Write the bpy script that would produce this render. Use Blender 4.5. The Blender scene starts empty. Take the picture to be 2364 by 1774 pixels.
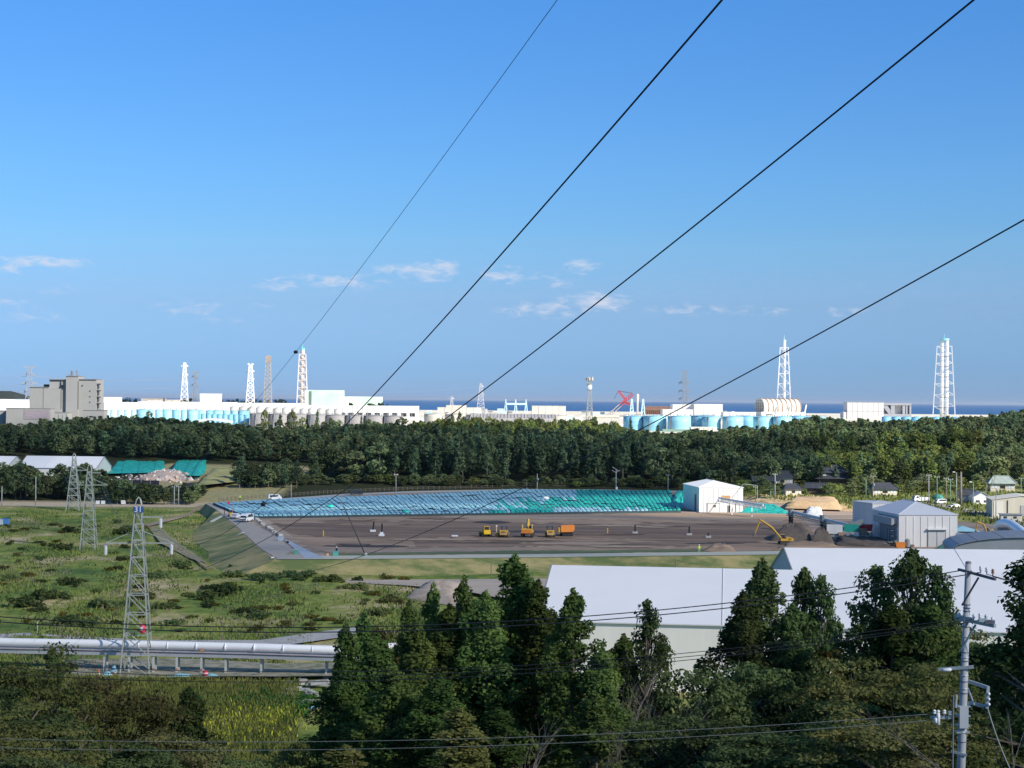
import bpy, math, random
import numpy as np
from mathutils import Vector, Matrix
SC = bpy.context.scene
COL = SC.collection
R = math.radians
rnd = random.Random(7)
rng = np.random.default_rng(11)

# ------------------------------------------------------------------ camera
F, CX, CY = 4000.0, 1182.0, 887.0          # focal length and centre in photo pixels
CAMZ = 43.0
PITCH = math.atan(37.0 / F); ROLL = 0.0085
cam_d = bpy.data.cameras.new('camera'); cam = bpy.data.objects.new('camera', cam_d); COL.objects.link(cam)
cam_d.sensor_width = 36; cam_d.lens = F / 2364 * 36; cam_d.clip_start = .5; cam_d.clip_end = 600000
CM = Matrix.Rotation(math.pi/2 + PITCH, 3, 'X') @ Matrix.Rotation(ROLL, 3, 'Z')
cam.matrix_world = Matrix.Translation((0, 0, CAMZ)) @ CM.to_4x4()
SC.camera = cam

# ------------------------------------------------------------------ light
CLOUD_T = .67                              # share of the sun one skin of the thin cloud lets through
SUN_AZ, SUN_EL = R(128), R(31)             # azimuth clockwise from +Y
sun_dir = Vector((math.sin(SUN_AZ)*math.cos(SUN_EL), math.cos(SUN_AZ)*math.cos(SUN_EL), math.sin(SUN_EL)))
sd = bpy.data.lights.new('sun', 'SUN'); sd.energy = 4.2; sd.angle = R(.53); sd.color = (1, .93, .82)
so = bpy.data.objects.new('sun', sd); COL.objects.link(so); so.location = (0, 0, 300)
so.rotation_euler = sun_dir.to_track_quat('Z', 'Y').to_euler()
SC.view_settings.view_transform = 'Standard'; SC.view_settings.look = 'None'
SC.view_settings.gamma = 1; SC.view_settings.use_curve_mapping = False
SC.view_settings.exposure = 0.75

def ray(x, y):
    return CM @ Vector(((x-CX)/F, -(y-CY)/F, -1))
def at(x, y, D):
    r = ray(x, y); return Vector((0, 0, CAMZ)) + r * (D / r.y)
def gz(x, y, z):
    r = ray(x, y); return Vector((0, 0, CAMZ)) + r * ((z-CAMZ)/r.z)
def pix(P):
    q = CM.transposed() @ (Vector(P) - Vector((0, 0, CAMZ)))
    return CX + F*q.x/-q.z, CY - F*q.y/-q.z

W = bpy.data.worlds.new('World'); SC.world = W; W.use_nodes = True
nt = W.node_tree; nt.nodes.clear(); N = nt.nodes; L = nt.links
wo = N.new('ShaderNodeOutputWorld'); bg = N.new('ShaderNodeBackground'); bg.inputs['Strength'].default_value = .05
sk = N.new('ShaderNodeTexSky'); sk.sky_type = 'NISHITA'; sk.sun_disc = False
sk.sun_elevation = SUN_EL; sk.sun_rotation = SUN_AZ; sk.air_density = 1.0; sk.dust_density = 0.25; sk.ozone_density = 5.0; sk.altitude = 60
def wmath(op, a, b=None, c=None):
    n = N.new('ShaderNodeMath'); n.operation = op
    for i, v in enumerate((a, b, c)):
        if v is None: continue
        if isinstance(v, (int, float)): n.inputs[i].default_value = v
        else: L.new(v, n.inputs[i])
    return n.outputs[0]
tc = N.new('ShaderNodeTexCoord'); sp = N.new('ShaderNodeSeparateXYZ'); L.new(tc.outputs['Generated'], sp.inputs[0])
az = wmath('ARCTAN2', sp.outputs[0], sp.outputs[1]); el = wmath('ARCSINE', sp.outputs[2])
ns = N.new('ShaderNodeTexNoise'); ns.inputs['Scale'].default_value = 1.0; ns.inputs['Detail'].default_value = 8; ns.inputs['Roughness'].default_value = .58; ns.inputs['Distortion'].default_value = .6
cmb = N.new('ShaderNodeCombineXYZ'); L.new(wmath('MULTIPLY', az, 95.0), cmb.inputs[0]); L.new(wmath('MULTIPLY', el, 260.0), cmb.inputs[1])
L.new(cmb.outputs[0], ns.inputs['Vector'])
CLOUDS = [(105,606,72,15,1),(20,622,30,11,.6),(130,668,38,11,.4),(25,702,45,10,.5),(60,735,60,14,.45),(440,712,58,15,.6),(590,706,30,9,.3),
 (640,655,42,17,.7),(770,650,80,20,.75),(905,622,35,14,.8),(985,628,55,22,1),(1030,612,25,16,.8),(1165,635,40,20,.85),(1240,640,55,13,.5),
 (1345,617,30,17,.9),(1293,655,24,13,.7),(1250,715,70,20,.8),(1370,698,60,24,1),(1590,715,75,13,.6),(1750,718,48,12,.55),(1945,720,45,11,.65),
 (880,772,60,9,.25),(520,738,60,11,.3),(-260,700,90,20,.8),(2600,690,90,20,.8),(-700,640,120,26,.9),(3200,650,130,25,.9),(4100,700,120,20,.8),(-1500,690,120,20,.8)]
tot = None
for (x, y, w, h, a) in CLOUDS:
    r = ray(x, y).normalized(); a0 = math.atan2(r.x, r.y); e0 = math.asin(r.z)
    dx = wmath('DIVIDE', wmath('SUBTRACT', az, a0), w*1.8/F); dy = wmath('DIVIDE', wmath('SUBTRACT', el, e0), h*1.35/F)
    d = wmath('MULTIPLY', wmath('SUBTRACT', 1.0, wmath('ADD', wmath('MULTIPLY', dx, dx), wmath('MULTIPLY', dy, dy))), a)
    tot = d if tot is None else wmath('MAXIMUM', tot, d)
band = wmath('MULTIPLY', wmath('SUBTRACT', 1.0, wmath('ABSOLUTE', wmath('DIVIDE', wmath('SUBTRACT', el, .06), .04))), .12)   # thin veil low in the sky
veil = wmath('MULTIPLY', band, wmath('ADD', ns.outputs['Fac'], 0.2))
cl = wmath('ADD', wmath('SUBTRACT', tot, .0), wmath('MULTIPLY', wmath('SUBTRACT', ns.outputs['Fac'], .53), wmath('MULTIPLY', wmath('MINIMUM', wmath('ADD', wmath('MAXIMUM', tot, -0.5), 0.5), 1.0), 2.9)))
mr = N.new('ShaderNodeMapRange'); mr.interpolation_type = 'SMOOTHSTEP'; L.new(cl, mr.inputs[0]); mr.inputs[1].default_value = .10; mr.inputs[2].default_value = 1.5; mr.inputs[3].default_value = 0; mr.inputs[4].default_value = .74
tint = N.new('ShaderNodeMix'); tint.data_type = 'RGBA'; tint.blend_type = 'MULTIPLY'; tint.inputs[0].default_value = 1
L.new(sk.outputs[0], tint.inputs[6])
tr_ = N.new('ShaderNodeValToRGB'); L.new(wmath('MULTIPLY', el, 1.0), tr_.inputs[0]); te = tr_.color_ramp.elements
TINT = [(0.0,(.57,.93,1.86)),(.02,(.55,.90,1.70)),(.055,(.68,.95,1.46)),(.09,(.80,1.17,1.53)),(.13,(.78,1.24,1.67)),(.19,(.71,1.25,1.78)),(.23,(.67,1.28,1.86)),(.9,(.95,1.15,1.2))]
te[0].position, te[0].color = TINT[0][0], (*TINT[0][1], 1); te[1].position, te[1].color = TINT[-1][0], (*TINT[-1][1], 1)
for a_, c_ in TINT[1:-1]: q_ = te.new(a_); q_.color = (*c_, 1)
L.new(tr_.outputs[0], tint.inputs[7])
cmx = N.new('ShaderNodeMix'); cmx.data_type = 'RGBA'; L.new(wmath('ADD', mr.outputs[0], wmath('MAXIMUM', veil, 0.0)), cmx.inputs[0]); L.new(tint.outputs[2], cmx.inputs[6]); cmx.inputs[7].default_value = (8.2, 8.8, 10.4, 1)
L.new(cmx.outputs[2], bg.inputs['Color']); L.new(bg.outputs[0], wo.inputs['Surface'])

# ------------------------------------------------------------------ materials
MATS = {}
def mat(name, col, rough=.7, var=.18, scale=1.0, metal=0., con=.2, coords='Object', leaf=False, bump=0., sc3=None, col2=None, spec=.4):
    if name in MATS: return MATS[name]
    m = bpy.data.materials.new(name); m.use_nodes = True; t = m.node_tree; n = t.nodes; l = t.links; n.clear()
    o = n.new('ShaderNodeOutputMaterial')
    if coords == 'World':
        g = n.new('ShaderNodeNewGeometry'); src = g.outputs['Position']
    else:
        g = n.new('ShaderNodeTexCoord'); src = g.outputs['Object']
    if sc3:
        mp = n.new('ShaderNodeMapping'); mp.inputs['Scale'].default_value = sc3; l.new(src, mp.inputs[0]); src = mp.outputs[0]
    nz = n.new('ShaderNodeTexNoise'); nz.inputs['Scale'].default_value = scale; nz.inputs['Detail'].default_value = 6; nz.inputs['Roughness'].default_value = .7 if coords == 'World' else .6
    l.new(src, nz.inputs['Vector'])
    mrg = n.new('ShaderNodeMapRange'); l.new(nz.outputs['Fac'], mrg.inputs[0]); mrg.inputs[1].default_value = .5-con; mrg.inputs[2].default_value = .5+con
    mx = n.new('ShaderNodeMix'); mx.data_type = 'RGBA'; l.new(mrg.outputs[0], mx.inputs[0])
    c2 = col2 or tuple(min(1, c*(1+var)) for c in col)
    c1 = col if col2 else tuple(c*(1-var) for c in col)
    mx.inputs[6].default_value = (*c1, 1); mx.inputs[7].default_value = (*c2, 1)
    out = mx.outputs[2]
    if leaf:
        oi = n.new('ShaderNodeObjectInfo'); hs = n.new('ShaderNodeHueSaturation')
        a = n.new('ShaderNodeMapRange'); l.new(oi.outputs['Random'], a.inputs[0]); a.inputs[3].default_value = .475; a.inputs[4].default_value = .52
        b = n.new('ShaderNodeMath'); b.operation = 'MULTIPLY_ADD'; l.new(oi.outputs['Random'], b.inputs[0]); b.inputs[1].default_value = 7.31; b.inputs[2].default_value = 0
        fr = n.new('ShaderNodeMath'); fr.operation = 'FRACT'; l.new(b.outputs[0], fr.inputs[0])
        v = n.new('ShaderNodeMapRange'); l.new(fr.outputs[0], v.inputs[0]); v.inputs[3].default_value = .55; v.inputs[4].default_value = 1.6
        l.new(a.outputs[0], hs.inputs['Hue']); l.new(v.outputs[0], hs.inputs['Value']); l.new(out, hs.inputs['Color']); out = hs.outputs[0]
        df = n.new('ShaderNodeBsdfDiffuse'); tr = n.new('ShaderNodeBsdfTranslucent'); l.new(out, df.inputs[0]); l.new(out, tr.inputs[0])
        ms = n.new('ShaderNodeMixShader'); ms.inputs[0].default_value = .38; l.new(df.outputs[0], ms.inputs[1]); l.new(tr.outputs[0], ms.inputs[2]); l.new(ms.outputs[0], o.inputs[0])
    else:
        p = n.new('ShaderNodeBsdfPrincipled'); l.new(out, p.inputs['Base Color']); p.inputs['Roughness'].default_value = rough; p.inputs['Metallic'].default_value = metal
        p.inputs['Specular IOR Level'].default_value = spec
        if bump:
            bp = n.new('ShaderNodeBump'); bp.inputs['Strength'].default_value = bump; l.new(nz.outputs['Fac'], bp.inputs['Height']); l.new(bp.outputs[0], p.inputs['Normal'])
        l.new(p.outputs[0], o.inputs[0])
    MATS[name] = m; return m
def sheetmat(name, col, rough=.4, base=.06, streak=(.25,1,.04)):
    """painted or membrane cladding with dirt streaks and seams-scale tone drift"""
    return mat(name, col, rough, base, .6, sc3=streak)
white_mem = mat('white_membrane', (.86,.86,.85), .55, .035, .08, sc3=(1,1,.4))
white_clad = mat('white_cladding', (.78,.77,.74), .6, .08, .5, sc3=(1,1,.08))
white_far = mat('white_paint_far', (.80,.79,.76), .6, .10, .05)
cream_far = mat('cream_render', (.66,.62,.54), .8, .14, .05)
grey_far = mat('grey_concrete_far', (.42,.42,.42), .8, .12, .06)
clinic_m = mat('grey_beige_render', (.33,.33,.315), .85, .06, .08)
pink_m = mat('pale_mauve_panel', (.31,.27,.29), .8, .06, .3)
dark_m = mat('dark_opening', (.02,.022,.025), .5, .1, 1)
blue_tank = mat('pale_blue_tank_paint', (.30,.62,.74), .5, .08, .1, sc3=(1,1,.1))
blue_tank2 = mat('mid_blue_tank_paint', (.22,.50,.66), .5, .08, .1, sc3=(1,1,.1))
grey_tank = mat('grey_tank_paint', (.46,.45,.43), .6, .1, .1, sc3=(1,1,.1))
green_bld = mat('pale_green_mottled', (.62,.78,.66), .7, .1, .06, col2=(.40,.62,.50))
galv = mat('galvanised_steel', (.34,.36,.34), .5, .1, 1, metal=.3)
galv_far = mat('galvanised_steel_far', (.22,.25,.29), .6, .1, .1)
white_steel = mat('white_painted_steel', (.80,.80,.80), .5, .05, .1)
rust_steel = mat('rusty_white_steel', (.62,.56,.52), .7, .1, .06, col2=(.30,.20,.16))
rust_m = mat('rust_brown_steel', (.24,.13,.09), .8, .25, .1)
cyan_m = mat('turquoise_paint', (.20,.62,.62), .5, .08, .2)
ltblue_steel = mat('pale_blue_steel', (.50,.68,.74), .5, .05, .2)
red_m = mat('red_crane_paint', (.55,.06,.07), .5, .1, .2)
dome_m = mat('dome_cladding', (.60,.56,.50), .6, .10, .15)
rib_m = mat('orange_brown_rib', (.46,.29,.19), .7, .15, .2)
yellow_m = mat('machine_yellow', (.62,.36,.05), .45, .12, 1.2)
orange_m = mat('machine_orange', (.75,.25,.04), .45, .1, 1.2)
black_m = mat('black_rubber', (.02,.02,.02), .8, .2, 3)
glass_m = mat('dark_glass', (.03,.04,.05), .1, .05, 1, spec=.8)
car_white = mat('car_white_paint', (.78,.79,.80), .25, .03, 1, spec=.6)
car_dark = mat('car_dark_paint', (.03,.035,.04), .25, .1, 1, spec=.6)
teal_m = mat('teal_tarpaulin', (.015,.30,.24), .45, .2, .4, bump=.3, con=.12, col2=(.03,.55,.43))
bluetarp_m = mat('blue_tarpaulin', (.24,.50,.60), .6, .15, .35, bump=.2, col2=(.34,.60,.69))
bluetarp2_m = mat('faded_blue_tarpaulin', (.24,.50,.58), .45, .15, .12, bump=.2, con=.12, coords='World', sc3=(.4,1.3,1), col2=(.36,.62,.70))
concrete = mat('pale_concrete', (.42,.42,.40), .85, .1, .5)
conc_blue = mat('blue_grey_sheet', (.36,.42,.50), .7, .08, .3)
pole_conc = mat('pole_concrete', (.40,.41,.42), .8, .12, 3.0, bump=.1, sc3=(1,1,.35))
wood_pole = mat('weathered_pole', (.22,.20,.17), .9, .2, 2)
green_pole = mat('green_painted_pole', (.18,.30,.22), .6, .1, 2)
wire_dark = mat('black_cable', (.012,.013,.02), .6, .1, 1)
wire_grey = mat('oxidised_conductor', (.10,.13,.16), .6, .1, .1)
porcelain = mat('white_porcelain', (.75,.76,.76), .2, .03, 5, spec=.7)
brownins = mat('brown_insulator', (.30,.14,.08), .3, .1, 5)
steel_arm = mat('dark_steel_arm', (.13,.14,.16), .5, .15, 5, metal=.4)
galv_arm = mat('zinc_arm', (.42,.46,.46), .45, .12, 6, metal=.4)
tube_m = mat('aluminium_tube', (.88,.89,.90), .3, .02, .1, metal=.05, spec=.8)
tan_m = mat('sandy_soil', (.46,.31,.17), .95, .25, .15, bump=.4, coords='World', con=.12, col2=(.66,.47,.27))
brown_m = mat('brown_soil', (.20,.140,.096), .95, .3, .16, bump=.6, coords='World', sc3=(.22,1.3,1), con=.12, col2=(.40,.29,.20))
darkpile_m = mat('dark_soil_heap', (.12,.10,.085), .95, .3, .5, bump=.5, coords='World')
asphalt = mat('old_grey_asphalt', (.36,.335,.30), .9, .12, .25, coords='World')
kerb_m = mat('pale_green_grey_paving', (.46,.47,.39), .9, .1, .3, coords='World')
slate = mat('slate_roof_tile', (.055,.062,.075), .55, .2, .8, bump=.2)
plaster = mat('cream_plaster', (.62,.56,.44), .85, .1, .4)
greyroof = mat('grey_sheet_roof', (.24,.26,.29), .5, .12, .25, sc3=(1,.1,1))
bark = mat('grey_brown_bark', (.15,.125,.105), .95, .3, 3, bump=.4, sc3=(1,1,.2))
bark_pale = mat('pale_dead_bark', (.20,.18,.155), .95, .25, 3, sc3=(1,1,.2))
lf_cedar = mat('cedar_foliage', (.056,.104,.032), leaf=True, scale=.5, col2=(.15,.21,.058))
lf_pine = mat('pine_foliage', (.046,.082,.032), leaf=True, scale=.5, col2=(.115,.16,.055))
lf_broad = mat('evergreen_oak_foliage', (.050,.086,.034), leaf=True, scale=.35, col2=(.135,.18,.07))
lf_olive = mat('olive_brown_foliage', (.080,.105,.030), leaf=True, scale=.35, col2=(.19,.185,.065))
lf_brown = mat('brownish_foliage', (.060,.080,.028), leaf=True, scale=.35, col2=(.165,.15,.06))
lf_yel = mat('yellowing_foliage', (.12,.11,.025), leaf=True, scale=.35, col2=(.20,.17,.04))
lf_far = mat('far_forest_foliage', (.080,.140,.085), leaf=True, scale=.012, coords='World', col2=(.14,.20,.10))  # leaf colour shifted paler and blue-grey to carry the distance haze
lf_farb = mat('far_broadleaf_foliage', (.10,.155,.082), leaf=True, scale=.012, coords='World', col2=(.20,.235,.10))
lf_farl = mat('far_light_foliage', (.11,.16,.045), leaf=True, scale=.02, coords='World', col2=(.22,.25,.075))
lf_shrub = mat('shrub_foliage', (.070,.110,.038), leaf=True, scale=.05, coords='World', col2=(.16,.19,.065))

# ------------------------------------------------------------------ mesh building
def link(o, parent=None):
    COL.objects.link(o)
    if parent is not None: o.parent = parent
    return o
class MB:
    def __init__(s): s.v = []; s.f = []; s.mi = []
    def add(s, vs, fs, mi=0):
        b = len(s.v); s.v += [tuple(v) for v in vs]; s.f += [tuple(b+i for i in f) for f in fs]; s.mi += [mi]*len(fs); return s
    def box(s, c, d, rz=0, mi=0):
        ca, sa = math.cos(rz), math.sin(rz); vs = []
        for z in (-.5, .5):
            for x, y in ((-.5,-.5),(.5,-.5),(.5,.5),(-.5,.5)):
                X, Y = x*d[0], y*d[1]; vs.append((c[0]+X*ca-Y*sa, c[1]+X*sa+Y*ca, c[2]+z*d[2]))
        return s.add(vs, [(3,2,1,0),(4,5,6,7),(0,1,5,4),(1,2,6,5),(2,3,7,6),(3,0,4,7)], mi)
    def beam(s, p, q, w, w2=None, n=4, mi=0, cap=True):
        p, q = Vector(p), Vector(q); d = q-p
        if d.length < 1e-6: return s
        d.normalize(); a = Vector((0,0,1)) if abs(d.z) < .95 else Vector((1,0,0))
        u = d.cross(a).normalized(); v = u.cross(d); w2 = w if w2 is None else w2; vs = []
        for P, r in ((p, w/2), (q, w2/2)):
            for k in range(n):
                t = 2*math.pi*(k+.5)/n; rr = r*(1.4142 if n == 4 else 1); vs.append(P + u*math.cos(t)*rr + v*math.sin(t)*rr)
        fs = [(k, (k+1) % n, n+(k+1) % n, n+k) for k in range(n)]
        if cap: fs += [tuple(range(n))[::-1], tuple(range(n, 2*n))]
        return s.add(vs, fs, mi)
    def tube(s, pts, r, n=8, mi=0):
        pts = [Vector(p) for p in pts]; rs = r if isinstance(r, (list, tuple)) else [r]*len(pts); vs = []
        for i, P in enumerate(pts):
            d = (pts[min(i+1, len(pts)-1)] - pts[max(i-1, 0)]).normalized()
            a = Vector((0,0,1)) if abs(d.z) < .95 else Vector((1,0,0))
            u = d.cross(a).normalized(); v = u.cross(d)
            for k in range(n):
                t = 2*math.pi*k/n; vs.append(P + (u*math.cos(t)+v*math.sin(t))*rs[i])
        fs = []
        for i in range(len(pts)-1):
            for k in range(n): fs.append((i*n+k, i*n+(k+1) % n, (i+1)*n+(k+1) % n, (i+1)*n+k))
        fs += [tuple(range(n))[::-1], tuple(range((len(pts)-1)*n, len(pts)*n))]
        return s.add(vs, fs, mi)
    def lathe(s, prof, c=(0,0,0), n=16, mi=0):
        vs = []; c = Vector(c)
        for r, z in prof:
            for k in range(n):
                t = 2*math.pi*k/n; vs.append((c.x+r*math.cos(t), c.y+r*math.sin(t), c.z+z))
        fs = []
        for i in range(len(prof)-1):
            for k in range(n): fs.append((i*n+k, i*n+(k+1) % n, (i+1)*n+(k+1) % n, (i+1)*n+k))
        if prof[0][0] > 0: fs.append(tuple(range(n))[::-1])
        if prof[-1][0] > 0: fs.append(tuple(range((len(prof)-1)*n, len(prof)*n)))
        return s.add(vs, fs, mi)
    def ext(s, prof, a, b, axis='x', mi=0):
        """closed profile (two coordinates) extruded along an axis; profile is (y,z) for x, (x,z) for y, (x,y) for z"""
        n = len(prof); vs = []
        for t in (a, b):
            for p, q in prof: vs.append((t,p,q) if axis == 'x' else (p,t,q) if axis == 'y' else (p,q,t))
        fs = [(k, (k+1) % n, n+(k+1) % n, n+k) for k in range(n)] + [tuple(range(n))[::-1], tuple(range(n, 2*n))]
        return s.add(vs, fs, mi)
    def build(s, name, m, parent=None, smooth=False, loc=None):
        me = bpy.data.meshes.new(name); me.from_pydata(s.v, [], s.f)
        for x in (m if isinstance(m, (list, tuple)) else [m]): me.materials.append(x) if x else None
        if isinstance(m, (list, tuple)): me.polygons.foreach_set('material_index', s.mi)
        if smooth: me.polygons.foreach_set('use_smooth', [True]*len(me.polygons))
        me.update()
        import bmesh
        b = bmesh.new(); b.from_mesh(me); bmesh.ops.recalc_face_normals(b, faces=b.faces); b.to_mesh(me); b.free()
        o = bpy.data.objects.new(name, me)
        if loc: o.location = loc
        return link(o, parent)
def box1(name, c, d, m, parent, rz=0): return MB().box(c, d, rz).build(name, m, parent)
def tag(o, label, cat, group=None):
    o['label'] = label; o['category'] = cat
    if group: o['group'] = group
    return o
def thing(name, label, cat, loc, rz=0, group=None):
    o = bpy.data.objects.new(name, None); o.location = loc; o.rotation_euler = (0, 0, rz); o.empty_display_size = .5
    link(o); return tag(o, label, cat, group)
def kind(o, k): o['kind'] = k; return o
def kids(o): return [c for c in bpy.data.objects if c.parent == o]
def dup(src, loc, rz=0, sc=1., label=None, ch=None):
    r = src.copy(); COL.objects.link(r); r.location = loc; r.rotation_euler = (0, 0, rz)
    r.scale = (sc, sc, sc) if isinstance(sc, (int, float)) else sc
    if label: r['label'] = label
    for c in (ch if ch is not None else kids(src)):
        d = c.copy(); COL.objects.link(d); d.parent = r
        for g in getattr(c, '_kids', None) or ([] if ch is not None else kids(c)):
            e = g.copy(); COL.objects.link(e); e.parent = d
    return r
def fast_mesh(name, V, Fq, m, k=4):
    me = bpy.data.meshes.new(name); nv, nf = len(V), len(Fq)
    me.vertices.add(nv); me.vertices.foreach_set('co', np.asarray(V, dtype=np.float32).ravel())
    me.loops.add(nf*k); me.loops.foreach_set('vertex_index', np.asarray(Fq, dtype=np.int32).ravel())
    me.polygons.add(nf); me.polygons.foreach_set('loop_start', np.arange(0, nf*k, k, dtype=np.int32))
    me.polygons.foreach_set('loop_total', np.full(nf, k, dtype=np.int32))
    me.materials.append(m); me.update(calc_edges=True); return me

# ------------------------------------------------------------------ terrain
def sstep(a, b, x):
    t = np.clip((np.asarray(x, float)-a)/(b-a), 0, 1); return t*t*(3-2*t)
PZ = 3.3
PADPX = [(475,1163),(500,1178),(545,1218),(600,1268),(635,1292),(900,1291),(1200,1288),(1790,1281)]
PAD = [gz(x, y, PZ) for x, y in PADPX] + [Vector((105,449,PZ)), Vector((170,455,PZ)), Vector((165,560,PZ)), Vector((118,650,PZ)), Vector((92,720,PZ))] + \
      [gz(x, y, PZ) for x, y in ((1575,1133),(1400,1130),(1200,1129),(950,1134),(800,1140),(640,1152))]
PADX = np.array([p.x for p in PAD]); PADY = np.array([p.y for p in PAD])
def inpoly(X, Y, PX, PY):
    X = np.asarray(X, float); Y = np.asarray(Y, float); c = np.zeros(X.shape, bool); n = len(PX); j = n-1
    for i in range(n):
        if PY[i] != PY[j]:
            k = ((PY[i] > Y) != (PY[j] > Y)) & (X < (PX[j]-PX[i])*(Y-PY[i])/(PY[j]-PY[i])+PX[i]); c ^= k
        j = i
    return c
def hterr(X, Y):
    X = np.asarray(X, float); Y = np.asarray(Y, float)
    b = np.interp(Y, [-400,700,760,850,1000,1130,1250,2600,2640,2700], [0,0,2.9,8,15,20.5,22.5,27,20,-26])
    b = b + 33*(1-sstep(12, 172, Y)) + (.8*np.sin(X*.05+1)+.5*np.sin(X*.11+Y*.06))*(1-sstep(90,170,Y))
    b = np.where(Y > 185, b, b)
    r = np.interp(Y, [400,450,560,700,770], [0,3.2,3.2,4.6,6.0])*sstep(70,105,X)
    b = np.maximum(b, r*(Y < 900))
    b = b + 8*np.exp(-((X+250)/120)**2-((Y-1010)/120)**2) + 9*np.exp(-((X-340)/150)**2-((Y-1000)/220)**2)
    w = (1-sstep(640,700,Y))*sstep(175,230,Y)
    b = b + w*(.25*np.sin(X*.09+Y*.03)+.2*np.sin(X*.031-Y*.07))*(X < 60)
    return b
def hh(X, Y):
    return float(np.where(inpoly(X, Y, PADX, PADY), PZ, hterr(X, Y)))
def gh(x, y, dmin=30, dmax=2600):
    """where the line of sight through a photo pixel meets the ground"""
    r = ray(x, y); r = r/r.y; D = np.arange(dmin, dmax, 1.0); X = r.x*D; Z = CAMZ+r.z*D
    H = np.where(inpoly(X, D, PADX, PADY), PZ, hterr(X, D)); k = np.argmax(Z < H)
    if not (Z < H).any(): k = len(D)-1
    return Vector((X[k], D[k], H[k]))
def ground_at(x, D):
    X = at(x, 900, D).x; return Vector((X, D, hh(X, D)))

def terrain():
    ys = np.concatenate([np.arange(-300, 0, 30), np.arange(0, 180, 4), np.arange(180, 500, 5), np.arange(500, 1200, 10), np.arange(1200, 2580, 60), np.array([2600,2615,2630,2645,2660,2680,2700,2720])])
    xs = np.concatenate([np.linspace(-4000,-700,12), np.linspace(-600,-260,18), np.linspace(-250,250,101), np.linspace(260,600,18), np.linspace(700,4000,12)])
    X, Y = np.meshgrid(xs, ys); Z = hterr(X, Y)
    pin = inpoly(X, Y, PADX, PADY); Z = np.where(pin, np.minimum(Z, 2.6), Z)
    V = np.stack([X, Y, Z], -1).reshape(-1, 3); nx = len(xs)
    i, j = np.meshgrid(np.arange(len(ys)-1), np.arange(nx-1), indexing='ij'); a = (i*nx+j).ravel()
    Q = np.stack([a, a+1, a+nx+1, a+nx], 1)
    m = bpy.data.materials.new('terrain_ground'); m.use_nodes = True; t = m.node_tree; n = t.nodes; l = t.links; n.clear()
    o = n.new('ShaderNodeOutputMaterial'); p = n.new('ShaderNodeBsdfPrincipled'); p.inputs['Roughness'].default_value = .95; p.inputs['Specular IOR Level'].default_value = .1
    at_ = n.new('ShaderNodeVertexColor'); at_.layer_name = 'Col'
    g = n.new('ShaderNodeNewGeometry')
    def noise(s, sc3=(1,1,1), det=5, rg=.6):
        mp = n.new('ShaderNodeMapping'); mp.inputs['Scale'].default_value = sc3; l.new(g.outputs['Position'], mp.inputs[0])
        z = n.new('ShaderNodeTexNoise'); z.inputs['Scale'].default_value = s; z.inputs['Detail'].default_value = det; z.inputs['Roughness'].default_value = rg; l.new(mp.outputs[0], z.inputs['Vector']); return z.outputs['Fac']
    rp = n.new('ShaderNodeValToRGB'); l.new(noise(.045, (1,.75,1), 7, .62), rp.inputs[0]); e = rp.color_ramp.elements
    e[0].position = .34; e[0].color = (.065,.115,.035,1); e[1].position = .45; e[1].color = (.12,.18,.045,1)
    for ps, c in ((.51,(.19,.23,.06,1)),(.56,(.25,.25,.10,1)),(.61,(.36,.32,.19,1)),(.68,(.42,.36,.24,1))):
        q = e.new(ps); q.color = c
    rp2 = n.new('ShaderNodeValToRGB'); l.new(noise(.5, (1,.6,1), 6, .7), rp2.inputs[0]); e = rp2.color_ramp.elements
    e[0].position = .32; e[0].color = (.8,.8,.7,1); e[1].position = .68; e[1].color = (1.65,1.6,1.4,1)
    ml = n.new('ShaderNodeMix'); ml.data_type = 'RGBA'; ml.blend_type = 'MULTIPLY'; ml.inputs[0].default_value = 1; l.new(rp.outputs[0], ml.inputs[6]); l.new(rp2.outputs[0], ml.inputs[7])
    m2 = n.new('ShaderNodeMix'); m2.data_type = 'RGBA'; m2.blend_type = 'MULTIPLY'; m2.inputs[0].default_value = .6; l.new(at_.outputs['Color'], m2.inputs[6]); l.new(rp2.outputs[0], m2.inputs[7])
    fm = n.new('ShaderNodeMix'); fm.data_type = 'RGBA'; l.new(at_.outputs['Alpha'], fm.inputs[0]); l.new(m2.outputs[2], fm.inputs[6]); l.new(ml.outputs[2], fm.inputs[7])
    l.new(fm.outputs[2], p.inputs['Base Color']); bp = n.new('ShaderNodeBump'); bp.inputs['Strength'].default_value = .5; bp.inputs['Distance'].default_value = .5; l.new(noise(.7, (1,1,1), 6, .7), bp.inputs['Height']); l.new(bp.outputs[0], p.inputs['Normal'])
    l.new(p.outputs[0], o.inputs[0])
    me = fast_mesh('ground', V, Q, m)
    x, y = V[:,0], V[:,1]
    c = np.zeros((len(V), 4)); c[:] = (.05,.06,.03,1)                       # alpha 1: overgrown field
    hill = y < 165; c[hill] = (.030,.038,.016,0)
    forest = (y > 690) & (y <= 1170); c[forest] = (.035,.042,.020,0)
    plant = y > 1160; c[plant] = (.72,.68,.60,0)
    op = (y > 690) & (y < 870) & (x < -95) & (x > -175); c[op] = (.34,.31,.17,0)
    right = (x > 75) & (y > 440) & (y <= 800); c[right] = (.20,.22,.08,0)
    tanz = (x > 80) & (x < 126) & (y > 560) & (y < 720); c[tanz] = (.55,.41,.25,0)
    lb = (x < -120) & (y > 675) & (y < 705); c[lb] = (.50,.42,.33,0)
    ca = me.color_attributes.new('Col', 'FLOAT_COLOR', 'POINT'); ca.data.foreach_set('color', c.ravel())
    me.polygons.foreach_set('use_smooth', [True]*len(me.polygons))
    kind(link(bpy.data.objects.new('ground', me)), 'structure')
terrain()
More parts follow.
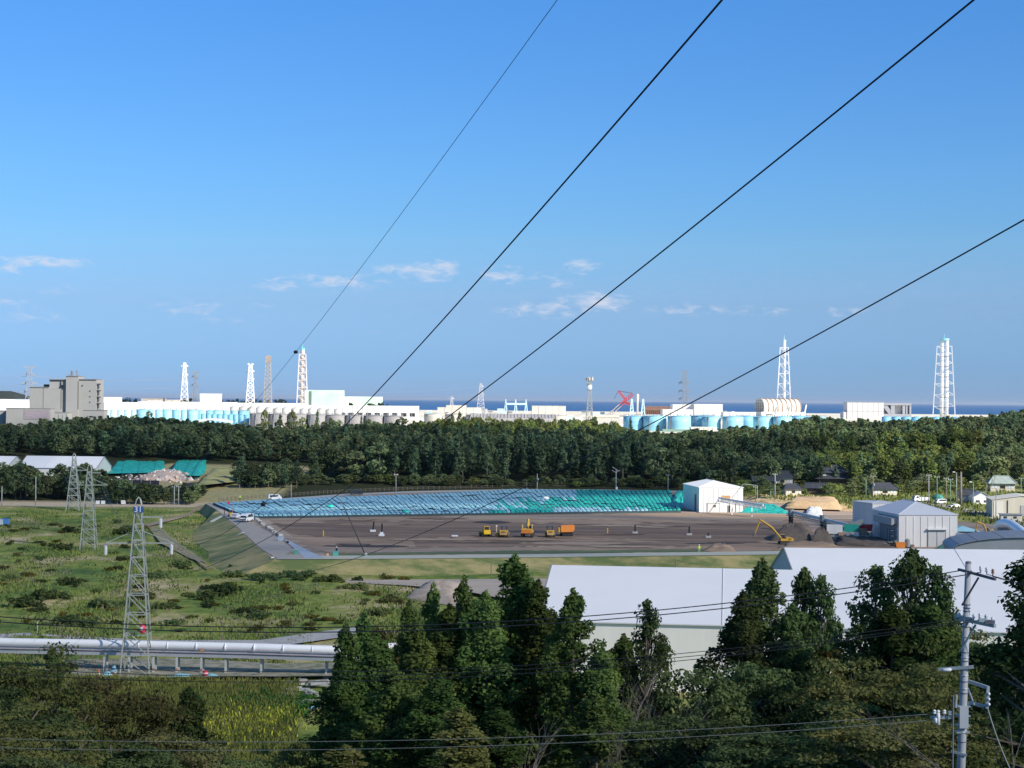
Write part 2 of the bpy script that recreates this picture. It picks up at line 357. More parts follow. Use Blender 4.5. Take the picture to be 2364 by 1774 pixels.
# sea out to the horizon
m = bpy.data.materials.new('sea_water'); m.use_nodes = True; t = m.node_tree; p = t.nodes['Principled BSDF']
p.inputs['Base Color'].default_value = (.020,.105,.27,1); p.inputs['Roughness'].default_value = .42; p.inputs['Specular IOR Level'].default_value = .25
g = t.nodes.new('ShaderNodeNewGeometry'); mp = t.nodes.new('ShaderNodeMapping'); mp.inputs['Scale'].default_value = (.006,.02,1); nz = t.nodes.new('ShaderNodeTexNoise'); nz.inputs['Scale'].default_value = 1; nz.inputs['Detail'].default_value = 8
t.links.new(g.outputs['Position'], mp.inputs[0]); t.links.new(mp.outputs[0], nz.inputs[0]); bp = t.nodes.new('ShaderNodeBump'); bp.inputs['Strength'].default_value = .35; bp.inputs['Distance'].default_value = 6
t.links.new(nz.outputs[0], bp.inputs['Height']); t.links.new(bp.outputs[0], p.inputs['Normal'])
me = bpy.data.meshes.new('sea'); S = 120000
vs = [(-S,-3000,-5),(S,-3000,-5),(S,2500,-5),(-S,2500,-5),(S,9000,-5),(-S,9000,-5),(S,40000,-5),(-S,40000,-5),(S,S,-5),(-S,S,-5)]
me.from_pydata(vs, [], [(0,1,2,3),(3,2,4,5),(5,4,6,7),(7,6,8,9)]); me.materials.append(m)
kind(link(bpy.data.objects.new('sea', me)), 'structure')

# clouds overhead (behind the camera, up sun): they throw the shade that lies over the near ground
cloud_m = bpy.data.materials.new('thin_cloud'); cloud_m.use_nodes = True; t_ = cloud_m.node_tree; t_.nodes.clear()
o_ = t_.nodes.new('ShaderNodeOutputMaterial'); a_ = t_.nodes.new('ShaderNodeBsdfTransparent'); b_ = t_.nodes.new('ShaderNodeBsdfTranslucent'); b_.inputs[0].default_value = (.95,.95,.97,1); m_ = t_.nodes.new('ShaderNodeMixShader')
m_.inputs[0].default_value = 1-CLOUD_T; t_.links.new(a_.outputs[0], m_.inputs[1]); t_.links.new(b_.outputs[0], m_.inputs[2]); t_.links.new(m_.outputs[0], o_.inputs[0])
def cloud(cx, cy, rx, ry, alt, seed, rz=0):
    rr = np.random.default_rng(seed); mb = MB(); nu, nv = 56, 28
    ph = rr.uniform(0, 6.28, (9, 2)); fr = rr.integers(2, 9, (9, 2)); am = .16/np.sqrt(fr.sum(1))*1.6
    vs = []
    for j in range(nv+1):
        v = math.pi*j/nv
        for i in range(nu):
            u = 2*math.pi*i/nu; k = 1 + sum(am[q]*math.sin(fr[q,0]*u+ph[q,0])*math.sin(fr[q,1]*v+ph[q,1]) for q in range(9))
            x, y, z = math.sin(v)*math.cos(u)*k, math.sin(v)*math.sin(u)*k, math.cos(v)*k
            z = z if z > 0 else z*.25
            X, Y = x*rx, y*ry; vs.append((X*math.cos(rz)-Y*math.sin(rz), X*math.sin(rz)+Y*math.cos(rz), z*min(rx, ry)*.35))
    fs = [(j*nu+i, j*nu+(i+1) % nu, (j+1)*nu+(i+1) % nu, (j+1)*nu+i) for j in range(nv) for i in range(nu)]
    mb.add(vs, fs)
    off = sun_dir*(alt/sun_dir.z)
    o = mb.build('cloud', cloud_m, None, True, (cx+off.x, cy+off.y, alt)); return kind(o, 'structure')
cloud(-60, 150, 540, 440, 800, 3)
cloud(-130, 850, 235, 225, 850, 5, .05)
# ------------------------------------------------------------------ the raised pad, its banks and surfaces
def poly_sheet(name, pxpts, z, m, label=None, world=None, sub=0, thick=None):
    P = [gz(x, y, z) for x, y in pxpts] if world is None else [Vector((x, y, z)) for x, y in world]
    me = bpy.data.meshes.new(name); me.from_pydata([(p.x, p.y, z) for p in P], [], [tuple(range(len(P)))]); me.materials.append(m)
    o = link(bpy.data.objects.new(name, me)); me.update()
    if me.polygons[0].normal.z < 0: me.flip_normals()
    return kind(o, 'structure')
bank_m = mat('bank_grass', (.13,.175,.055), .95, .3, .07, coords='World', sc3=(1,1.6,1), col2=(.38,.32,.14), con=.08, bump=.2)
padtop_m = mat('tan_brown_ground', (.20,.16,.13), .95, .3, .07, coords='World', sc3=(.3,1.6,1), con=.12, col2=(.44,.34,.26), bump=.2)
n = len(PAD); cx0 = sum(p.x for p in PAD)/n; cy0 = sum(p.y for p in PAD)/n
ring = []
for i, p in enumerate(PAD):
    a, b = PAD[i-1], PAD[(i+1) % n]; t = (b-a).normalized(); nrm = Vector((t.y, -t.x, 0))
    if nrm.dot(Vector((p.x-cx0, p.y-cy0, 0))) < 0: nrm = -nrm
    w = 15 if p.x < -50 and p.y < 600 else (9 if p.y < 470 else 3)
    q = p + nrm*w; ring.append(Vector((q.x, q.y, min(hterr(q.x, q.y), PZ)-.4)))
mb = MB(); mb.add([tuple(p) for p in PAD] + [tuple(q) for q in ring], [(i, (i+1) % n, n+(i+1) % n, n+i) for i in range(n)])
kind(mb.build('embankment', bank_m), 'structure')
poly_sheet('pad_ground', None, PZ, padtop_m, world=[(p.x, p.y) for p in PAD])
# dirt field between the tarped stock and the front road
poly_sheet('earth_field', [(622,1201),(1000,1190),(1200,1186),(1570,1184),(1760,1186),(1850,1190),(1900,1262),(1790,1271),(1200,1273),(760,1282),(700,1255)], PZ+.03, brown_m)
dm = mat('dark_worked_earth', (.115,.080,.058), .95, .25, .12, coords='World', sc3=(.2,1.6,1), con=.12, col2=(.26,.18,.125), bump=.6)
def blotch(name, px, z, m, amp=2.2, seed=0):
    r = random.Random(seed); out = []
    for i in range(len(px)):
        a, b = px[i], px[(i+1) % len(px)]; k = max(2, int(abs(a[0]-b[0])/14))
        for j in range(k):
            t = j/k; out.append((a[0]+(b[0]-a[0])*t, a[1]+(b[1]-a[1])*t + (r.uniform(-amp, amp) if j else 0)))
    return poly_sheet(name, out, z, m)
blotch('worked_earth', [(625,1210),(820,1203),(1100,1204),(1330,1209),(1560,1207),(1700,1211),(1830,1215),(1800,1245),(1640,1258),(1480,1246),(1300,1240),(1130,1241),(960,1243),(780,1241),(690,1236)], PZ+.05, dm, 2.5, 1)
blotch('worked_earth', [(955,1249),(1130,1247),(1400,1250),(1600,1254),(1590,1262),(1380,1258),(1150,1263),(960,1262)], PZ+.05, dm, 2, 2)
tanm = mat('pale_tan_earth', (.27,.205,.15), .95, .25, .12, coords='World', sc3=(.4,1.5,1), con=.15, col2=(.42,.32,.235))
blotch('tan_earth', [(1000,1189),(1300,1186),(1560,1190),(1820,1196),(1800,1206),(1560,1201),(1300,1199),(1050,1199)], PZ+.045, tanm, 1.6, 3)
blotch('tan_earth', [(700,1262),(900,1267),(1130,1265),(1400,1262),(1500,1264),(1300,1270),(1000,1274),(760,1276)], PZ+.06, tanm, 1.6, 4)
_r = random.Random(31)
for k in range(34):
    x_ = _r.uniform(640, 1700); y_ = _r.uniform(1196, 1266); w_ = _r.uniform(30, 150); h_ = _r.uniform(1.2, 3.4)
    if x_-w_ < 630+(y_-1200)*1.6: continue
    blotch('earth_patch', [(x_-w_,y_),(x_-w_*.5,y_-h_*.8),(x_,y_-h_),(x_+w_*.6,y_-h_*.6),(x_+w_,y_+h_*.2),(x_+w_*.4,y_+h_),(x_-w_*.4,y_+h_*.7)], PZ+.075+.004*k, (tanm, dm, brown_m, mat('near_black_earth', (.055,.047,.050), .95, .3, .2, coords='World'))[k % 4], 1.0, k+40)
gs = mat('grass_strip', (.075,.115,.05), .95, .3, .3, coords='World', col2=(.14,.18,.08))
blotch('grass_strip', [(770,1278),(1000,1275),(1250,1271),(1500,1270),(1640,1268),(1640,1274),(1300,1277),(900,1281),(770,1284)], PZ+.07, gs, .8, 5)
# roads on the pad
poly_sheet('left_road', [(476,1164),(520,1163),(563,1197),(640,1240),(668,1262),(705,1289),(642,1291),(602,1267),(548,1217),(503,1179)], PZ+.09, asphalt)
poly_sheet('front_road', [(700,1283.5),(900,1282.5),(1200,1280),(1640,1274.5),(1790,1272.5),(1900,1272),(1900,1280.5),(1790,1280.6),(1200,1287.5),(900,1290.5),(640,1291.6),(640,1284.5)], PZ+.08, kerb_m)
poly_sheet('concrete_sheeting', [(652,1243),(672,1251),(700,1266),(748,1288),(704,1289),(680,1268)], PZ+.11, conc_blue)
poly_sheet('back_road', [(478,1162.5),(640,1151.5),(800,1140.5),(950,1134.4),(1200,1129.6),(1400,1130.4),(1560,1133.4),(1575,1138),(1400,1133.5),(1200,1132.7),(950,1138),(800,1144.5),(640,1156),(520,1163.5)], PZ+.07, concrete)
# kerb stones and light slabs stepping down the left bank
for i, (x0, y0, x1, y1) in enumerate(((488,1207,513,1194),(536,1246,563,1233),(605,1302,630,1291))):
    a, b = gz(x0, y0, 2.0-i*.3), gz(x1, y1, 3.0); d = b-a
    o = MB().beam((0,0,.1), tuple(Vector((d.x, d.y, d.z+.1))), .9, .9).build('drain_chute', mat('bright_concrete', (.55,.57,.53), .8, .05, .5), None, loc=a)
    tag(o, ('pale concrete drain chute high on the grass bank below the two white vehicles', 'pale concrete drain chute halfway along the grass bank beside the left road', 'pale concrete drain chute at the near corner of the pad')[i], 'drain', 'drain chutes on the bank')
# dirt road and tan ground below the front bank
poly_sheet('dirt_road', [(700,1340),(960,1338),(1275,1336),(1275,1385),(1140,1378),(1060,1362),(940,1352)], .35, mat('pale_dirt_road', (.46,.39,.31), .95, .2, .15, coords='World', sc3=(.4,1.5,1)))
poly_sheet('field_path', [(330,1212),(420,1190),(474,1165),(474,1168),(430,1193),(345,1215)], .42, tanm)
poly_sheet('ditch_path', [(392,1252),(397,1252),(447,1287),(486,1311),(481,1313),(440,1286)], .42, tanm)
poly_sheet('bare_patch', [(340,1215),(378,1222),(400,1245),(480,1300),(440,1290),(372,1255)], .40, mat('reddish_bare_soil', (.30,.27,.16), .95, .15, .25, coords='World'))
poly_sheet('service_road', [(-40,1466),(60,1461),(240,1472),(330,1478),(600,1478),(800,1450),(1000,1440),(1000,1452),(830,1466),(640,1492),(300,1486),(-40,1482)], .40, mat('grey_gravel_road', (.42,.41,.39), .95, .2, .3, coords='World'))
poly_sheet('yard_ground', [(90,1532),(180,1522),(420,1520),(640,1532),(790,1530),(790,1560),(640,1562),(300,1565),(120,1560)], .38, mat('weedy_gravel', (.15,.17,.09), .95, .3, .4, coords='World', con=.12, col2=(.40,.36,.28)))

# ------------------------------------------------------------------ tarped stockpile: padded sheets laid side by side
stock = thing('covered_stockpile', 'wide low stockpile under blue and teal tarpaulins at the back of the pad', 'stockpile', gz(1030,1180,PZ))
SL = stock.location.copy()
FA, FB = gz(566,1198,PZ), gz(1572,1184,PZ); BA, BB = gz(492,1166,PZ), gz(1548,1136.5,PZ)
BM = gz(1200,1135,PZ)
def spt(s, t):
    f = FA.lerp(FB, s); k = (BM - BA.lerp(BB, .67)); b = BA.lerp(BB, s) + k*max(0, 1-abs(s-.67)/.67 if s < .67 else 1-(s-.67)/.33)
    return f.lerp(b, t)
NC = 100; TS = [0, .075, .17, .29, .43, .60, .80, 1.0]
def tarp_geo(i, r):
    s0, s1 = i/NC+.0006, (i+1)/NC-.0006; jf = lambda q, c: (TS[q]+.016*math.sin(c*2.7+q*1.9)+.01*math.sin(c*.61+q) if 0 < q < 7 else TS[q]); t0, t1 = jf(r,i)+.002, jf(r+1,i)-.002; j = rnd.uniform(-.25, .25); h0 = .95+.2*math.sin(i*.13+r*.9)+rnd.uniform(-.16, .16)
    vs = []; fs = []; nu, nv = 5, 5
    for b in range(nv):
        for a in range(nu):
            p = spt(s0+(s1-s0)*a/(nu-1), t0+(t1-t0)*b/(nv-1)); e = (.0 if a in (0, nu-1) else .17 if a in (1, nu-2) else .21) + rnd.uniform(-.06, .06)
            if r == 0 and b == 0: e -= .8
            if b in (0, nv-1): e -= .15
            vs.append((p.x-SL.x, p.y-SL.y, h0+e))
    fs = [(b*nu+a, b*nu+a+1, (b+1)*nu+a+1, (b+1)*nu+a) for b in range(nv-1) for a in range(nu-1)]
    c = spt((s0+s1)/2, (t0+t1)/2); x, y = pix((c.x, c.y, PZ+2))
    green = x > 1190 + (1165-y)*2.2 + 40*math.sin(i*.9+r) or (x > 1150 and rnd.random() < .25)
    if 1280 < x < 1520 and y > 1166: green = x > 1500
    if y < 1146 and x < 1560: green = green and x > 1330
    return vs, fs, green, x
far_b, far_g, seams = MB(), MB(), MB()
for r in range(7):
    for i in range(NC):
        vs, fs, green, x = tarp_geo(i, r)
        if r < 3:
            m_ = teal_m if green else (bluetarp2_m if rnd.random() < .3 or x > 900 and rnd.random() < .4 else bluetarp_m)
            MB().add(vs, fs).build('tarpaulin_sheet', m_, stock, True)
        else: (far_g if green else far_b).add(vs, fs)
kind(far_b.build('tarpaulin_sheets_behind', bluetarp2_m, stock, True), 'stuff'); kind(far_g.build('tarpaulin_sheets_behind', teal_m, stock, True), 'stuff')
b_ = MB(); P = [spt(k/20, 0) for k in range(21)] + [spt(1, k/6) for k in range(1, 7)] + [spt(1-k/20, 1) for k in range(1, 21)] + [spt(0, 1-k/6) for k in range(1, 6)]
n = len(P); b_.add([(p.x-SL.x, p.y-SL.y, 0) for p in P]+[(p.x-SL.x, p.y-SL.y, .72) for p in P], [(k, (k+1) % n, n+(k+1) % n, n+k) for k in range(n)]+[tuple(range(n, 2*n))])
b_.build('soil_bag_bed', mat('dark_bag_bed', (.035,.06,.07), .8, .2, 1), stock)
for (x, y, w, h, lab) in ((762,1171,14,2,'dark bundle with a teal sheet lying on the blue tarpaulins'),(937,1184,9,2.4,'small dark heap at the near edge of the blue tarpaulins'),(1260,1152,11,1.6,'small white tank lying on the teal tarpaulins')):
    p = gz(x, y, PZ+1.1); o = MB().lathe([(.1,0),(1.1,.05),(1.0,.5),(.5,.95),(.05,1.0)], n=9).build('heap', (white_far if 'white' in lab else teal_m), None, True, p); o.scale = (1.3, 1, .9); tag(o, lab, 'heap')
# small tarped stacks by the first shed
def tarp_ridge(px, z, h, m, label, seed=1, group=None, cat='stockpile', step=0):
    P = [gz(x, y, z) for x, y in px]; c = sum(P, Vector())/len(P); r = random.Random(seed); root = thing('tarped_heap', label, cat, c, 0, group)
    # px order: near-left, near-right, far-right, far-left
    nu, nv = 22, 7; vs = []
    for b in range(nv):
        for a in range(nu):
            s, t = a/(nu-1), b/(nv-1); q = P[0].lerp(P[1], s).lerp(P[3].lerp(P[2], s), t)-c
            k = min(1, (1.5 if step else 3.2)*t*2 if t < .5 else 3.2*(1-t)*2)*min(1, 7*min(s, 1-s)); k = (.5*k+.5*round(k*2)/2) if step else k; vs.append((q.x+r.uniform(-.4,.4), q.y+r.uniform(-.4,.4), h*k*(.92+.16*r.random())))
    MB().add(vs, [(b*nu+a, b*nu+a+1, (b+1)*nu+a+1, (b+1)*nu+a) for b in range(nv-1) for a in range(nu-1)]).build('tarpaulin', m, root, True)
    rb = MB()
    for k in (3,6,9):
        s = k/12; q0 = P[0].lerp(P[1], s)-c; q1 = P[3].lerp(P[2], s)-c
        rb.tube([q0.lerp(q1, t)+Vector((0,0,h*min(1, 3.2*min(t, 1-t))*min(1,6*min(s,1-s))+.12)) for t in (0,.15,.32,.5,.68,.85,1)], .05, 5)
    rb.build('tie_rope', mat('rope_dark', (.02,.12,.11), .8, .1, 1), root); return root
tarp_ridge([(1545,1176),(1600,1168),(1600,1140),(1560,1140)], PZ, 2.2, teal_m, 'small teal tarped heap tucked beside the white shed left of its doorway', 2)
tarp_ridge([(1700,1184),(1830,1187),(1790,1170),(1742,1165)], PZ, 1.2, teal_m, 'long teal tarped heap with a pale end under the sloping conveyor', 3)
o = poly_sheet('spread_sheet', [(1704,1183),(1757,1183),(1766,1174),(1735,1170)], PZ+.15, conc_blue)
tarp_ridge([(242,1094),(392,1091),(402,1068),(262,1068)], 7.2, 3.6, teal_m, 'teal tarped waste stack, the left one beyond the rubble heap', 4, 'teal tarped stacks beyond the rubble', step=1)
tarp_ridge([(384,1098),(462,1099),(506,1068),(410,1070)], 7.2, 3.9, teal_m, 'teal tarped waste stack, the right one behind the rubble heap', 5, 'teal tarped stacks beyond the rubble', step=1)
tarp_ridge([(2150,1272),(2225,1262),(2255,1240),(2215,1250)], PZ, .9, mat('dark_teal_sheet', (.01,.13,.11), .5, .2, .5), 'teal sheeted bank running up beside the big grey shed', 6)

def heap(px, z, h, m, label, seed=0, name='soil_heap', cat='heap', rough=.18, flat=.3, nb=24):
    P = [gz(x, y, z) for x, y in px]; c = sum(P, Vector())/len(P); r = random.Random(seed); n = len(P); vs = []; rings = 7
    out = [P[int(k*n/nb) % n].lerp(P[(int(k*n/nb)+1) % n], (k*n/nb) % 1)-c for k in range(nb)]
    for j in range(rings):
        t = j/(rings-1); k = 1-t*(1-flat) if j < rings-1 else flat*.5
        for q in out:
            w = r.uniform(-rough, rough)*(0 if j == 0 else 1); vs.append((q.x*k*(1+w*.4), q.y*k*(1+w*.4), h*(min(1, t*1.25)**.85)*(1+w)-(.3 if j == 0 else 0)))
    vs.append((0,0,h*.98)); fs = [(j*nb+i, j*nb+(i+1) % nb, (j+1)*nb+(i+1) % nb, (j+1)*nb+i) for j in range(rings-1) for i in range(nb)]
    fs += [((rings-1)*nb+i, (rings-1)*nb+(i+1) % nb, rings*nb) for i in range(nb)]
    o = MB().add(vs, fs).build(name, m, None, True, c); return tag(o, label, cat)
heap([(1812,1172),(1945,1176),(1935,1158),(1828,1158)], 4.2, 2.3, tan_m, 'flat topped heap of orange sand below the tiled houses', 1, flat=.72, rough=.1)
heap([(1775,1250),(1880,1252),(1862,1236),(1812,1234)], PZ, 4.0, darkpile_m, 'dark brown earth heap beside the yellow excavator', 2)
heap([(1868,1254),(1925,1254),(1915,1243),(1880,1243)], PZ, 3.6, darkpile_m, 'pointed dark soil cone under the conveyor discharge', 3, flat=.15)
heap([(1925,1262),(2075,1266),(2060,1246),(1930,1244)], PZ, 1.5, darkpile_m, 'low dark soil spread around the screening machine', 7, flat=.6)
heap([(1780,1272),(1960,1276),(1930,1262),(1820,1258)], PZ, 1.5, tan_m if 0 else brown_m, 'pale brown soil ridge behind the far tent ridge', 4, flat=.5)
heap([(1620,1274),(1700,1276),(1690,1262),(1640,1260)], PZ, 1.1, brown_m, 'low brown mound beside the worker by the front road', 5)
heap([(935,1378),(1060,1398),(1075,1352),(985,1346)], .2, 1.8, mat('pinkish_sand', (.42,.33,.25), .95, .2, .3, bump=.5, coords='World', con=.12, col2=(.58,.47,.36)), 'tan sand mound showing between the cedar tops', 6, rough=.12)
heap([(1858,1190),(1900,1192),(1896,1170),(1866,1168)], PZ+.8, .7, white_far, 'white crushed debris spread below the orange sand', 8, flat=.5)
# rubble heap on the left: loose pieces
rb = thing('rubble_heap', 'pinkish demolition rubble heap in front of the teal tarped stacks', 'rubble', gz(385,1108,5.0))
RL = rb.location.copy(); rm = [mat('rubble_pink', (.72,.56,.46), .9, .2, 1), mat('rubble_white', (.78,.73,.68), .9, .15, 1), mat('rubble_grey', (.33,.31,.32), .9, .2, 1)]
base = MB(); base.lathe([(15,-.5),(12.5,1.4),(8,3.2),(3,4.6),(0,5.0)], n=20).build('rubble_core', mat('rubble_fines', (.55,.43,.35), .95, .25, .5, bump=.5), rb, True).scale = (1.05, .75, .9)
sh = []
for k in range(6):
    b = MB(); r2 = random.Random(k); vs = [(x*r2.uniform(.6,1.1), y*r2.uniform(.5,1.1), z*r2.uniform(.4,.9)) for z in (-.5,.5) for x, y in ((-.5,-.5),(.5,-.5),(.5,.5),(-.5,.5))]
    b.add(vs, [(3,2,1,0),(4,5,6,7),(0,1,5,4),(1,2,6,5),(2,3,7,6),(3,0,4,7)]); o = b.build('rubble_piece', rm[k % 3], rb); sh.append(o)
for k in range(150):
    a = rnd.uniform(0, 6.28); q = math.sqrt(rnd.random()); h = max(0, 4.6*(1-q))+.2
    o = sh[k % 6] if k < 6 else sh[k % 6].copy()
    if k >= 6: link(o); o.parent = rb
    o.location = (15.5*q*math.cos(a), 11*q*math.sin(a), h); o.rotation_euler = (rnd.random()*3, rnd.random()*3, rnd.random()*6); s = rnd.uniform(.6, 1.9); o.scale = (s*1.4, s, s)
fr_ = MB()
for k in range(260):
    p = gz(rnd.uniform(255,440), rnd.uniform(1098,1128), 5.2); s = rnd.uniform(.3,1.1); fr_.box((p.x, p.y, hh(p.x, p.y)+s*.3), (s*1.5, s, s*.7), rnd.uniform(0,3), rnd.randrange(3))
kind(fr_.build('scattered_rubble', rm), 'stuff')
heap([(455,1120),(575,1108),(575,1058),(500,1060)], 5.5, 3.2, mat('rough_grass_slope', (.24,.27,.09), .95, .2, .1, coords='World', con=.12, col2=(.50,.45,.21)), 'grassy yellow mound right of the teal tarped stacks', 9, 'grass_mound', 'mound', .1, .4)
# dark net fence under the rubble
nf = thing('site_fence', 'dark netting fence with pale posts below the rubble heap', 'fence', gz(350,1124,3.5)); a, b = gz(284,1123,3.5)-nf.location, gz(368,1124,3.5)-nf.location
MB().box(((a.x+b.x)/2,(a.y+b.y)/2,1.4),((b-a).length,.12,2.6),math.atan2(b.y-a.y,b.x-a.x)).build('net', mat('dark_net', (.03,.03,.045), .9, .2, 1), nf)
for k in range(5): q = a.lerp(b, k/4); box1('post', (q.x, q.y-.12, 1.6), (.25,.1,3.2), galv, nf)
nf = thing('site_fence', 'long dark netting fence running right below the grassy mound', 'fence', gz(500,1126,3.2)); a, b = gz(428,1130,3.2)-nf.location, gz(572,1118,3.2)-nf.location
MB().box(((a.x+b.x)/2,(a.y+b.y)/2,1.3),((b-a).length,.12,2.8),math.atan2(b.y-a.y,b.x-a.x)).build('net', MATS['dark_net'], nf)
for k in range(7): q = a.lerp(b, k/6); box1('post', (q.x, q.y-.12, 1.5), (.2,.1,3.0), galv, nf)

# guard fence along the back of the pad
gf = thing('guard_fence', 'low brown post and rail fence along the back edge of the pad', 'fence', gz(1000,1134,PZ)); G0 = gf.location.copy()
path = [gz(x, y, PZ)-G0 for x, y in ((505,1159),(640,1148.5),(800,1137.5),(950,1131.5),(1200,1127),(1400,1128),(1570,1131))]
fm_ = mat('brown_fence', (.20,.17,.13), .9, .2, 2); tot_l = sum((path[i+1]-path[i]).length for i in range(len(path)-1))
def along(path, d):
    for i in range(len(path)-1):
        l = (path[i+1]-path[i]).length
        if d <= l or i == len(path)-2: return path[i].lerp(path[i+1], min(1, d/l))
        d -= l
pm = MB().box((0,0,.75),(.22,.22,1.5)).build('post', fm_, gf); np_ = int(tot_l/2.6)
for k in range(np_+1):
    o = pm if k == 0 else pm.copy()
    if k: link(o); o.parent = gf
    q = along(path, k*tot_l/np_); o.location = q; o.scale.z = rnd.uniform(.9, 1.1)
for z in (.6, 1.2): MB().tube([along(path, k*tot_l/60)+Vector((0,.15,z)) for k in range(61)], .06, 4).build('rail', fm_, gf)

# ------------------------------------------------------------------ sheds, tents, houses
def shed(name, label, pA, pB, pC, zb, eave, rise, matw, matr, D0=None, seams=12, doors=(), awning=False, group=None):
    """rectangular shed: pA = near corner, pB = end of the front face, pC = end of the side face (ground pixels); gable over the front face"""
    A = gz(*pA, zb); B = gz(*pB, zb); u = (B-A); wl = u.length; u.normalize(); v = Vector((-u.y, u.x, 0)); L_ = pC
    root = thing(name, label, 'shed', A, math.atan2(u.y, u.x), group)
    e = eave; w = wl; d = L_; wm = MB(); wm.add([(0,0,-.5),(w,0,-.5),(w,d,-.5),(0,d,-.5),(0,0,e),(w,0,e),(w,d,e),(0,d,e)], [(0,1,5,4),(1,2,6,5),(2,3,7,6),(3,0,4,7)]); wm.build('wall', matw, root)
    o = .25; hp = []
    for z0_ in (.03, .18): hp += [(-o,-o,e+z0_),(w+o,-o,e+z0_),(w+o,d+o,e+z0_),(-o,d+o,e+z0_),(w/2,d*.42,e+rise+z0_),(w/2,d*.86,e+rise+z0_)]
    fs = [(0,1,4),(1,2,5,4),(2,3,5),(3,0,4,5)]; MB().add(hp, [tuple(i+6 for i in f) for f in fs]+[f[::-1] for f in fs]+[(0,1,7,6),(1,2,8,7),(2,3,9,8),(3,0,6,9)]).build('roof', matr, root)
    rg = MB(); rg.beam((w/2,d*.42,e+rise+.2),(w/2,d*.86,e+rise+.2),.12); [rg.beam((w/2,d*.42,e+rise+.2),(x_,-o,e+.2),.1) for x_ in (-o,w+o)]; rg.build('roof_ridge', matr, root)
    for k in range(1, seams):
        x = w*k/seams; z = e; box1('wall_rib', (x, -.06, z/2-.2), (.16,.12,z-.3), matw, root)
    for k in range(1, 7): box1('wall_rib', (-.05, d*k/7, e/2-.1), (.1,.14,e-.3), matw, root)
    for (x0, x1, h, m_, side) in doors:
        dd = box1('door', ((x0+x1)/2, -.12, h/2) if side == 0 else (-.12, (x0+x1)/2, h/2), (x1-x0, .14, h) if side == 0 else (.14, x1-x0, h), m_, root)
        fr = MB(); 
        if side == 0:
            for x in (x0, x1): fr.box((x, -.15, h/2), (.18,.2,h))
            fr.box(((x0+x1)/2, -.15, h+.1), (x1-x0+.3,.22,.2))
        else:
            for x in (x0, x1): fr.box((-.15, x, h/2), (.2,.18,h))
            fr.box((-.15, (x0+x1)/2, h+.1), (.22,x1-x0+.3,.2))
        fr.build('door_frame', galv, dd)
    return root, w, d
panel_d = mat('door_panel_pale', (.62,.61,.58), .6, .08, .5)
s1, w1, d1 = shed('white_shed', 'white ribbed membrane shed with dark side doorway at the back right of the pad', (1614,1183), (1715,1183.1), 27, PZ, 8.8, 1.9, white_clad, white_mem, seams=9,
    doors=((4.5,6.5,6.0,dark_m,1),(3.0,7.6,3.2,panel_d,0),(10.6,11.3,2.3,dark_m,0),(13.4,14.8,3.6,panel_d,0)))
box1('sign_board', (5.6,-.24,2.2), (1.0,.06,.7), mat('sign_dark', (.12,.12,.12), .5, .1, 1), s1)
hang2_m = mat('grey_white_cladding', (.72,.70,.67), .6, .07, .4, sc3=(1,1,.08))
s2, w2, d2 = shed('grey_white_shed', 'large grey white membrane shed with roller door and awning near the right edge', (2075,1263), (2210,1262.9), 24, PZ, 8.8, 3.0, hang2_m, mat('pale_grey_roof', (.66,.68,.72), .5, .04, .1), seams=8,
    doors=((8.3,13.3,4.4,mat('sliding_door', (.56,.56,.55), .6, .06, .4),0),))
b = MB(); b.ext([(-1.8,5.9),(0,6.6),(0,8.2),(-1.8,7.9)], 1, 17, 'y') ; b.build('awning', mat('awning_grey', (.36,.37,.38), .6, .1, .5), s2)
box1('side_opening', (-.12,9,3), (.14,14,6.0), mat('side_shade_wall', (.30,.30,.30), .8, .1, .4), s2)  # flat grey slab; shade of the open side is put into its colour
box1('door_hood', (10.8,-.5,4.9), (5.6,.9,.35), white_clad, s2); box1('door_leaf_gap', (10.8,-.2,2.2), (.12,.08,4.2), dark_m, s2)
for k in range(3): box1('platform_level', (-.9,3.5,1.4+1.5*k), (1.5,4.5,.12), galv, s2)
for k in range(3): box1('platform_post', (-1.5,1.5+2*k,2.4), (.14,.14,4.8), dark_m, s2)
s3, w3, d3 = shed('annex_shed', 'small pale flat roofed shed adjoining the left of the large grey white shed', (2014,1224), (2080,1223), 13, PZ, 8.2, .25, hang2_m, mat('annex_roof', (.70,.70,.72), .5, .05, .2), seams=4)

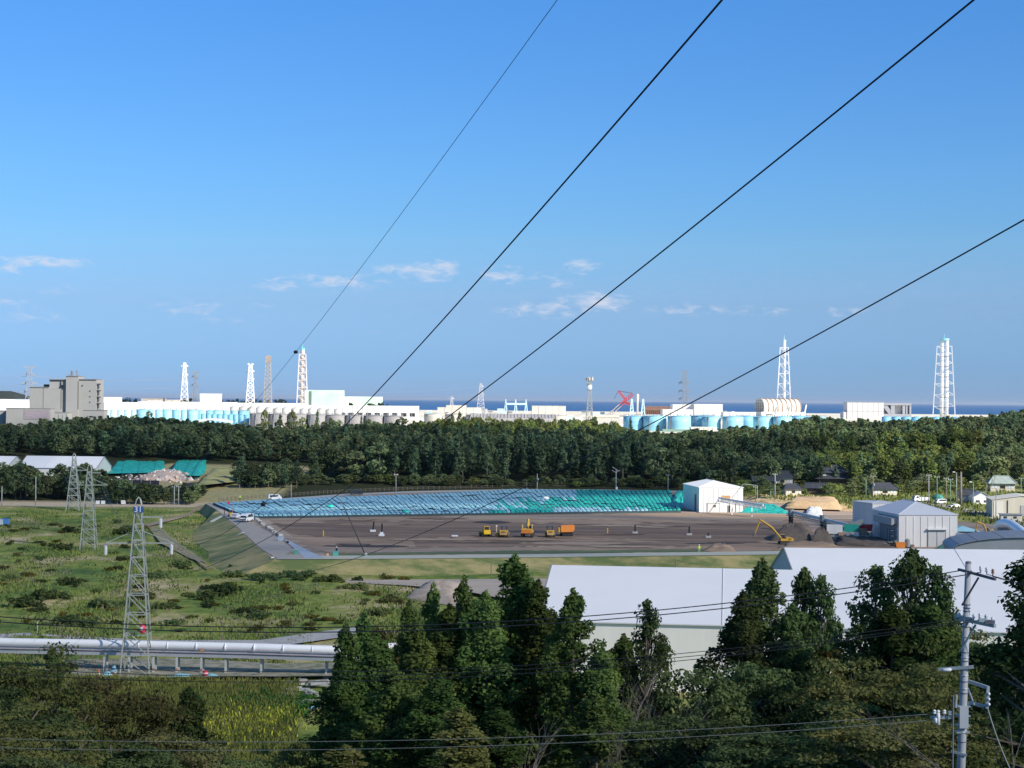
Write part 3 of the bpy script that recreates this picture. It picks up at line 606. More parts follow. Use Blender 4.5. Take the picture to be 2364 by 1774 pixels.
def tent(name, label, r0, r1, half, ridge, eave, ends=(True, True), seams=5):
    """long white membrane tent from ridge end to ridge end"""
    r0, r1 = Vector(r0), Vector(r1); u = (r1-r0); ln = u.length; u.normalize()
    root = thing(name, label, 'tent', (r0.x, r0.y, hh(r0.x, r0.y)), math.atan2(u.y, u.x)); z0 = root.location.z; rz_, ez = ridge-z0, eave-z0
    wm = mat('tent_wall', (.86,.82,.74), .7, .06, .3, sc3=(1,1,.1))
    w = MB(); w.add([(0,-half,-.5),(ln,-half,-.5),(ln,-half,ez),(0,-half,ez)], [(0,1,2,3)]); w.add([(0,half,-.5),(ln,half,-.5),(ln,half,ez),(0,half,ez)], [(3,2,1,0)]); w.build('side_wall', wm, root)
    g = mat('tent_gable_shaded', (.50,.54,.52), .7, .05, .3)  # white membrane greyed down, the shade on the end walls put into its colour
    for x in (0, ln): MB().add([(x,-half,-.5),(x,half,-.5),(x,half,ez),(x,0,rz_),(x,-half,ez)], [(0,1,2,3,4)]).build('gable', g, root)
    r = MB(); t = .12
    for s in (-1, 1): r.add([(-.3,0,rz_+t),(ln+.3,0,rz_+t),(ln+.3,s*(half+.3),ez+t-.1),(-.3,s*(half+.3),ez+t-.1),(-.3,0,rz_),(ln+.3,0,rz_),(ln+.3,s*(half+.3),ez-.1),(-.3,s*(half+.3),ez-.1)], [(0,1,2,3),(7,6,5,4),(0,4,5,1),(1,5,6,2),(2,6,7,3),(3,7,4,0)])
    r.build('roof', white_mem, root)
    for k in range(1, seams):
        x = ln*k/seams; MB().beam((x,0,rz_+t+.03), (x,-half-.3,ez+t-.07), .09).build('roof_seam', mat('seam_grey', (.55,.56,.58), .6, .05, 1), root)
        MB().beam((x,0,rz_+t+.03), (x,half+.3,ez+t-.07), .09).build('roof_seam', MATS['seam_grey'], root)
    for x in (-.25, ln+.25): 
        for s in (-1, 1): MB().beam((x,0,rz_+t+.02), (x,s*(half+.3),ez+t-.08), .22).build('edge_trim', mat('edge_trim_dark', (.25,.26,.28), .6, .1, 1), root)
    MB().beam((0,-half-.36,ez-.05), (ln,-half-.36,ez-.05), .16).build('gutter', mat('gutter_white', (.72,.72,.72), .5, .05, 1), root)
    return root
a = at(1277,1306,281); b = at(1735,1316,277); zr = (a.z+b.z)/2; u = (b-a).normalized()
tent('membrane_tent', 'nearest long white membrane tent roof behind the cedars with pale wall below', (a.x,a.y,0), (a.x+u.x*82,a.y+u.y*82,0), 22, zr, 43-.1275*258, seams=3)
a = at(1812,1266,333)
tent('membrane_tent', 'second long white membrane tent with shaded grey gable, further right', (a.x,a.y,0), (a.x+130,a.y-1,0), 20, a.z, a.z-6.2, seams=4)
for (x0, x1, y, lab) in ((63,240,1053,'white membrane tent behind the dark trees with a grey right gable'),(-60,38,1053,'white membrane tent cut by the left edge of the photo')):
    a, b = at(x0,y,815), at(x1,y,812); t_ = tent('far_tent', lab, (a.x,a.y,0), (b.x,b.y,0), 11, a.z, a.z-5.0, seams=3); t_['group'] = 'far tents on the left'
# grey curved roof building at the right edge
c = at(2372,1246,405); cr = thing('curved_roof_shed', 'grey curved sheet roof shed between the tents and the silver pipe at right', 'shed', (c.x, 405, hh(c.x,405)), R(-8)); prof = [(-17,0),(-17,7.0)]+[(17*math.sin(t), 7.0+3.4*(math.cos(t)-0)*1.0-3.4*math.cos(R(90))) for t in [R(-90+k*15) for k in range(13)]]+[(17,0)]
zt = at(2360,1243,395).z - hh(c.x,405)
prof = [(-18,-.5)] + [(18*math.sin(t), zt-3.2+3.2*math.cos(t)) for t in [R(-88+k*11) for k in range(17)]] + [(18,-.5)]
MB().ext(prof, -10, 10, 'y').build('wall', mat('shed_wall_grey', (.30,.32,.34), .6, .1, .3), cr)
for k in range(8):
    t0, t1 = R(-88+k*22), R(-88+(k+1)*22-.7); q = lambda t, o: (18.3*math.sin(t), zt-3.2+3.3*math.cos(t)+o)
    MB().ext([q(t0,.05), q((t0+t1)/2,.05), q(t1,.05), q(t1,.22), q((t0+t1)/2,.22), q(t0,.22)], -10.5, 10.5, 'y').build('roof_panel', greyroof, cr)

def house(label, px, w, d, zb, hw, hr, rot, roofm=slate, wallm=plaster, lower=False, hip=True, name='tiled_house', cat='house', wins=4):
    c = ground_at(*px) if px[1] < 2 else gh(*px); root = thing(name, label, cat, (c.x, c.y+d/2, c.z), rot)
    box1('wall', (0,0,hw/2-.4), (w,d,hw+.8), wallm, root); e = 1.0; rw, rd = w/2+e, d/2+e; hx = rw*.55 if hip else rw
    r = MB(); r.add([(-rw,-rd,hw-.1),(rw,-rd,hw-.1),(rw,rd,hw-.1),(-rw,rd,hw-.1),(-hx,0,hw+hr),(hx,0,hw+hr),(-hx*.98,0,hw+hr+.02)], [(0,1,5,4),(1,2,5),(2,3,4,5),(3,0,4),(3,2,1,0)]); ro = r.build('roof', roofm, root)
    MB().beam((-hx,0,hw+hr+.12),(hx,0,hw+hr+.12),.45).build('ridge', roofm, ro)
    if hip:
        for sx in (-1,1):
            for sy in (-1,1): MB().beam((sx*hx,0,hw+hr+.08),(sx*rw,sy*rd,hw+.05),.25).build('hip_ridge', roofm, ro)
    if lower:
        r = MB(); k = 1.35; r.add([(-rw*k,-rd*k-1,hw*.52),(rw*k,-rd*k-1,hw*.52),(rw*k,rd,hw*.52),(-rw*k,rd,hw*.52),(-w/2-.05,-d/2-.05,hw*.52+1.3),(w/2+.05,-d/2-.05,hw*.52+1.3),(w/2+.05,rd,hw*.52+1.3),(-w/2-.05,rd,hw*.52+1.3)], [(0,1,5,4),(1,2,6,5),(3,0,4,7),(3,2,1,0)]); r.build('lower_roof', roofm, root)
        box1('ground_floor_wall', (0,-1.2,hw*.25), (w*1.18,d,hw*.5), wallm, root)
    for k in range(wins):
        x = -w/2+w*(k+.5)/wins; wn = box1('window', (x,-d/2-.04,hw*(.80 if lower else .55)), (w/wins*.62,.08,hw*(.22 if lower else .38)), (mat('bright_blind', (.68,.70,.72), .4, .05, 1) if (k % 2 == 0) else glass_m), root)
        box1('frame', (x,-d/2-.09,hw*(.80 if lower else .55)), (.08,.06,hw*(.22 if lower else .38)), dark_m, wn)
    return root
darkwall = mat('dark_timber_wall', (.10,.085,.07), .85, .2, 1)
house('tiled hip roofed house with cream wall left of the road poles', (1808,1122), 9, 7, 0, 3.6, 2.6, R(-6), wins=3)
house('small tiled cottage below the cream walled house', (1830,1144), 6.5, 5, 0, 2.6, 1.8, R(8), wins=3)
house('long low grey roofed outbuilding left of the cream walled house', (1768,1124), 10, 6, 0, 2.4, 1.8, 0, wallm=darkwall, hip=False, wins=0)
house('large two storey farmhouse with dark tiled roof and two bright windows', (1923,1120), 12, 8, 0, 5.4, 3.0, R(6), wallm=darkwall, lower=True, wins=4)
house('grey roofed storehouse with white gable end beside the farmhouse', (1888,1142), 8, 5, 0, 2.6, 1.8, R(-10), wallm=darkwall, hip=False, wins=0)
house('low dark tiled house half hidden by round bushes', (2042,1144), 10, 6, 0, 2.6, 2.2, R(5), wins=3)
house('dark roofed low building left of the white gabled house', (2238,1160), 7, 6, 0, 2.8, 1.9, R(-15), wins=2)
house('pale green roofed house in the trees at the right edge', (2318,1135), 10, 8, 0, 3.4, 2.8, R(-8), roofm=mat('pale_green_roof', (.34,.40,.36), .6, .15, .5), wins=3)
# white gabled house seen gable on
c = gh(2268,1164); g = thing('gabled_house', 'bright white gabled house with two small windows near the right edge', 'house', c, R(-4)); g.location.y += .1
MB().add([(-3.6,0,-.5),(3.6,0,-.5),(3.6,0,2.4),(0,0,4.4),(-3.6,0,2.4),(-3.6,9,-.5),(3.6,9,-.5),(3.6,9,2.4),(0,9,4.4),(-3.6,9,2.4)], [(0,1,2,3,4),(9,8,7,6,5),(0,4,9,5),(1,6,7,2)]).build('wall', mat('bright_white_wall', (.80,.80,.78), .7, .04, .5), g)
for s in (-1, 1): MB().ext([(0,4.45),(s*4.0,2.25),(s*4.0,2.4),(0,4.62)], -.4, 9.4, 'y').build('roof', mat('light_edge_roof', (.45,.47,.48), .6, .1, 1), g)
for x in (-1.7, 1.3): w_ = box1('window', (x,-.05,1.0), (1.3,.08,.8), glass_m, g); box1('frame', (x,-.1,1.0), (.06,.06,.8), white_steel, w_)
# beige warehouse
c = gh(2318,1196); g = thing('beige_warehouse', 'beige steel warehouse with roller shutter at the right edge of the photo', 'warehouse', (c.x,c.y,c.z), R(-8))
MB().ext([(-4,-.5),(16,-.5),(16,6.2),(6,7.6),(-4,6.2)], 0, 16, 'y').build('wall', mat('beige_cladding', (.56,.52,.43), .7, .08, .5, sc3=(1,1,.1)), g)
for s, x0, x1 in ((-1,6,-4.4),(1,6,16.4)): MB().ext([(x0,7.66),(x1,6.16),(x1,6.3),(x0,7.85)], -.3, 16.3, 'y').build('roof', mat('cream_roof', (.60,.58,.52), .6, .08, .5), g)
sh_ = box1('roller_shutter', (8.5,-.08,2.2), (6,.12,4.4), mat('shutter_grey', (.40,.38,.38), .6, .1, 1, sc3=(1,1,6)), g)
box1('downpipe', (1.2,-.12,3), (.18,.18,6.2), dark_m, g); box1('corner_panel', (-1.9,-.08,2.9), (3.2,.1,5.6), mat('cream_panel', (.66,.63,.55), .7, .05, 1), g)
c = gh(2335,1204); g = thing('low_hut', 'low pale hut in front of the beige warehouse', 'hut', c, R(-8)); box1('wall', (0,2,1), (7,4,2.4), mat('hut_wall', (.50,.48,.42), .8, .1, 1), g); box1('roof', (0,2,2.35), (7.6,4.8,.22), greyroof, g)
for x in (-2, 1.2): box1('window', (x,-.04,1.3), (1.1,.06,.7), glass_m, g)
# ------------------------------------------------------------------ lattice towers
def lattice(H, wb, wt, n, t, root, m, ends=1.0, xb=True, tt=None, z0=0.):
    tt = tt or t*.7
    for sx in (-1,1):
        for sy in (-1,1): MB().beam((sx*wb/2,sy*wb/2,z0-.5),(sx*wt/2,sy*wt/2,z0+H),t,t*.8).build('leg', m, root)
    b = MB(); zs = [H*(1-(1-k/n)**1.15) for k in range(n+1)]
    for k in range(n+1):
        w = wb+(wt-wb)*zs[k]/H; c = [(-w/2,-w/2),(w/2,-w/2),(w/2,w/2),(-w/2,w/2)]
        if k: 
            for i in range(4): p, q = c[i], c[(i+1) % 4]; b.beam((*p,z0+zs[k]),(*q,z0+zs[k]),tt)
        if k < n:
            w2 = wb+(wt-wb)*zs[k+1]/H; d = [(-w2/2,-w2/2),(w2/2,-w2/2),(w2/2,w2/2),(-w2/2,w2/2)]
            for i in range(4):
                j = (i+1) % 4; p_, q_ = (i, j) if (xb or i in (2,3)) else (j, i); b.beam((*c[p_],z0+zs[k]),(*d[q_],z0+zs[k+1]),tt)
                if xb: b.beam((*c[j],z0+zs[k]),(*d[i],z0+zs[k+1]),tt)
    b.build('bracing', m, root)
def place(xc, ybase, ytop, D, ph=None):
    """base point on the terrain at distance D under photo column xc, and the height that reaches ytop"""
    P = ground_at(xc, D); X = at(xc, (ytop+ybase)/2, D).x; P.x = X; return P, at(xc, ytop, D).z - P.z
def ppx(D): return D/F
def tower(label, xc, ytop, D, wtop_px, wbase_px, n, t, m, arms=(), name='transmission_tower', cat='pylon', group=None, cap=None, xb=True):
    P, H = place(xc, 930, ytop, D); t *= .72; root = thing(name, label, cat, P, -math.atan2(P.x, P.y)+rnd.uniform(-.08,.08), group); s = D/F
    lattice(H, wbase_px*s, wtop_px*s, n, t, root, m, xb=xb)
    for (ya, half, drop) in arms:
        z = at(xc, ya, D).z-P.z; h = half*s
        for sx in (-1, 1):
            b = MB(); b.beam((sx*wtop_px*s*.4,0,z),(sx*h,0,z+.3),t*1.5,t*1.0); b.beam((sx*wtop_px*s*.4,0,z+drop*s),(sx*h,0,z+.3),t*1.2,t*.8); b.build('arm', m, root)
            MB().beam((sx*h,0,z+.3),(sx*h,0,z-2.2),t*.5).build('insulator', galv_far, root)
    return root, P, H
def horns(root, z, s, wpx, m, t):      # the V shaped crown of a ground wire peak
    for sx in (-1, 1):
        b = MB(); b.beam((sx*.6,0,z-6*s),(sx*wpx*s,0,z),t); b.beam((0,0,z-2.5*s),(sx*wpx*s,0,z),t*.8); b.build('crown_horn', m, root)
r_, P_, H_ = tower('grey transmission pylon with V crown left of the grey clinic', 68, 853, 1750, 7, 22, 8, 1.0, galv_far, ((866,15,5),(886,18,5),(906,19,5)), group='far grey pylons'); horns(r_, H_+3, 1750/F, 13, galv_far, 1.0)
r_, P_, H_ = tower('white lattice pylon, the left one above the long white halls', 426, 838, 2300, 5, 20, 10, 1.3, white_steel, ((846,8,4),(866,8,4),(885,8,4)), group='white pylons over the plant')
r_, P_, H_ = tower('grey pylon with V crown just right of the left white pylon', 451, 862, 2350, 6, 15, 8, 1.3, galv_far, ((870,8,3),(889,8,3)), group='far grey pylons'); horns(r_, H_+3, 2350/F, 9, galv_far, 1.2)
r_, P_, H_ = tower('white lattice pylon with three arm levels, right one left of the tall grey mast', 578, 842, 2300, 7, 22, 10, 1.3, white_steel, ((842,7,3),(858,9,4),(876,9,4),(895,9,4)), group='white pylons over the plant')
r_, P_, H_ = tower('tall slim grey lattice mast with a square head left of the green capped stack', 619, 822, 2300, 10, 19, 13, 1.1, mat('brown_grey_steel', (.36,.36,.34), .7, .15, .05, col2=(.42,.34,.28)), name='lattice_mast', cat='mast')
b = MB(); b.box((0,0,H_-5), (5.6,5.6,9)); b.build('head_panel', MATS['brown_grey_steel'], r_)
tower('faint pale pylon standing against the sea in the middle of the photo', 1110, 886, 2450, 4, 19, 8, .95, mat('hazy_pale_steel', (.50,.50,.54), .7, .1, .05), ((893,7,4),(911,8,4)), group='faint pylons at the shore')
tower('smallest faint pylon standing on the cream coloured buildings', 1043, 916, 2500, 3, 10, 5, .9, MATS['hazy_pale_steel'], ((921,6,3),), group='faint pylons at the shore')
r_, P_, H_ = tower('dark grey flat topped pylon with drooping arms above the blue tanks', 1580, 856, 1900, 9, 15, 11, 1.0, galv_far, ((885,13,5),(904,13,5),(922,13,5)), group='far grey pylons')
# telecom tower
r_, P_, H_ = tower('grey telecom tower with round dish and antenna platform against the sea', 1361, 876, 1700, 5, 15, 8, .75, galv, name='telecom_tower', cat='tower'); s = 1700/F
MB().lathe([(6*s,-.3),(6.5*s,0),(6.5*s,1)], (0,0,H_-6), 12).build('lower_platform', galv, r_)
for a_ in range(8): MB().box((7*s*math.cos(a_*.785), 7*s*math.sin(a_*.785), H_+.4), (1.5,1.5,3.4), a_*.785).build('panel_antenna', grey_far, r_)
for x_ in (-8*s, 8*s): MB().lathe([(.2,-1.2),(1.7,-.3),(1.9,0)], (x_,-1,H_-1.0), 12).build('drum_antenna', grey_far, r_)
d_ = MB().lathe([(.3,1.2),(2.1,.2),(2.3,0),(0,.3)], n=16).build('dish', mat('dish_white', (.8,.84,.86), .4, .03, 1), r_, True, (0,-3.2,H_-8)); d_.rotation_euler = (R(90),0,0)
MB().beam((0,0,H_),(0,0,H_+4),.5).build('lightning_rod', galv, r_)

def stack(label, xc, ytop_lat, ycap, D, wt, wb, n, pipes, m, pipem, capm, t, rdx=5, stain=None, top_ext=None):
    P, H = place(xc, 940, ytop_lat, D); root = thing('exhaust_stack', label, 'chimney', P, -math.atan2(P.x, P.y)); s = D/F
    lattice(H, wb*s, wt*s, n, t, root, m, tt=t*.5, xb=False)
    zc = at(xc, ycap, D).z-P.z
    for px_ in pipes:
        r0 = rdx*s; MB().lathe([(r0,-.5),(r0,zc*.35),(r0*.98,zc*.96),(r0*.98,zc)], (px_*s,0,0), 16).build('flue', pipem, root, True)
        for k in range(1, n+1):
            z = H*k/n; MB().lathe([(r0*1.12,-.5),(r0*1.18,0),(r0*1.12,.5)], (px_*s,0,z), 12).build('collar', stain or m, root)
    MB().lathe([((rdx+abs(pipes[0]))*s*1.02,0),((rdx+abs(pipes[0]))*s*1.1,1.2),((rdx+abs(pipes[0]))*s*1.1,2.4),((rdx+abs(pipes[0]))*s*.9,2.6)], (0,0,zc-1.5), 16).build('cap', capm, root)
    MB().beam((0,0,zc),(0,0,zc+7),.7,.35).build('lightning_rod', capm, root)
    for k in (.42, .72): 
        w = (wb+(wt-wb)*k)*s; b = MB(); [b.box((sx*w/2,0,H*k),(2.2,w,.7)) for sx in (-1,1)]; b.build('walkway', stain or m, root)
    return root, P, H, s
whitepipe = mat('white_flue', (.80,.82,.82), .4, .04, .1)
r_, P_, H_, s_ = stack('white exhaust stack with turquoise cap left of the green building', 698, 818, 806, 2200, 15, 26, 8, (0,), mat('pinkish_white_steel', (.76,.73,.70), .6, .1, .03, col2=(.62,.52,.48)), mat('stained_flue', (.74,.68,.62), .6, .1, .03, col2=(.60,.46,.40)), cyan_m, 1.2, 5.0, MATS['pinkish_white_steel'])
MB().lathe([(4.4*s_,0),(4.4*s_,7),(3.6*s_,7.2)], (0,0,H_-.5), 14).build('turquoise_top', cyan_m, r_)
stack('white exhaust stack with single flue rising behind the domed building', 1810, 803, 787, 2150, 18, 34, 7, (0,), white_steel, whitepipe, mat('pale_cyan_cap', (.55,.78,.80), .5, .05, .2), 1.2, 3.8, white_steel)
stack('white exhaust stack with twin flues at the right over the forest', 2180, 800, 784, 2150, 33, 50, 7, (-5.2,5.2), mat('pale_lilac_steel', (.66,.68,.72), .5, .05, .1), whitepipe, mat('sky_blue_cap', (.30,.66,.76), .5, .05, .2), 1.1, 4.5, mat('collar_grey', (.40,.36,.36), .7, .1, .1))

# ------------------------------------------------------------------ plant buildings and tanks
def bld(name, label, x0, x1, ytop, D, dep, m, roofm=None, cat='building', group=None, rz=0, seams=0, wins=None, para=.5, parts=()):
    xc = (x0+x1)/2; P = ground_at(xc, D); yb = pix(P)[1]; P.x = at(xc, yb, D).x; H = at(xc, ytop, D).z-P.z; w = (x1-x0)*D/F
    root = thing(name, label, cat, P, rz, group); H = max(H, 1.5)
    box1('wall', (0,dep/2,H/2-1), (w,dep,H+2), m, root); rr = MB(); rr.box((0,dep/2,H+para/2), (w+.5,dep+.5,para)); rr.build('roof', roofm or m, root)
    for k in range(1, seams): box1('wall_seam', (-w/2+w*k/seams, -.12, H/2), (.35,.2,H*.98), mat('wall_seam_grey', (.40,.40,.40), .8, .1, .1), root)  # grey strips along the panel joints
    if wins:
        nx, nz, ww, wh, z0, dz = wins
        for i in range(nx):
            for j in range(nz): box1('window', (-w/2+w*(i+.5)/nx, -.08, z0+j*dz), (ww,.12,wh), glass_m, root)
    return root, w, H
# clinic (nearer)
D = 1090; s = D/F
P = ground_at(150, D); zg = P.z; X = lambda x: at(x, 930, D).x
cl_ = thing('clinic_building', 'big stepped grey beige concrete hospital block with outside stairs on its right', 'hospital', (X(150), D, zg)); Zc = lambda y, x=150: at(x, y, D).z-zg; x0_ = X(150)
def cbx(name, xa, xb, yt, yb, d0, d1, m_, par=cl_): 
    zt, zb_ = Zc(yt), Zc(yb); return box1(name, ((X(xa)+X(xb))/2-x0_, (d0+d1)/2, (zt+zb_)/2), (X(xb)-X(xa), d1-d0, zt-zb_), m_, par)
cbx('wing_wall', 68,141,895,990,0,16,clinic_m); cbx('main_wall', 113,180,877,990,.8,22,clinic_m); cbx('stair_core_wall', 153,181,869,990,-1.2,14,clinic_m); cbx('east_wall', 181,222,876,990,.3,20,clinic_m)
for (a_, b_, y_) in ((68,112,894),(113,152,876),(153,181,868),(181,222,875)): cbx('parapet', a_-.5,b_+.5,y_,y_+1.6,-1.6 if a_ == 153 else -.4,14,mat('parapet_grey', (.22,.215,.20), .85, .08, .2))
for x_ in (100,141,181): cbx('wall_joint', x_-.4,x_+.4,880 if x_ > 110 else 897,945,-.15 if x_ < 150 else -1.35,.9,mat('joint_grey', (.16,.155,.145), .9, .1, .2))
for x_, y_ in ((143,891),(150.5,891),(190,890),(208,902),(208,915),(208,928)): cbx('window', x_-(1.3 if y_ < 892 else .8),x_+(1.3 if y_ < 892 else .8),y_-(2.2 if x_ < 160 else 1),y_+(2.2 if x_ < 160 else 1),-.2 if x_ > 182 or x_ < 141 else -1.4,.9,glass_m)
for k in range(5): f_ = cbx('stair_flight', 221.5,226.5,885+k*15,888+k*15,1,7,mat('stair_dark', (.07,.07,.08), .8, .1, 1)); cbx('stair_flight', 223,225,888+k*15,897+k*15,2,5,MATS['stair_dark'])
for x_, h_ in ((160,14),(163,12),(173,14),(155,5),(178,5)): MB().beam((X(x_)-x0_,4,Zc(869)),(X(x_)-x0_,4,Zc(869-h_)),1.0 if h_ > 10 else .5).build('roof_aerial', galv_far, cl_)
for x_, w_ in ((100,9),(112,14),(124,5),(131,3)): cbx('roof_plant', x_-w_/2,x_+w_/2,888 if x_ < 120 else 890,895,5,9,mat('roof_plant_green', (.05,.12,.09), .7, .3, .3))
for i, (a_, b_, yt, yb, d0, lab, m_) in enumerate(((14,116,944,990,-30,'low pale annex with a faded mauve panel in front of the clinic', clinic_m),(-30,20,950,990,-22,'low annex at the far left edge below the white tent roof', clinic_m),(192,240,947,990,-20,'low grey annex with a small opening right of the clinic', clinic_m),(116,156,953,975,-12,'long low canopy roof between the two clinic annexes', mat('canopy_grey', (.36,.37,.36), .7, .1, .3)))):
    D2 = D+d0; P = ground_at((a_+b_)/2, D2); g = thing('annex_building', lab, 'annex', (at((a_+b_)/2,960,D2).x, D2, P.z)); H = at(100,yt,D2).z-P.z; w = (b_-a_)*D2/F
    box1('wall', (0,5,H/2-1), (w,10,H+2), m_, g); box1('roof', (0,5,H+.15), (w+.6,10.6,.3), mat('annex_roof_grey', (.30,.30,.29), .8, .1, .3), g)
    if i == 0:
        box1('mauve_panel', (w*.19,-.12,H*.70), (w*.56,.2,H*.48), pink_m, g)
        for k, (u_, v_) in enumerate(((-.02,.62),(.10,.60),(.2,.66),(.33,.58),(.38,.63))): box1('panel_mark', (w*u_,-.26,H*v_), (1.6,.06,.7), mat('faded_violet', (.34,.28,.40), .8, .1, 1), g)
    if i == 2: box1('window', (-w*.12,-.08,H*.62), (2.2,.1,.9), dark_m, g)
    if i == 3:
        for k in range(5): box1('post', (-w*.45+w*.9*k/4,-.1,H/2-1), (.3,.3,H), galv, g)
# white halls and tents left of the clinic and behind it
r_, w_, H_ = bld('white_tank_hall', 'bright white arched tank hall at the far left edge', -60, 66, 931, 1400, 60, white_far, group='white halls of the plant')
b = MB(); b.ext([(-w_/2,H_)]+[(w_/2*math.sin(R(t)), H_+3.2*math.cos(R(t))) for t in range(-90,91,15)]+[(w_/2,H_)], 0, 60, 'y'); b.build('arched_roof', white_far, r_)
for (a_, b_, y_, D_, dep, m_, lab, se) in (
    (222,266,918,2300,40,white_far,'small white hall touching the right side of the clinic roofline',3),
    (222,312,930,1900,60,white_far,'long low white hall just right of the clinic',5),
    (325,370,921,2300,40,mat('tan_grey_gable', (.45,.40,.35), .8, .1, .1),'grey brown roofed hall left of the left white pylon',0),
    (340,368,926,2250,20,white_far,'small white block in front of the grey brown hall',0),
    (380,414,924,2350,30,cream_far,'low cream block behind the foot of the left white pylon',2),
    (461,500,910,2250,40,white_far,'square white building right of the V crowned grey pylon',4),
    (318,528,929.5,1650,50,white_far,'very long white hall above the row of blue tanks',14),
    (528,700,932,1750,40,white_far,'long white hall behind the grey domed tanks',10),
    (700,790,937,1900,40,white_far,'white low hall below the turquoise capped stack',5),
    (780,962,938.5,1650,40,white_far,'long white shed with dark openings right of the green building',16),
    (1030,1075,937,2100,30,cream_far,'cream block under the faint pylon in the middle',3),
    (1010,1110,942,2000,30,cream_far,'wide low cream platform under the small cream block',6),
    (1228,1306,938.5,1900,30,cream_far,'cream box building in front of the sea right of the blue frames',5),
    (1553,1598,935,1800,30,white_far,'white box building behind the blue tanks left of its twin',2),
    (1603,1668,934.5,1780,40,white_far,'larger white box building behind the blue tanks',3),
    (1530,1600,947,1650,25,white_far,'low white platform building at the foot of the dark pylon',4),
    (1670,1745,953,1650,20,white_far,'low white wall left of the domed building',5),
    (1595,1655,988,1190,10,mat('warm_white_wall', (.76,.72,.64), .7, .06, .2),'low warm white shed at the foot of the blue tanks',6)):
    r_, w_, H_ = bld('white_hall' if m_ is white_far else 'plant_building', lab, a_, b_, y_, D_, dep, m_, seams=se, group=None)
    if 'dark openings' in lab:
        for k in range(9): box1('opening', (-w_/2+w_*(k+.5)/9,-.1,H_*.35), (w_/9*.6,.15,H_*.28), dark_m, r_)
# green mottled reactor buildings at left
r_, w_, H_ = bld('reactor_building', 'tall pale green mottled building right of the turquoise capped stack', 703, 787, 902, 2250, 45, green_bld, white_far, cat='building', seams=0)
box1('dark_stripe', (-w_*.35,-.15,H_*.5), (w_*.08,.2,H_*.92), mat('dark_green_stripe', (.14,.20,.18), .8, .1, .1), r_); box1('white_bay', (-w_*.45,-.4,H_*.48), (w_*.08,.8,H_*.92), white_far, r_)
r_, w_, H_ = bld('turbine_building', 'lower pale green mottled building further right', 791, 878, 917, 2300, 40, green_bld, white_far); box1('white_bay', (-w_*.40,-.4,H_*.5), (w_*.2,.6,H_*.9), white_far, r_)
# open frames of mast like posts
P = ground_at(1191, 2300); g = thing('frame_gantry', 'pale blue gantry of three tapered posts joined by a beam against the sea', 'gantry', P); s = 2300/F; H = at(1191,922,2300).z-P.z
for x_ in (-23,0,24):
    for d_ in (-1,1): MB().beam((x_*s+d_*3.2*s,0,-1),(x_*s,0,H),1.5,1.0).build('post', ltblue_steel, g)
MB().beam((-23*s,0,at(1191,933,2300).z-P.z),(24*s,0,at(1191,933,2300).z-P.z),2.6).build('crossbeam', ltblue_steel, g)
# red lattice crane
P = ground_at(1425, 2200); g = thing('crawler_crane', 'red lattice crane with white lower boom, booms crossed like an X', 'crane', P); s = 2200/F; Zk = lambda y: at(1425,y,2200).z-P.z
def xb_(x): return (x-1425)*s
def boom(x0, y0, x1, y1, w, name, m):
    a, b = Vector((xb_(x0),0,Zk(y0))), Vector((xb_(x1),0,Zk(y1))); d = (b-a).normalized(); u = Vector((-d.z,0,d.x)); mb = MB(); n = 7
    for k in range(n):
        p, q = a.lerp(b, k/n), a.lerp(b, (k+1)/n)
        for sy in (-.5,.5):
            for su in (-.5,.5): mb.beam(p+u*w*su+Vector((0,w*sy,0)), q+u*w*su+Vector((0,w*sy,0)), .9)
            mb.beam(p+u*w*-.5+Vector((0,w*.5,0)), q+u*w*.5+Vector((0,w*-.5,0)), .6)
    mb.build(name, m, g)
boom(1404,962,1432,936,3.4,'lower_boom',rust_steel); boom(1432,936,1461,909,3.4,'upper_boom',red_m); boom(1446,925,1428,903,2.2,'luffing_jib',red_m); boom(1440,928,1455,934,2.4,'counter_jib',red_m)
b = MB(); b.beam((xb_(1428),0,Zk(903)),(xb_(1460),0,Zk(908)),.5); b.beam((xb_(1428),0,Zk(903)),(xb_(1417),0,Zk(922)),.4); b.build('pendant_line', wire_dark, g)
# damaged frames, short stack
P = ground_at(1472, 2150); g = thing('short_stack', 'short white exhaust stack with thick head between pale blue trestle frames', 'chimney', P); s = 2150/F; H = at(1472,912,2150).z-P.z
MB().lathe([(2.2*s,-1),(2.2*s,H*.75),(3.2*s,H*.8),(3.2*s,H),(2*s,H+1)], n=12).build('flue', mat('cream_flue', (.74,.72,.64), .6, .06, .1), g, True)
for x_, m_ in ((-13,ltblue_steel),(13,ltblue_steel)):
    for d_ in (-1,1): MB().beam((x_*s+d_*4.2*s,0,-1),(x_*s+d_*.8*s,0,H*.8),1.6,1.1).build('trestle_leg', m_, g)
    b = MB(); [b.beam((x_*s-4*s*(1-k*.2),0,H*(.1+.17*k)),(x_*s+4*s*(1-k*.2),0,H*(.1+.17*(k+1))),.8) for k in range(4)]; b.build('trestle_bracing', m_, g)
P = ground_at(1520, 2250); g = thing('damaged_building', 'rust brown skeletal frame of a damaged building right of the short stack', 'building', P); s = 2250/F; H = at(1520,938,2250).z-P.z
box1('core', (0,14,H*.36), (64*s,20,H*.72), mat('rust_grey_wall', (.30,.24,.22), .85, .25, .08, col2=(.42,.36,.32)), g)
for k in range(15): box1('column', (-32*s+64*s*k/14,-.4,H/2), (1.2,1.2,H), rust_m, g)
for k in range(3): box1('girder', (0,-.9,H*(.55+.2*k)), (65*s,.9,1.2), rust_m, g)
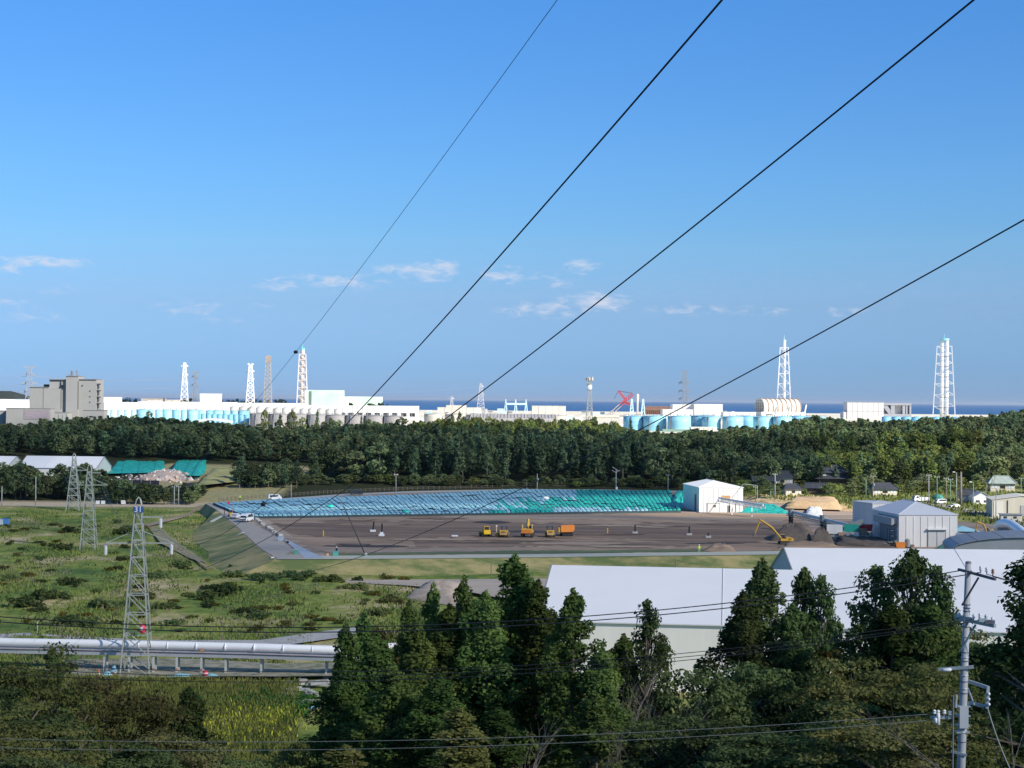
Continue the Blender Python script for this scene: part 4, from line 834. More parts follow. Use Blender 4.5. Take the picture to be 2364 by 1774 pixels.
# domed reactor building
D = 2100; P = ground_at(1800, D); s = D/F; zr = at(1800,921,D).z-P.z; rr_ = 21*s; zc_ = zr-rr_; yaw = R(22)
g = thing('domed_building', 'building with long half cylinder domed roof ribbed orange brown, left of the tree line', 'building', (at(1802,950,D).x, D+20, P.z), yaw)
half = 49*s; prof = [(rr_*math.sin(R(t)), zc_+rr_*math.cos(R(t))) for t in range(-120,121,12)]
MB().ext(prof, -half, half, 'x').build('dome_shell', dome_m, g)
for k in range(9):
    x = -half+2*half*k/8; b = MB(); arc = [(x, (rr_+.35)*math.sin(R(t)), zc_+(rr_+.35)*math.cos(R(t))) for t in range(-120,121,12)]; b.tube(arc, .5, 5); b.build('roof_rib', rib_m if k else dome_m, g)
for k in range(5): z = zc_-rr_*.45+rr_*1.2*k/4; w = math.sqrt(max(.1, rr_**2-(z-zc_)**2)); box1('end_rail', (-half-.3,0,z), (.5,2*w*.95,.45), mat('end_frame_grey', (.34,.33,.32), .8, .1, 1), g)
for k in range(4): y = -rr_*.6+rr_*1.2*k/3; box1('end_post', (-half-.35,y,zc_-rr_*.05), (.5,.4,rr_*1.2), MATS['end_frame_grey'], g)
box1('base_block', (0,0,(zc_-rr_*.45)/2-1), (2*half+8,rr_*2.1,zc_-rr_*.45+2), white_far, g)
for k in range(5): MB().beam((-10+k*9,-rr_-6,-1),(-6+k*9,-rr_-5,zc_+4-(k%2)*6),1.3).build('support_frame', white_steel, g)
# right grey white block with open frame
D = 1950; s = D/F; P = ground_at(2000, D); g = thing('covered_reactor_building', 'pale grey square clad building with an open L shaped steel frame on its right', 'building', (at(2000,950,D).x, D, P.z)); Zk = lambda y: at(2000,y,D).z-P.z
paleg = mat('pale_pinkish_cladding', (.64,.61,.60), .7, .05, .05); xk = lambda x: (x-2000)*s
box1('wall', ((xk(1956)+xk(2040))/2,12,Zk(930)/2-1), (84*s,24,Zk(930)+2), paleg, g); box1('step_wall', ((xk(1948)+xk(1957))/2,11,Zk(952)/2-1), (9*s,20,Zk(952)+2), paleg, g); box1('roof', ((xk(1956)+xk(2040))/2,12,Zk(930)+.2), (84*s+.6,24.6,.5), mat('roof_grey_tone', (.48,.46,.45), .8, .1, .1), g)
for k in range(1,7): box1('panel_joint', (xk(1956)+84*s*k/7,-.1,Zk(930)/2), (.25,.16,Zk(930)), MATS['wall_seam_grey'], g)
box1('panel_joint', ((xk(1956)+xk(2040))/2,-.1,Zk(950)), (84*s,.16,.3), MATS['wall_seam_grey'], g)
fr = mat('frame_grey', (.33,.34,.37), .7, .1, .1)
for xa, xb2 in ((2057,2066),(2084,2090),(2092,2095),(2100,2104)): box1('frame_column', ((xk(xa)+xk(xb2))/2,5,Zk(932)/2), ((xb2-xa)*s,9,Zk(932)), fr, g)
box1('frame_beam', ((xk(2040)+xk(2104))/2,5,Zk(933)), (64*s,10,2.4), fr, g); box1('frame_beam', ((xk(2040)+xk(2104))/2,5,Zk(960)), (64*s,10,9*s), fr, g)
MB().beam((xk(2042),3,Zk(935)),(xk(2058),3,Zk(956)),4.5).build('frame_brace', fr, g); box1('inner_panel', ((xk(2066)+xk(2084))/2,7,Zk(945)), (17*s,1,Zk(934)-Zk(956)), paleg, g); box1('inner_panel', ((xk(2044)+xk(2057))/2,8,Zk(946)), (12*s,1,Zk(934)-Zk(957)), paleg, g)
# tanks
def tank(label, xc, wpx, ytop, D, m, group, cone=.6, stair=True, name='storage_tank', ybot=None):
    P = ground_at(xc, D); P.x = at(xc, ytop, D).x; z0 = P.z if ybot is None else at(xc, ybot, D).z; P.z = z0; r = wpx*D/F/2; H = at(xc, ytop, D).z-z0
    root = thing(name, label, 'tank', P, rnd.uniform(-.4,.4), group)
    MB().lathe([(r,-2),(r,H*.33),(r,H*.66),(r,H)], n=28).build('shell', m, root, True); MB().lathe([(r*1.015,H),(r*1.015,H+.25),(0,H+.25+cone)], n=28).build('roof', m, root)
    if r*F/D > 12:
        for k in range(3): MB().lathe([(r*1.004,H*(.25+.25*k)-.05),(r*1.012,H*(.25+.25*k)),(r*1.004,H*(.25+.25*k)+.05)], n=28).build('weld_band', m, root)
        b = MB(); n = 20
        for k in range(n): 
            a = 2*math.pi*k/n; b.beam((r*math.cos(a),r*math.sin(a),H+.2),(r*math.cos(a),r*math.sin(a),H+1.3),.14)
            c = 2*math.pi*(k+1)/n; b.beam((r*math.cos(a),r*math.sin(a),H+1.3),(r*math.cos(c),r*math.sin(c),H+1.3),.12)
        b.build('railing', galv_far, root)
        MB().beam((-r*.7,-r*.74,0),(-r*.6,-r*.84,H),.5).build('ladder', galv_far, root)
    return root
i = 0
for xc, w, yt, yb, D_ in ((1462,46,962,1000,1230),(1512,54,961.5,1003,1225),(1568,54,962,1004,1215),(1622,58,961,997,1260),(1642,44,963,999,1245),(1692,48,963,998,1240),(1722,40,962,998,1262),(1762,46,963,999,1240),(1806,44,963,1002,1235),(1842,42,962,1003,1240),(1884,46,964,1004,1235)):
    tank(('big pale blue tank, %s' % ('first from the left of the right hand row','second from the left, behind a pine top','third from the left with the dark gap at its left','wide one behind the warm white shed','in front of the wide one, right of the white shed','beside the dark gap in the middle of the row','half hidden behind its neighbours mid row','left of the domed building base','under the domed building','under the right part of the domed building','last at the right, veiled by thin trees')[i]), xc, w, yt, D_, blue_tank if i % 3 else blue_tank2, 'blue tanks at the forest edge', ybot=yb+4); i += 1
for k in range(9): tank('sky blue tank top peeping over the forest edge below the twin flue stack', 2046+k*23, 21, 963.5+k*.2, 1290, blue_tank2, 'tank tops below the twin flue stack', ybot=990)
for k in range(7): tank('pale white green tank top at the forest edge left of the square clad building', 1882+k*11, 10, 966, 1300, mat('pale_white_green', (.62,.70,.66), .6, .08, .2), 'tank tops left of the square clad building', ybot=990)
g = bld('tank_dike', 'low green grey wall at the foot of the left blue tanks', 1530, 1600, 1003, 1190, 3, mat('dike_green', (.26,.38,.32), .8, .1, .3))
for k in range(13): tank('pale blue tank standing in the long row under the white hall', 328+k*19.5, 17 if k % 3 else 26, 947+k*.25, 1480 if k % 2 else 1400, blue_tank if k % 4 else blue_tank2, 'blue tank row under the white hall', ybot=985)
for k in range(9): tank('mid blue tank at the right end of the left tank row', 470+k*12.5, 12, 957+k*.3, 1240, blue_tank2, 'small blue tanks behind the white canopy', ybot=992)
for k in range(6): tank('pale cyan tank right beside the clinic annex', 232+k*16, 18, 948, 1500, mat('very_pale_cyan', (.55,.76,.80), .5, .06, .2), 'pale cyan tanks by the clinic', ybot=990)
for k in range(13): tank('grey domed tank in the row behind the emergent pines', 540+k*20, 18, 941+.8*(k % 3)+k*.5, 1560, grey_tank if k % 3 else mat('light_grey_tank', (.60,.59,.56), .6, .08, .1), 'grey domed tanks', cone=2.0, ybot=975)
for k in range(8): tank('large dull grey tank behind the tree tops', 600+k*44, 46, 956+k*.8, 1230, mat('dull_grey_tank', (.30,.29,.29), .7, .1, .1), 'large dull grey tanks', ybot=1005)
for k in range(7): tank('low pale concrete tank on the cream ground', 1000+k*48, 42, 957+k*.7, 1450, mat('beige_tank', (.52,.49,.43), .7, .08, .1), 'low pale tanks in the middle', cone=.8, ybot=975)
# white canopy and ribbed grey roof
P = ground_at(487, 1180); g = thing('canopy_roof', 'curved white canopy roof on posts in front of the blue tanks', 'canopy', (at(487,970,1180).x,1180,P.z)); s = 1180/F; Hc = at(487,966,1180).z-P.z
MB().ext([(-43*s,Hc-2.6),(-25*s,Hc-.8),(0,Hc),(25*s,Hc-.5),(43*s,Hc-2),(43*s,Hc-3),(0,Hc-1.2),(-43*s,Hc-3.6)], 0, 16, 'y').build('roof', mat('canopy_white', (.62,.64,.64), .6, .05, .2), g)
for k in range(7): box1('post', (-40*s+80*s*k/6,1,(Hc-3)/2-1), (.5,.5,Hc), white_steel, g)
box1('back_wall', (0,12,(Hc-3)/2-1), (80*s,.6,Hc-1.5), grey_far, g)
P = ground_at(1185, 1420); g = thing('ribbed_roof_building', 'long grey ribbed roof building in front of the blue gantry', 'building', (at(1185,960,1420).x,1420,P.z)); s = 1420/F; H = at(1185,966,1420).z-P.z; H2 = at(1185,957,1440).z-P.z
MB().ext([(0,-2),(0,H),(30,H2),(60,H),(60,-2)], -100*s, 100*s, 'x').build('wall', mat('grey_violet_wall', (.40,.38,.38), .8, .08, .1), g)
for k in range(26): MB().beam((-99*s+198*s*k/25,-.2,H+.15),(-99*s+198*s*k/25,30,H2+.2),.45).build('roof_rib', mat('rib_pale', (.50,.48,.46), .7, .1, .3), g)
# scattered small plant clutter so the cream band is not bare: pipes, huts, boxes as they show in the photo
cm = [white_far, cream_far, grey_far, ltblue_steel]
for k in range(46):
    x = 880+k*21.5+rnd.uniform(-6,6); D_ = rnd.uniform(1330,2350); w = rnd.uniform(3,9)
    P = ground_at(x, D_); g = thing('plant_hut', 'small pale hut among the cream coloured plant buildings', 'hut', P, rnd.uniform(-.2,.2), 'small huts scattered over the plant'); m_ = cm[rnd.randrange(4)] if k % 5 else ltblue_steel; h = rnd.uniform(2.5,6)
    box1('wall', (0,0,h/2-.5), (w*D_/F*2.0,rnd.uniform(5,14),h+1), m_, g); box1('roof', (0,0,h+.15), (w*D_/F*2.0+.5,12,.3), cm[(k+1) % 3], g)
# long pipes / embankment lines across the plant
for k, (a_, b_, y_, D_) in enumerate(((900,1440,953,1900),(960,1310,961,1500),(1310,1440,965,1330))):
    p, q = ground_at(a_, D_), ground_at(b_, D_); o = MB().beam((0,0,0), (q.x-p.x,0,q.z-p.z), 2.4, n=6).build('pipeline', white_far if k else cream_far, None, loc=(p.x,p.y,p.z+1.2)); tag(o, ('long pale pipeline crossing the plant nearest the sea','pipeline in front of the ribbed roof building','short pipeline left of the first blue tank')[k], 'pipeline')
# ------------------------------------------------------------------ near pylons of the line that passes overhead
PYD = 268.61
pal_steel = mat('pale_zinc_steel', (.40,.43,.38), .5, .12, 1.5, metal=.2)
def near_pylon(label, base_px, legw, peak_px, topw_px, arms, n, sign=None, arm_sides=None, z=0.):
    B = gz(*base_px, z); D = B.y; s = D/F; root = thing('transmission_pylon', label, 'pylon', B, R(4), 'line pylons in the overgrown field'); Zp = lambda y: at(base_px[0], y, D).z - z
    xc = base_px[0]; Hl = Zp(peak_px[1]+32*(B.y and PYD/B.y)); lattice(Hl, legw*s, topw_px*s, n, .2*max(1, D/420), root, pal_steel, xb=False, tt=.13*max(1, D/420))
    pk = Zp(peak_px[1]); w = topw_px*s/2
    for sx in (-1,1):
        for sy in (-1,1): MB().tube([(sx*w,sy*w,Hl),(sx*w*1.0,sy*w*.9,Hl+(pk-Hl)*.35),(sx*w*.6,sy*w*.5,Hl+(pk-Hl)*.8),(0,0,pk)], .085*max(1, D/420), 5).build('peak_leg', pal_steel, root)
    for (ya, x0, x1, kl) in arms:
        z_ = Zp(ya); b = MB(); xa, xb3 = (x0-xc)*s, (x1-xc)*s; lean = (at(xc, ya, D).x-B.x)
        for yy in (-.35,.35): b.beam((xa+lean*0,yy*(.3 if kl else 1),z_),(xb3,yy*(.3 if kl else 1),z_),.17*max(1, D/420))
        if kl:
            for e in (xa, xb3):
                if abs(e) > 1.6: b.beam((0,0,z_+2.1),(e,0,z_+.05),.11*max(1, D/420)); b.beam((0,0,z_-.0),(e,0,z_+.02),.1)
        b.build('crossarm', pal_steel, root)
    return root, B, s, Zp
r1, B1, s1_, Z1 = near_pylon('nearest lattice pylon with a blue number plate, standing over the silver conveyor pipe', (316,1558), 68, (323,1148), 15, ((1194,312,372,False),(1254,243,397,True)), 9)
r1.location.y = PYD
# insulators hang from the arm ends
for (x, y0, y1, sx) in ((371,1196,1221,1),(244,1256,1283,-1),(396,1256,1282,1)):
    a = at(x, y0, PYD)-r1.location; b_ = at(x, y1, PYD)-r1.location; q = Matrix.Rotation(-R(4),3,'Z'); a = q@a; b_ = q@b_
    mb = MB(); mb.lathe([(.05,0),(.05,a.z-b_.z)], (a.x,a.y,b_.z), 8); nn = 9
    for k in range(nn): z_ = b_.z+.25+(a.z-b_.z-.45)*k/(nn-1); mb.lathe([(.05,-.04),(.27,-.05),(.24,.03),(.06,.09)], (a.x,a.y,z_), 10)
    mb.build('insulator_string', porcelain, r1)
Hs = Z1(1176); pl = MB().box((0,0,0),(1.55,.08,.95)).build('number_plate', mat('plate_blue', (.04,.10,.30), .5, .1, 1), r1, loc=(.05,-.75,Hs))
def text_obj(txt, size, m, parent, loc, rot=(R(90),0,0), ext=.01):
    cu = bpy.data.curves.new('txt', 'FONT'); cu.body = txt; cu.size = size; cu.extrude = ext; cu.align_x = 'CENTER'; cu.align_y = 'CENTER'
    o = bpy.data.objects.new('lettering', cu); COL.objects.link(o); bpy.context.view_layer.update()
    me = bpy.data.meshes.new_from_object(o.evaluated_get(bpy.context.evaluated_depsgraph_get())); bpy.data.objects.remove(o); me.materials.clear(); me.materials.append(m)
    o = bpy.data.objects.new('lettering', me); link(o, parent); o.location = loc; o.rotation_euler = rot; return o
text_obj('31', 1.25, car_white, pl, (0,-.06,0), ext=.02)
g = thing('red_marker', 'pinkish red marker wrapped on the nearest pylon above the silver pipe', 'marker', at(329,1463,PYD-3.2)); MB().lathe([(.15,0),(.4,.15),(.42,.7),(.36,1.3),(.15,1.45)], n=10).build('wrap', mat('marker_red', (.70,.05,.10), .5, .1, 2), g, True); box1('label_patch', (-.05,-.43,.8), (.34,.05,.55), car_white, g)
near_pylon('middle lattice pylon of the line, standing in the overgrown field', (205,1266), 35, (205,1072), 9, ((1092,203,229,False),(1120,181,246,True)), 9)
near_pylon('farthest lattice pylon of the line, in front of the dark trees at left', (170,1177), 30, (172,1047), 7, ((1086,150,201,True),(1115,160,187,True)), 8)
# the four long conductors overhead
def wire(name, label, pts, r, m, group=None, cat='cable'):
    pts = [Vector(p) for p in pts]; c = pts[0].copy(); o = MB().tube([p-c for p in pts], r, 6).build(name, m, None, True, c); return tag(o, label, cat, group)
def sagline(P0, P1, sag, n=90):
    P0, P1 = Vector(P0), Vector(P1); return [P0.lerp(P1, t/n)-Vector((0,0,sag*4*(t/n)*(1-t/n))) for t in range(n+1)]
OW = (((323,1148),(27.08,72.02),6.70,.009,'thin uppermost cable running from the top of the nearest pylon over the camera'),
      ((371,1224),(23.38,67.74),8.90,.018,'thick dark cable crossing the sky from the upper insulator of the nearest pylon'),
      ((244,1286),(33.34,73.17),11.14,.018,'dark cable from the left lower insulator of the nearest pylon to the upper right'),
      ((396,1285),(38.34,72.85),11.37,.018,'lowest long cable, sweeping from the right insulator to the right edge of the photo'))
for (px, (x1, z1), sg, r_, lab) in OW:
    P0 = at(*px, PYD); pts = sagline(P0, (x1,-60,z1), sg, 120); wire('overhead_cable', lab, pts, r_, wire_dark, 'long cables over the camera')
    if px[0] in (323, 371):
        tx, ty = (692,803) if px[0] == 323 else (617,1167)
        q = min(pts, key=lambda p: (pix(p)[0]-tx)**2+(pix(p)[1]-ty)**2 if p.y > 5 else 1e9)
        d = q.y; rr = 5.0*d/F if px[0] == 371 else 4.2*d/F
        o = MB().lathe([(0,-rr),(rr*.7,-rr*.7),(rr,0),(rr*.7,rr*.7),(0,rr)], n=10).build('cable_marker', wire_dark, None, True, q); o.scale = (1.3,1,1); tag(o, 'small black marker on the thin cable near the turquoise capped stack' if px[0] == 323 else 'small black marker on the thick cable over the blue tarpaulins', 'marker')
# spans on to the next pylons
D2 = gz(205,1266,0).y; D3 = gz(170,1177,0).y
for a, b, sg in (((244,1286),(181,1132),5),((396,1285),(246,1132),5),((371,1224),(229,1104),5)):
    wire('field_cable', 'slack cable between the nearest and the middle field pylon', sagline(at(*a,PYD), at(*b,D2), sg, 24), .035, wire_grey, 'cables between the field pylons')
for a, b, sg in (((181,1132),(150,1094),3),((246,1132),(201,1094),3),((229,1104),(187,1122),3)):
    wire('field_cable', 'slack cable between the middle and the farthest field pylon', sagline(at(*a,D2), at(*b,D3), sg, 16), .045, wire_grey, 'cables between the field pylons')
for ya, yb, sg in ((869,872,4),(888,892,4)):
    for dx in (-12,14): wire('far_cable', 'faint power line low in the sky between the far grey pylons', sagline(at(68+dx,ya,1750), at(451+dx*.5,yb,2350), sg, 16), .14, mat('hazy_line', (.22,.26,.32), .8, .05, .1), 'far power lines')
    wire('far_cable', 'faint power line leaving the far left pylon towards the left', sagline(at(56,ya,1750), at(-260,ya+4,1750), 3, 10), .14, MATS['hazy_line'], 'far power lines')
for ya in (894, 912): wire('far_cable', 'faint power line leaving the pale pylon in the middle towards the left', sagline(at(1103,ya,2450), at(640,ya+6,2300), 6, 14), .13, MATS['hazy_line'], 'far power lines')

# ------------------------------------------------------------------ silver pipe conveyor in the field
ZC = 4.35
def cz(x, y): 
    r = ray(x, y); return None
CA = at(18,1482,286); CB = at(130,1487,271); CCn = at(790,1492,268.5); CE = at(905,1484,300)
zt = lambda y, D: CAMZ-(y-918)*D/F
pts = [Vector((CA.x-24,274,4.5)), Vector((CA.x-10,273,4.5)), Vector((CB.x-6,271.5,4.45)), Vector((CB.x+4,271,4.45)), Vector((0,0,0))]
pts[-1] = Vector((CCn.x, 267.5, 4.25)); pts.insert(4, Vector((-40,269,4.35))); pts.append(Vector((CCn.x+10,272,4.3))); pts.append(Vector((CCn.x+30,296,4.6)))
cv = thing('pipe_conveyor', 'long silver tubular conveyor raised on posts across the lower left', 'conveyor', (pts[3].x, 270, 0)); O = Vector(cv.location)
P_ = [p-O for p in pts]
MB().tube([p for p in P_], .62, 20).build('tube', tube_m, cv, True)
gird = MB()
def girder(z0, z1, y0, y1, name, m):
    mb = MB()
    for i in range(len(P_)-1):
        a, b = P_[i], P_[i+1]; d = (b-a).normalized(); nrm = Vector((-d.y, d.x, 0)); vs = []
        for q in (a, b):
            for zz in (z0, z1):
                for yy in (y0, y1): vs.append(tuple(q+nrm*yy+Vector((0,0,zz))))
        mb.add(vs, [(0,1,5,4),(2,6,7,3),(0,4,6,2),(1,3,7,5),(0,2,3,1),(4,5,7,6)])
    return mb.build(name, m, cv)
girder(-1.65,-1.05,-.8,.8,'box_girder', mat('girder_grey', (.50,.51,.53), .45, .06, .4, metal=.3)); girder(-.93,-.86,-1.05,1.05,'deck', mat('deck_pink_grey', (.45,.40,.40), .6, .1, .6)); girder(-.52,-.46,-.95,-.89,'hand_rail', galv)
for i in range(46):
    t = i/45; x = P_[2].x+(P_[6].x-P_[2].x)*t; y = P_[2].y*max(0,1-t*9)+P_[4].y*min(1,t*9)-.92
    box1('rail_post', (x, -1.1+ (270-270), P_[4].z-.70), (.07,.07,.5), galv, cv) if i % 3 == 0 else None
for i in range(10):
    t = i/9; x = P_[3].x+(P_[5].x-P_[3].x)*t; y = P_[3].y+(P_[5].y-P_[3].y)*t; z_ = P_[3].z+(P_[5].z-P_[3].z)*t
    MB().lathe([(.615,-.04),(.63,0),(.615,.04)], n=20).build('tube_joint', tube_m, cv, True, (x,y,z_)).rotation_euler = (0,R(90),0)
for xx in (241,298,354,408,465,521,603,753):
    X_ = at(xx,1520,269).x-O.x; b = box1('post', (X_,-1.0,1.15), (.30,.30,3.0), mat('post_pale', (.45,.46,.42), .7, .15, 3), cv)
    box1('post', (X_,.9,1.15), (.30,.30,3.0), MATS['post_pale'], cv); box1('footing', (X_,-1.0,-.05), (.9,.9,.5), concrete, cv)
    box1('post_band', (X_,-1.17,.8), (.34,.05,.3), mat('band_red', (.4,.12,.10), .7, .1, 1), cv) if xx in (354,408,465) else None
o = MB().box((0,0,0),(.55,.1,.35)).build('notice_plate', mat('notice_orange', (.75,.32,.12), .6, .1, 2), cv, loc=(at(461,1493,267).x-O.x,-1.1,3.75))
# clutter under the conveyor
def cone_(px, lab, grp='orange traffic cones by the blue covers', sc=1.):
    p = gz(px[0], px[1], .35); g = thing('traffic_cone', lab, 'cone', p, 0, grp); g.scale = (sc,)*3
    MB().lathe([(.25,.05),(.05,1.05),(.03,1.08)], n=10).build('body', mat('cone_orange', (.80,.16,.04), .5, .08, 2), g, True); box1('base', (0,0,.03), (.6,.6,.07), black_m, g); MB().lathe([(.19,.36),(.13,.66)], n=10).build('stripe', car_white, g).scale = (1.04,1.04,1)
cone_((228,1562),'orange cone left of the blue cover', sc=1.0); cone_((266,1562),'orange cone right of the blue cover')
for (x, y, w, d, h, lab, m_) in ((248,1562,2.4,1.2,.85,'blue plastic covered pile between two orange cones',bluetarp_m),(263,1551,1.3,1.0,1.1,'small blue cover behind the blue pile, by the pylon foot',bluetarp_m),(420,1562,4.2,1.6,.55,'low pale blue sheet heap below the conveyor',bluetarp2_m),(490,1562,2.2,1.2,.5,'small pale blue sheet right of the red ball',bluetarp2_m)):
    p = gz(x, y, .3); r = random.Random(int(x)); vs = []; 
    for b_ in range(5):
        for a_ in range(9):
            k = min(1,2.5*min(a_/8,1-a_/8))*min(1,2.5*min(b_/4,1-b_/4)); vs.append((w*(a_/8-.5),d*(b_/4-.5),h*k*r.uniform(.75,1.1)))
    o = MB().add(vs,[(b_*9+a_,b_*9+a_+1,b_*9+a_+10,b_*9+a_+9) for b_ in range(4) for a_ in range(8)]).build('covered_pile', m_, None, True, p); tag(o, lab, 'cover')
p = gz(474,1561,.3); g = thing('red_float', 'red and white round float under the conveyor', 'float', p); MB().lathe([(0,0),(.3,.1),(.45,.45),(.3,.8),(0,.9)], n=12).build('ball', MATS['marker_red'], g, True); MB().lathe([(.44,-.06),(.465,0),(.44,.06)], (0,0,.45), 12).build('white_band', car_white, g)
sl = thing('slab_stack', 'loose pale concrete slabs strewn beside the reed field', 'slabs', gz(690,1600,.1)); r = random.Random(4)
for k in range(34):
    p = gz(r.uniform(650,748), r.uniform(1572,1636), .1)-sl.location; o = MB().box((0,0,0),(r.uniform(.8,3.0),r.uniform(.5,1.3),r.uniform(.15,.4))).build('slab', concrete if k % 4 else mat('weathered_board', (.30,.28,.24), .9, .2, 1), sl, loc=(p.x,p.y,r.uniform(.1,.5))); o.rotation_euler = (r.uniform(-.1,.1), r.uniform(-.1,.1), r.uniform(-.5,.6))
p = gz(722,1640,.1); tag(MB().add([(x*1.2,y*.7,.3*(x==0 or 1)) for x,y in ((-.6,-.5),(.6,-.5),(.7,.5),(-.5,.6))]+[(0,0,.6)],[(0,1,4),(1,2,4),(2,3,4),(3,0,4)]).build('blue_sheet', bluetarp_m, None, False, p), 'small crumpled blue sheet beside the pale slabs', 'sheet')

# ------------------------------------------------------------------ poles
def pole(label, x, yt, yb, name='lamp_pole', m=pole_conc, r=.16, head=None, cat='pole', group=None, z=None, arms=0):
    B = gh(x, yb) if z is None else gz(x, yb, z); D = B.y; H = at(x, yt, D).z-B.z; g = thing(name, label, cat, B, 0, group)
    MB().lathe([(r,-.4),(r*.65,H)], n=10).build('shaft', m, g, True)
    for k in range(arms): MB().beam((-1.0,0,H-.5-k*.9),(1.0,0,H-.5-k*.9),.16).build('crossarm', galv, g); [MB().lathe([(.09,0),(.12,.15),(.04,.3)], (xx,0,H-.42-k*.9), 6).build('insulator', porcelain, g) for xx in (-.8,.8)]
    if head == 'lamp': h = MB(); h.beam((0,0,H-.1),(-.8,0,H+.1),.09); h.build('lamp_arm', m, g); MB().box((-1.1,-.1,H+.15),(.9,.5,.28)).build('lamp_head', car_white, g)
    if head == 'flood': 
        for sx in (-1,1): MB().box((sx*.55,-.2,H),(.8,.45,.6)).build('flood_light', mat('lamp_pinkish', (.62,.48,.44), .5, .1, 2), g)
        box1('junction_box', (-.0,-.28,H*.55), (.4,.3,.6), galv, g)
    if head == 'cross': MB().beam((-1.6,0,H+1.2),(1.2,0,H-.5),.22).build('crossarm', pole_conc, g); MB().beam((1.6,0,H-.2),(0,0,H-1.2),.22).build('crossarm', pole_conc, g); MB().beam((-1.8,0,H-.2),(.2,0,H-1.4),.2).build('crossarm', pole_conc, g); box1('cabinet', (.3,-.3,.9), (.9,.5,1.2), car_white, g)
    if head == 'drum': MB().lathe([(.34,0),(.36,.9),(.1,1.0)], (.32,-.1,H*.60), 10).build('transformer', galv, g)
    return g
pole('slim grey pole behind the white van on the back road', 672, 1117, 1151, z=PZ)
pole('pole with two pinkish flood lamps on the back edge of the blue stockpile', 914, 1096, 1136, z=PZ, head='flood', r=.2)
pole('pole with a small drum on its middle behind the teal tarpaulins', 1240, 1094, 1132, z=PZ, head='drum', r=.2)
pole('pole topped by crossed arms behind the teal tarpaulins', 1422, 1085, 1132, z=PZ, head='cross', r=.22)
pole('tee headed pole left of the white ribbed shed', 1542, 1095, 1134, z=PZ, arms=1, r=.16)
pole('tall dark forest edge pole rising in front of the trees', 1173, 1052, 1118, m=wood_pole, r=.2, z=4)
pole('short slim pole left of the drum pole', 1216, 1113, 1133, m=wood_pole, r=.13, z=PZ)
RP = 'roadside poles near the houses'
for (x, yt, yb, lab, m_, hd, ar) in ((1744,1122,1158,'short wooden pole right of the white ribbed shed',wood_pole,None,1),(1779,1133,1157,'shortest green pole between the wooden pole and the tall grey pole',green_pole,None,0),(1789,1093,1159,'tall grey pole with a small box in front of the cream walled house',pole_conc,'drum',1),(1836,1084,1106,'lamp pole with white head above the cream walled house',galv,'lamp',0),(1875,1088,1117,'lamp pole left of the farmhouse roof',green_pole,'lamp',0),
  (1999,1105,1157,'green pole just right of the farmhouse',green_pole,None,0),(2015,1097,1160,'beige pole with crossarm beside the green pole',wood_pole,'drum',1),(2144,1095,1163,'pale pole behind the ridge of the grey white shed',pole_conc,None,1),(2163,1099,1161,'green and grey pole between the white truck and the van',green_pole,None,1),(2184,1102,1164,'brown pole right of the van',wood_pole,None,1),(2194,1105,1171,'green pole left of the small white car',green_pole,None,1),
  (2208,1091,1164,'tall lamp pole with white head beside the thick brown trunk',galv,'lamp',0),(2247,1114,1183,'green lamp pole in front of the dark roofed building',green_pole,'lamp',0),(2299,1127,1215,'thin grey pole left of the beige warehouse',galv,None,0),(2357,1102,1150,'green pole at the right edge by the pale green roof',green_pole,None,1)):
    pole(lab, x, yt, yb, name='utility_pole', m=m_, head=hd, arms=ar, group=RP, r=.18)
pole('thick bare brown trunk like pole left of the small dark roofed building', 2218, 1090, 1168, name='bare_trunk_pole', m=bark_pale, r=.55)
LPG = 'pale poles at the far left of the field'
for (x, yt, yb, lab) in ((4,1123,1170,'pale pole at the left edge of the photo'),(82,1101,1176,'tall pale pole in front of the dark trees at far left'),(402,1122,1166,'left pole of the pair beyond the field'),(412,1122,1166,'right pole of the pair beyond the field')): pole(lab, x, yt, yb, group=LPG, r=.22, arms=1 if x > 300 else 0)
pole('thin short post in the field near the pipe, left part of the photo', 86, 1435, 1466, name='marker_post', r=.09, z=.2)
for (x, y0, y1, lab) in ((488,1437,1477,'left post of the little timber frame behind the silver pipe'),(512,1452,1480,'right post of the little timber frame behind the silver pipe')): pole(lab, x, y0, y1, name='timber_post', m=wood_pole, r=.1, z=.2)
# leaning pole on the pad
a = gz(844,1283,PZ); b_ = at(780,1140,a.y); g = thing('leaning_pole', 'thin dark pole leaning left over the brown earth with a pale foot', 'pole', a); d = b_-a
MB().tube([(0,0,0),(d.x*.55,0,d.z*.56),(d.x,0,d.z)], [.16,.12,.07], 8).build('shaft', mat('pole_dark', (.05,.055,.065), .6, .1, 1), g, True)
MB().tube([(d.x*.8,0,d.z*.805),(d.x,0,d.z)], [.1,.08], 8).build('pale_tip', galv, g, True); MB().lathe([(.5,0),(.45,.5),(.2,.7)], n=10).build('foot', concrete, g)
for (x, w, m_, lab) in ((13,2.2,mat('sky_blue_box', (.12,.32,.66), .5, .08, 1),'bright blue box at the left edge of the field'),(1,2.0,car_white,'white box cut by the left edge beside the bright blue one'),(226,1.4,car_white,'left of two small white boxes at the foot of the dark trees'),(238,1.4,car_white,'right of two small white boxes at the foot of the dark trees'),(285,1.6,car_white,'small white cabinet below the rubble heap row')):
    p = gz(x, 1212 if x < 20 else 1164, .2); g = thing('storage_box', lab, 'box', p); box1('body', (0,0,w*.45), (w,w*.8,w*.9), m_, g); box1('lid', (0,0,w*.93), (w*1.05,w*.85,.08), m_, g)
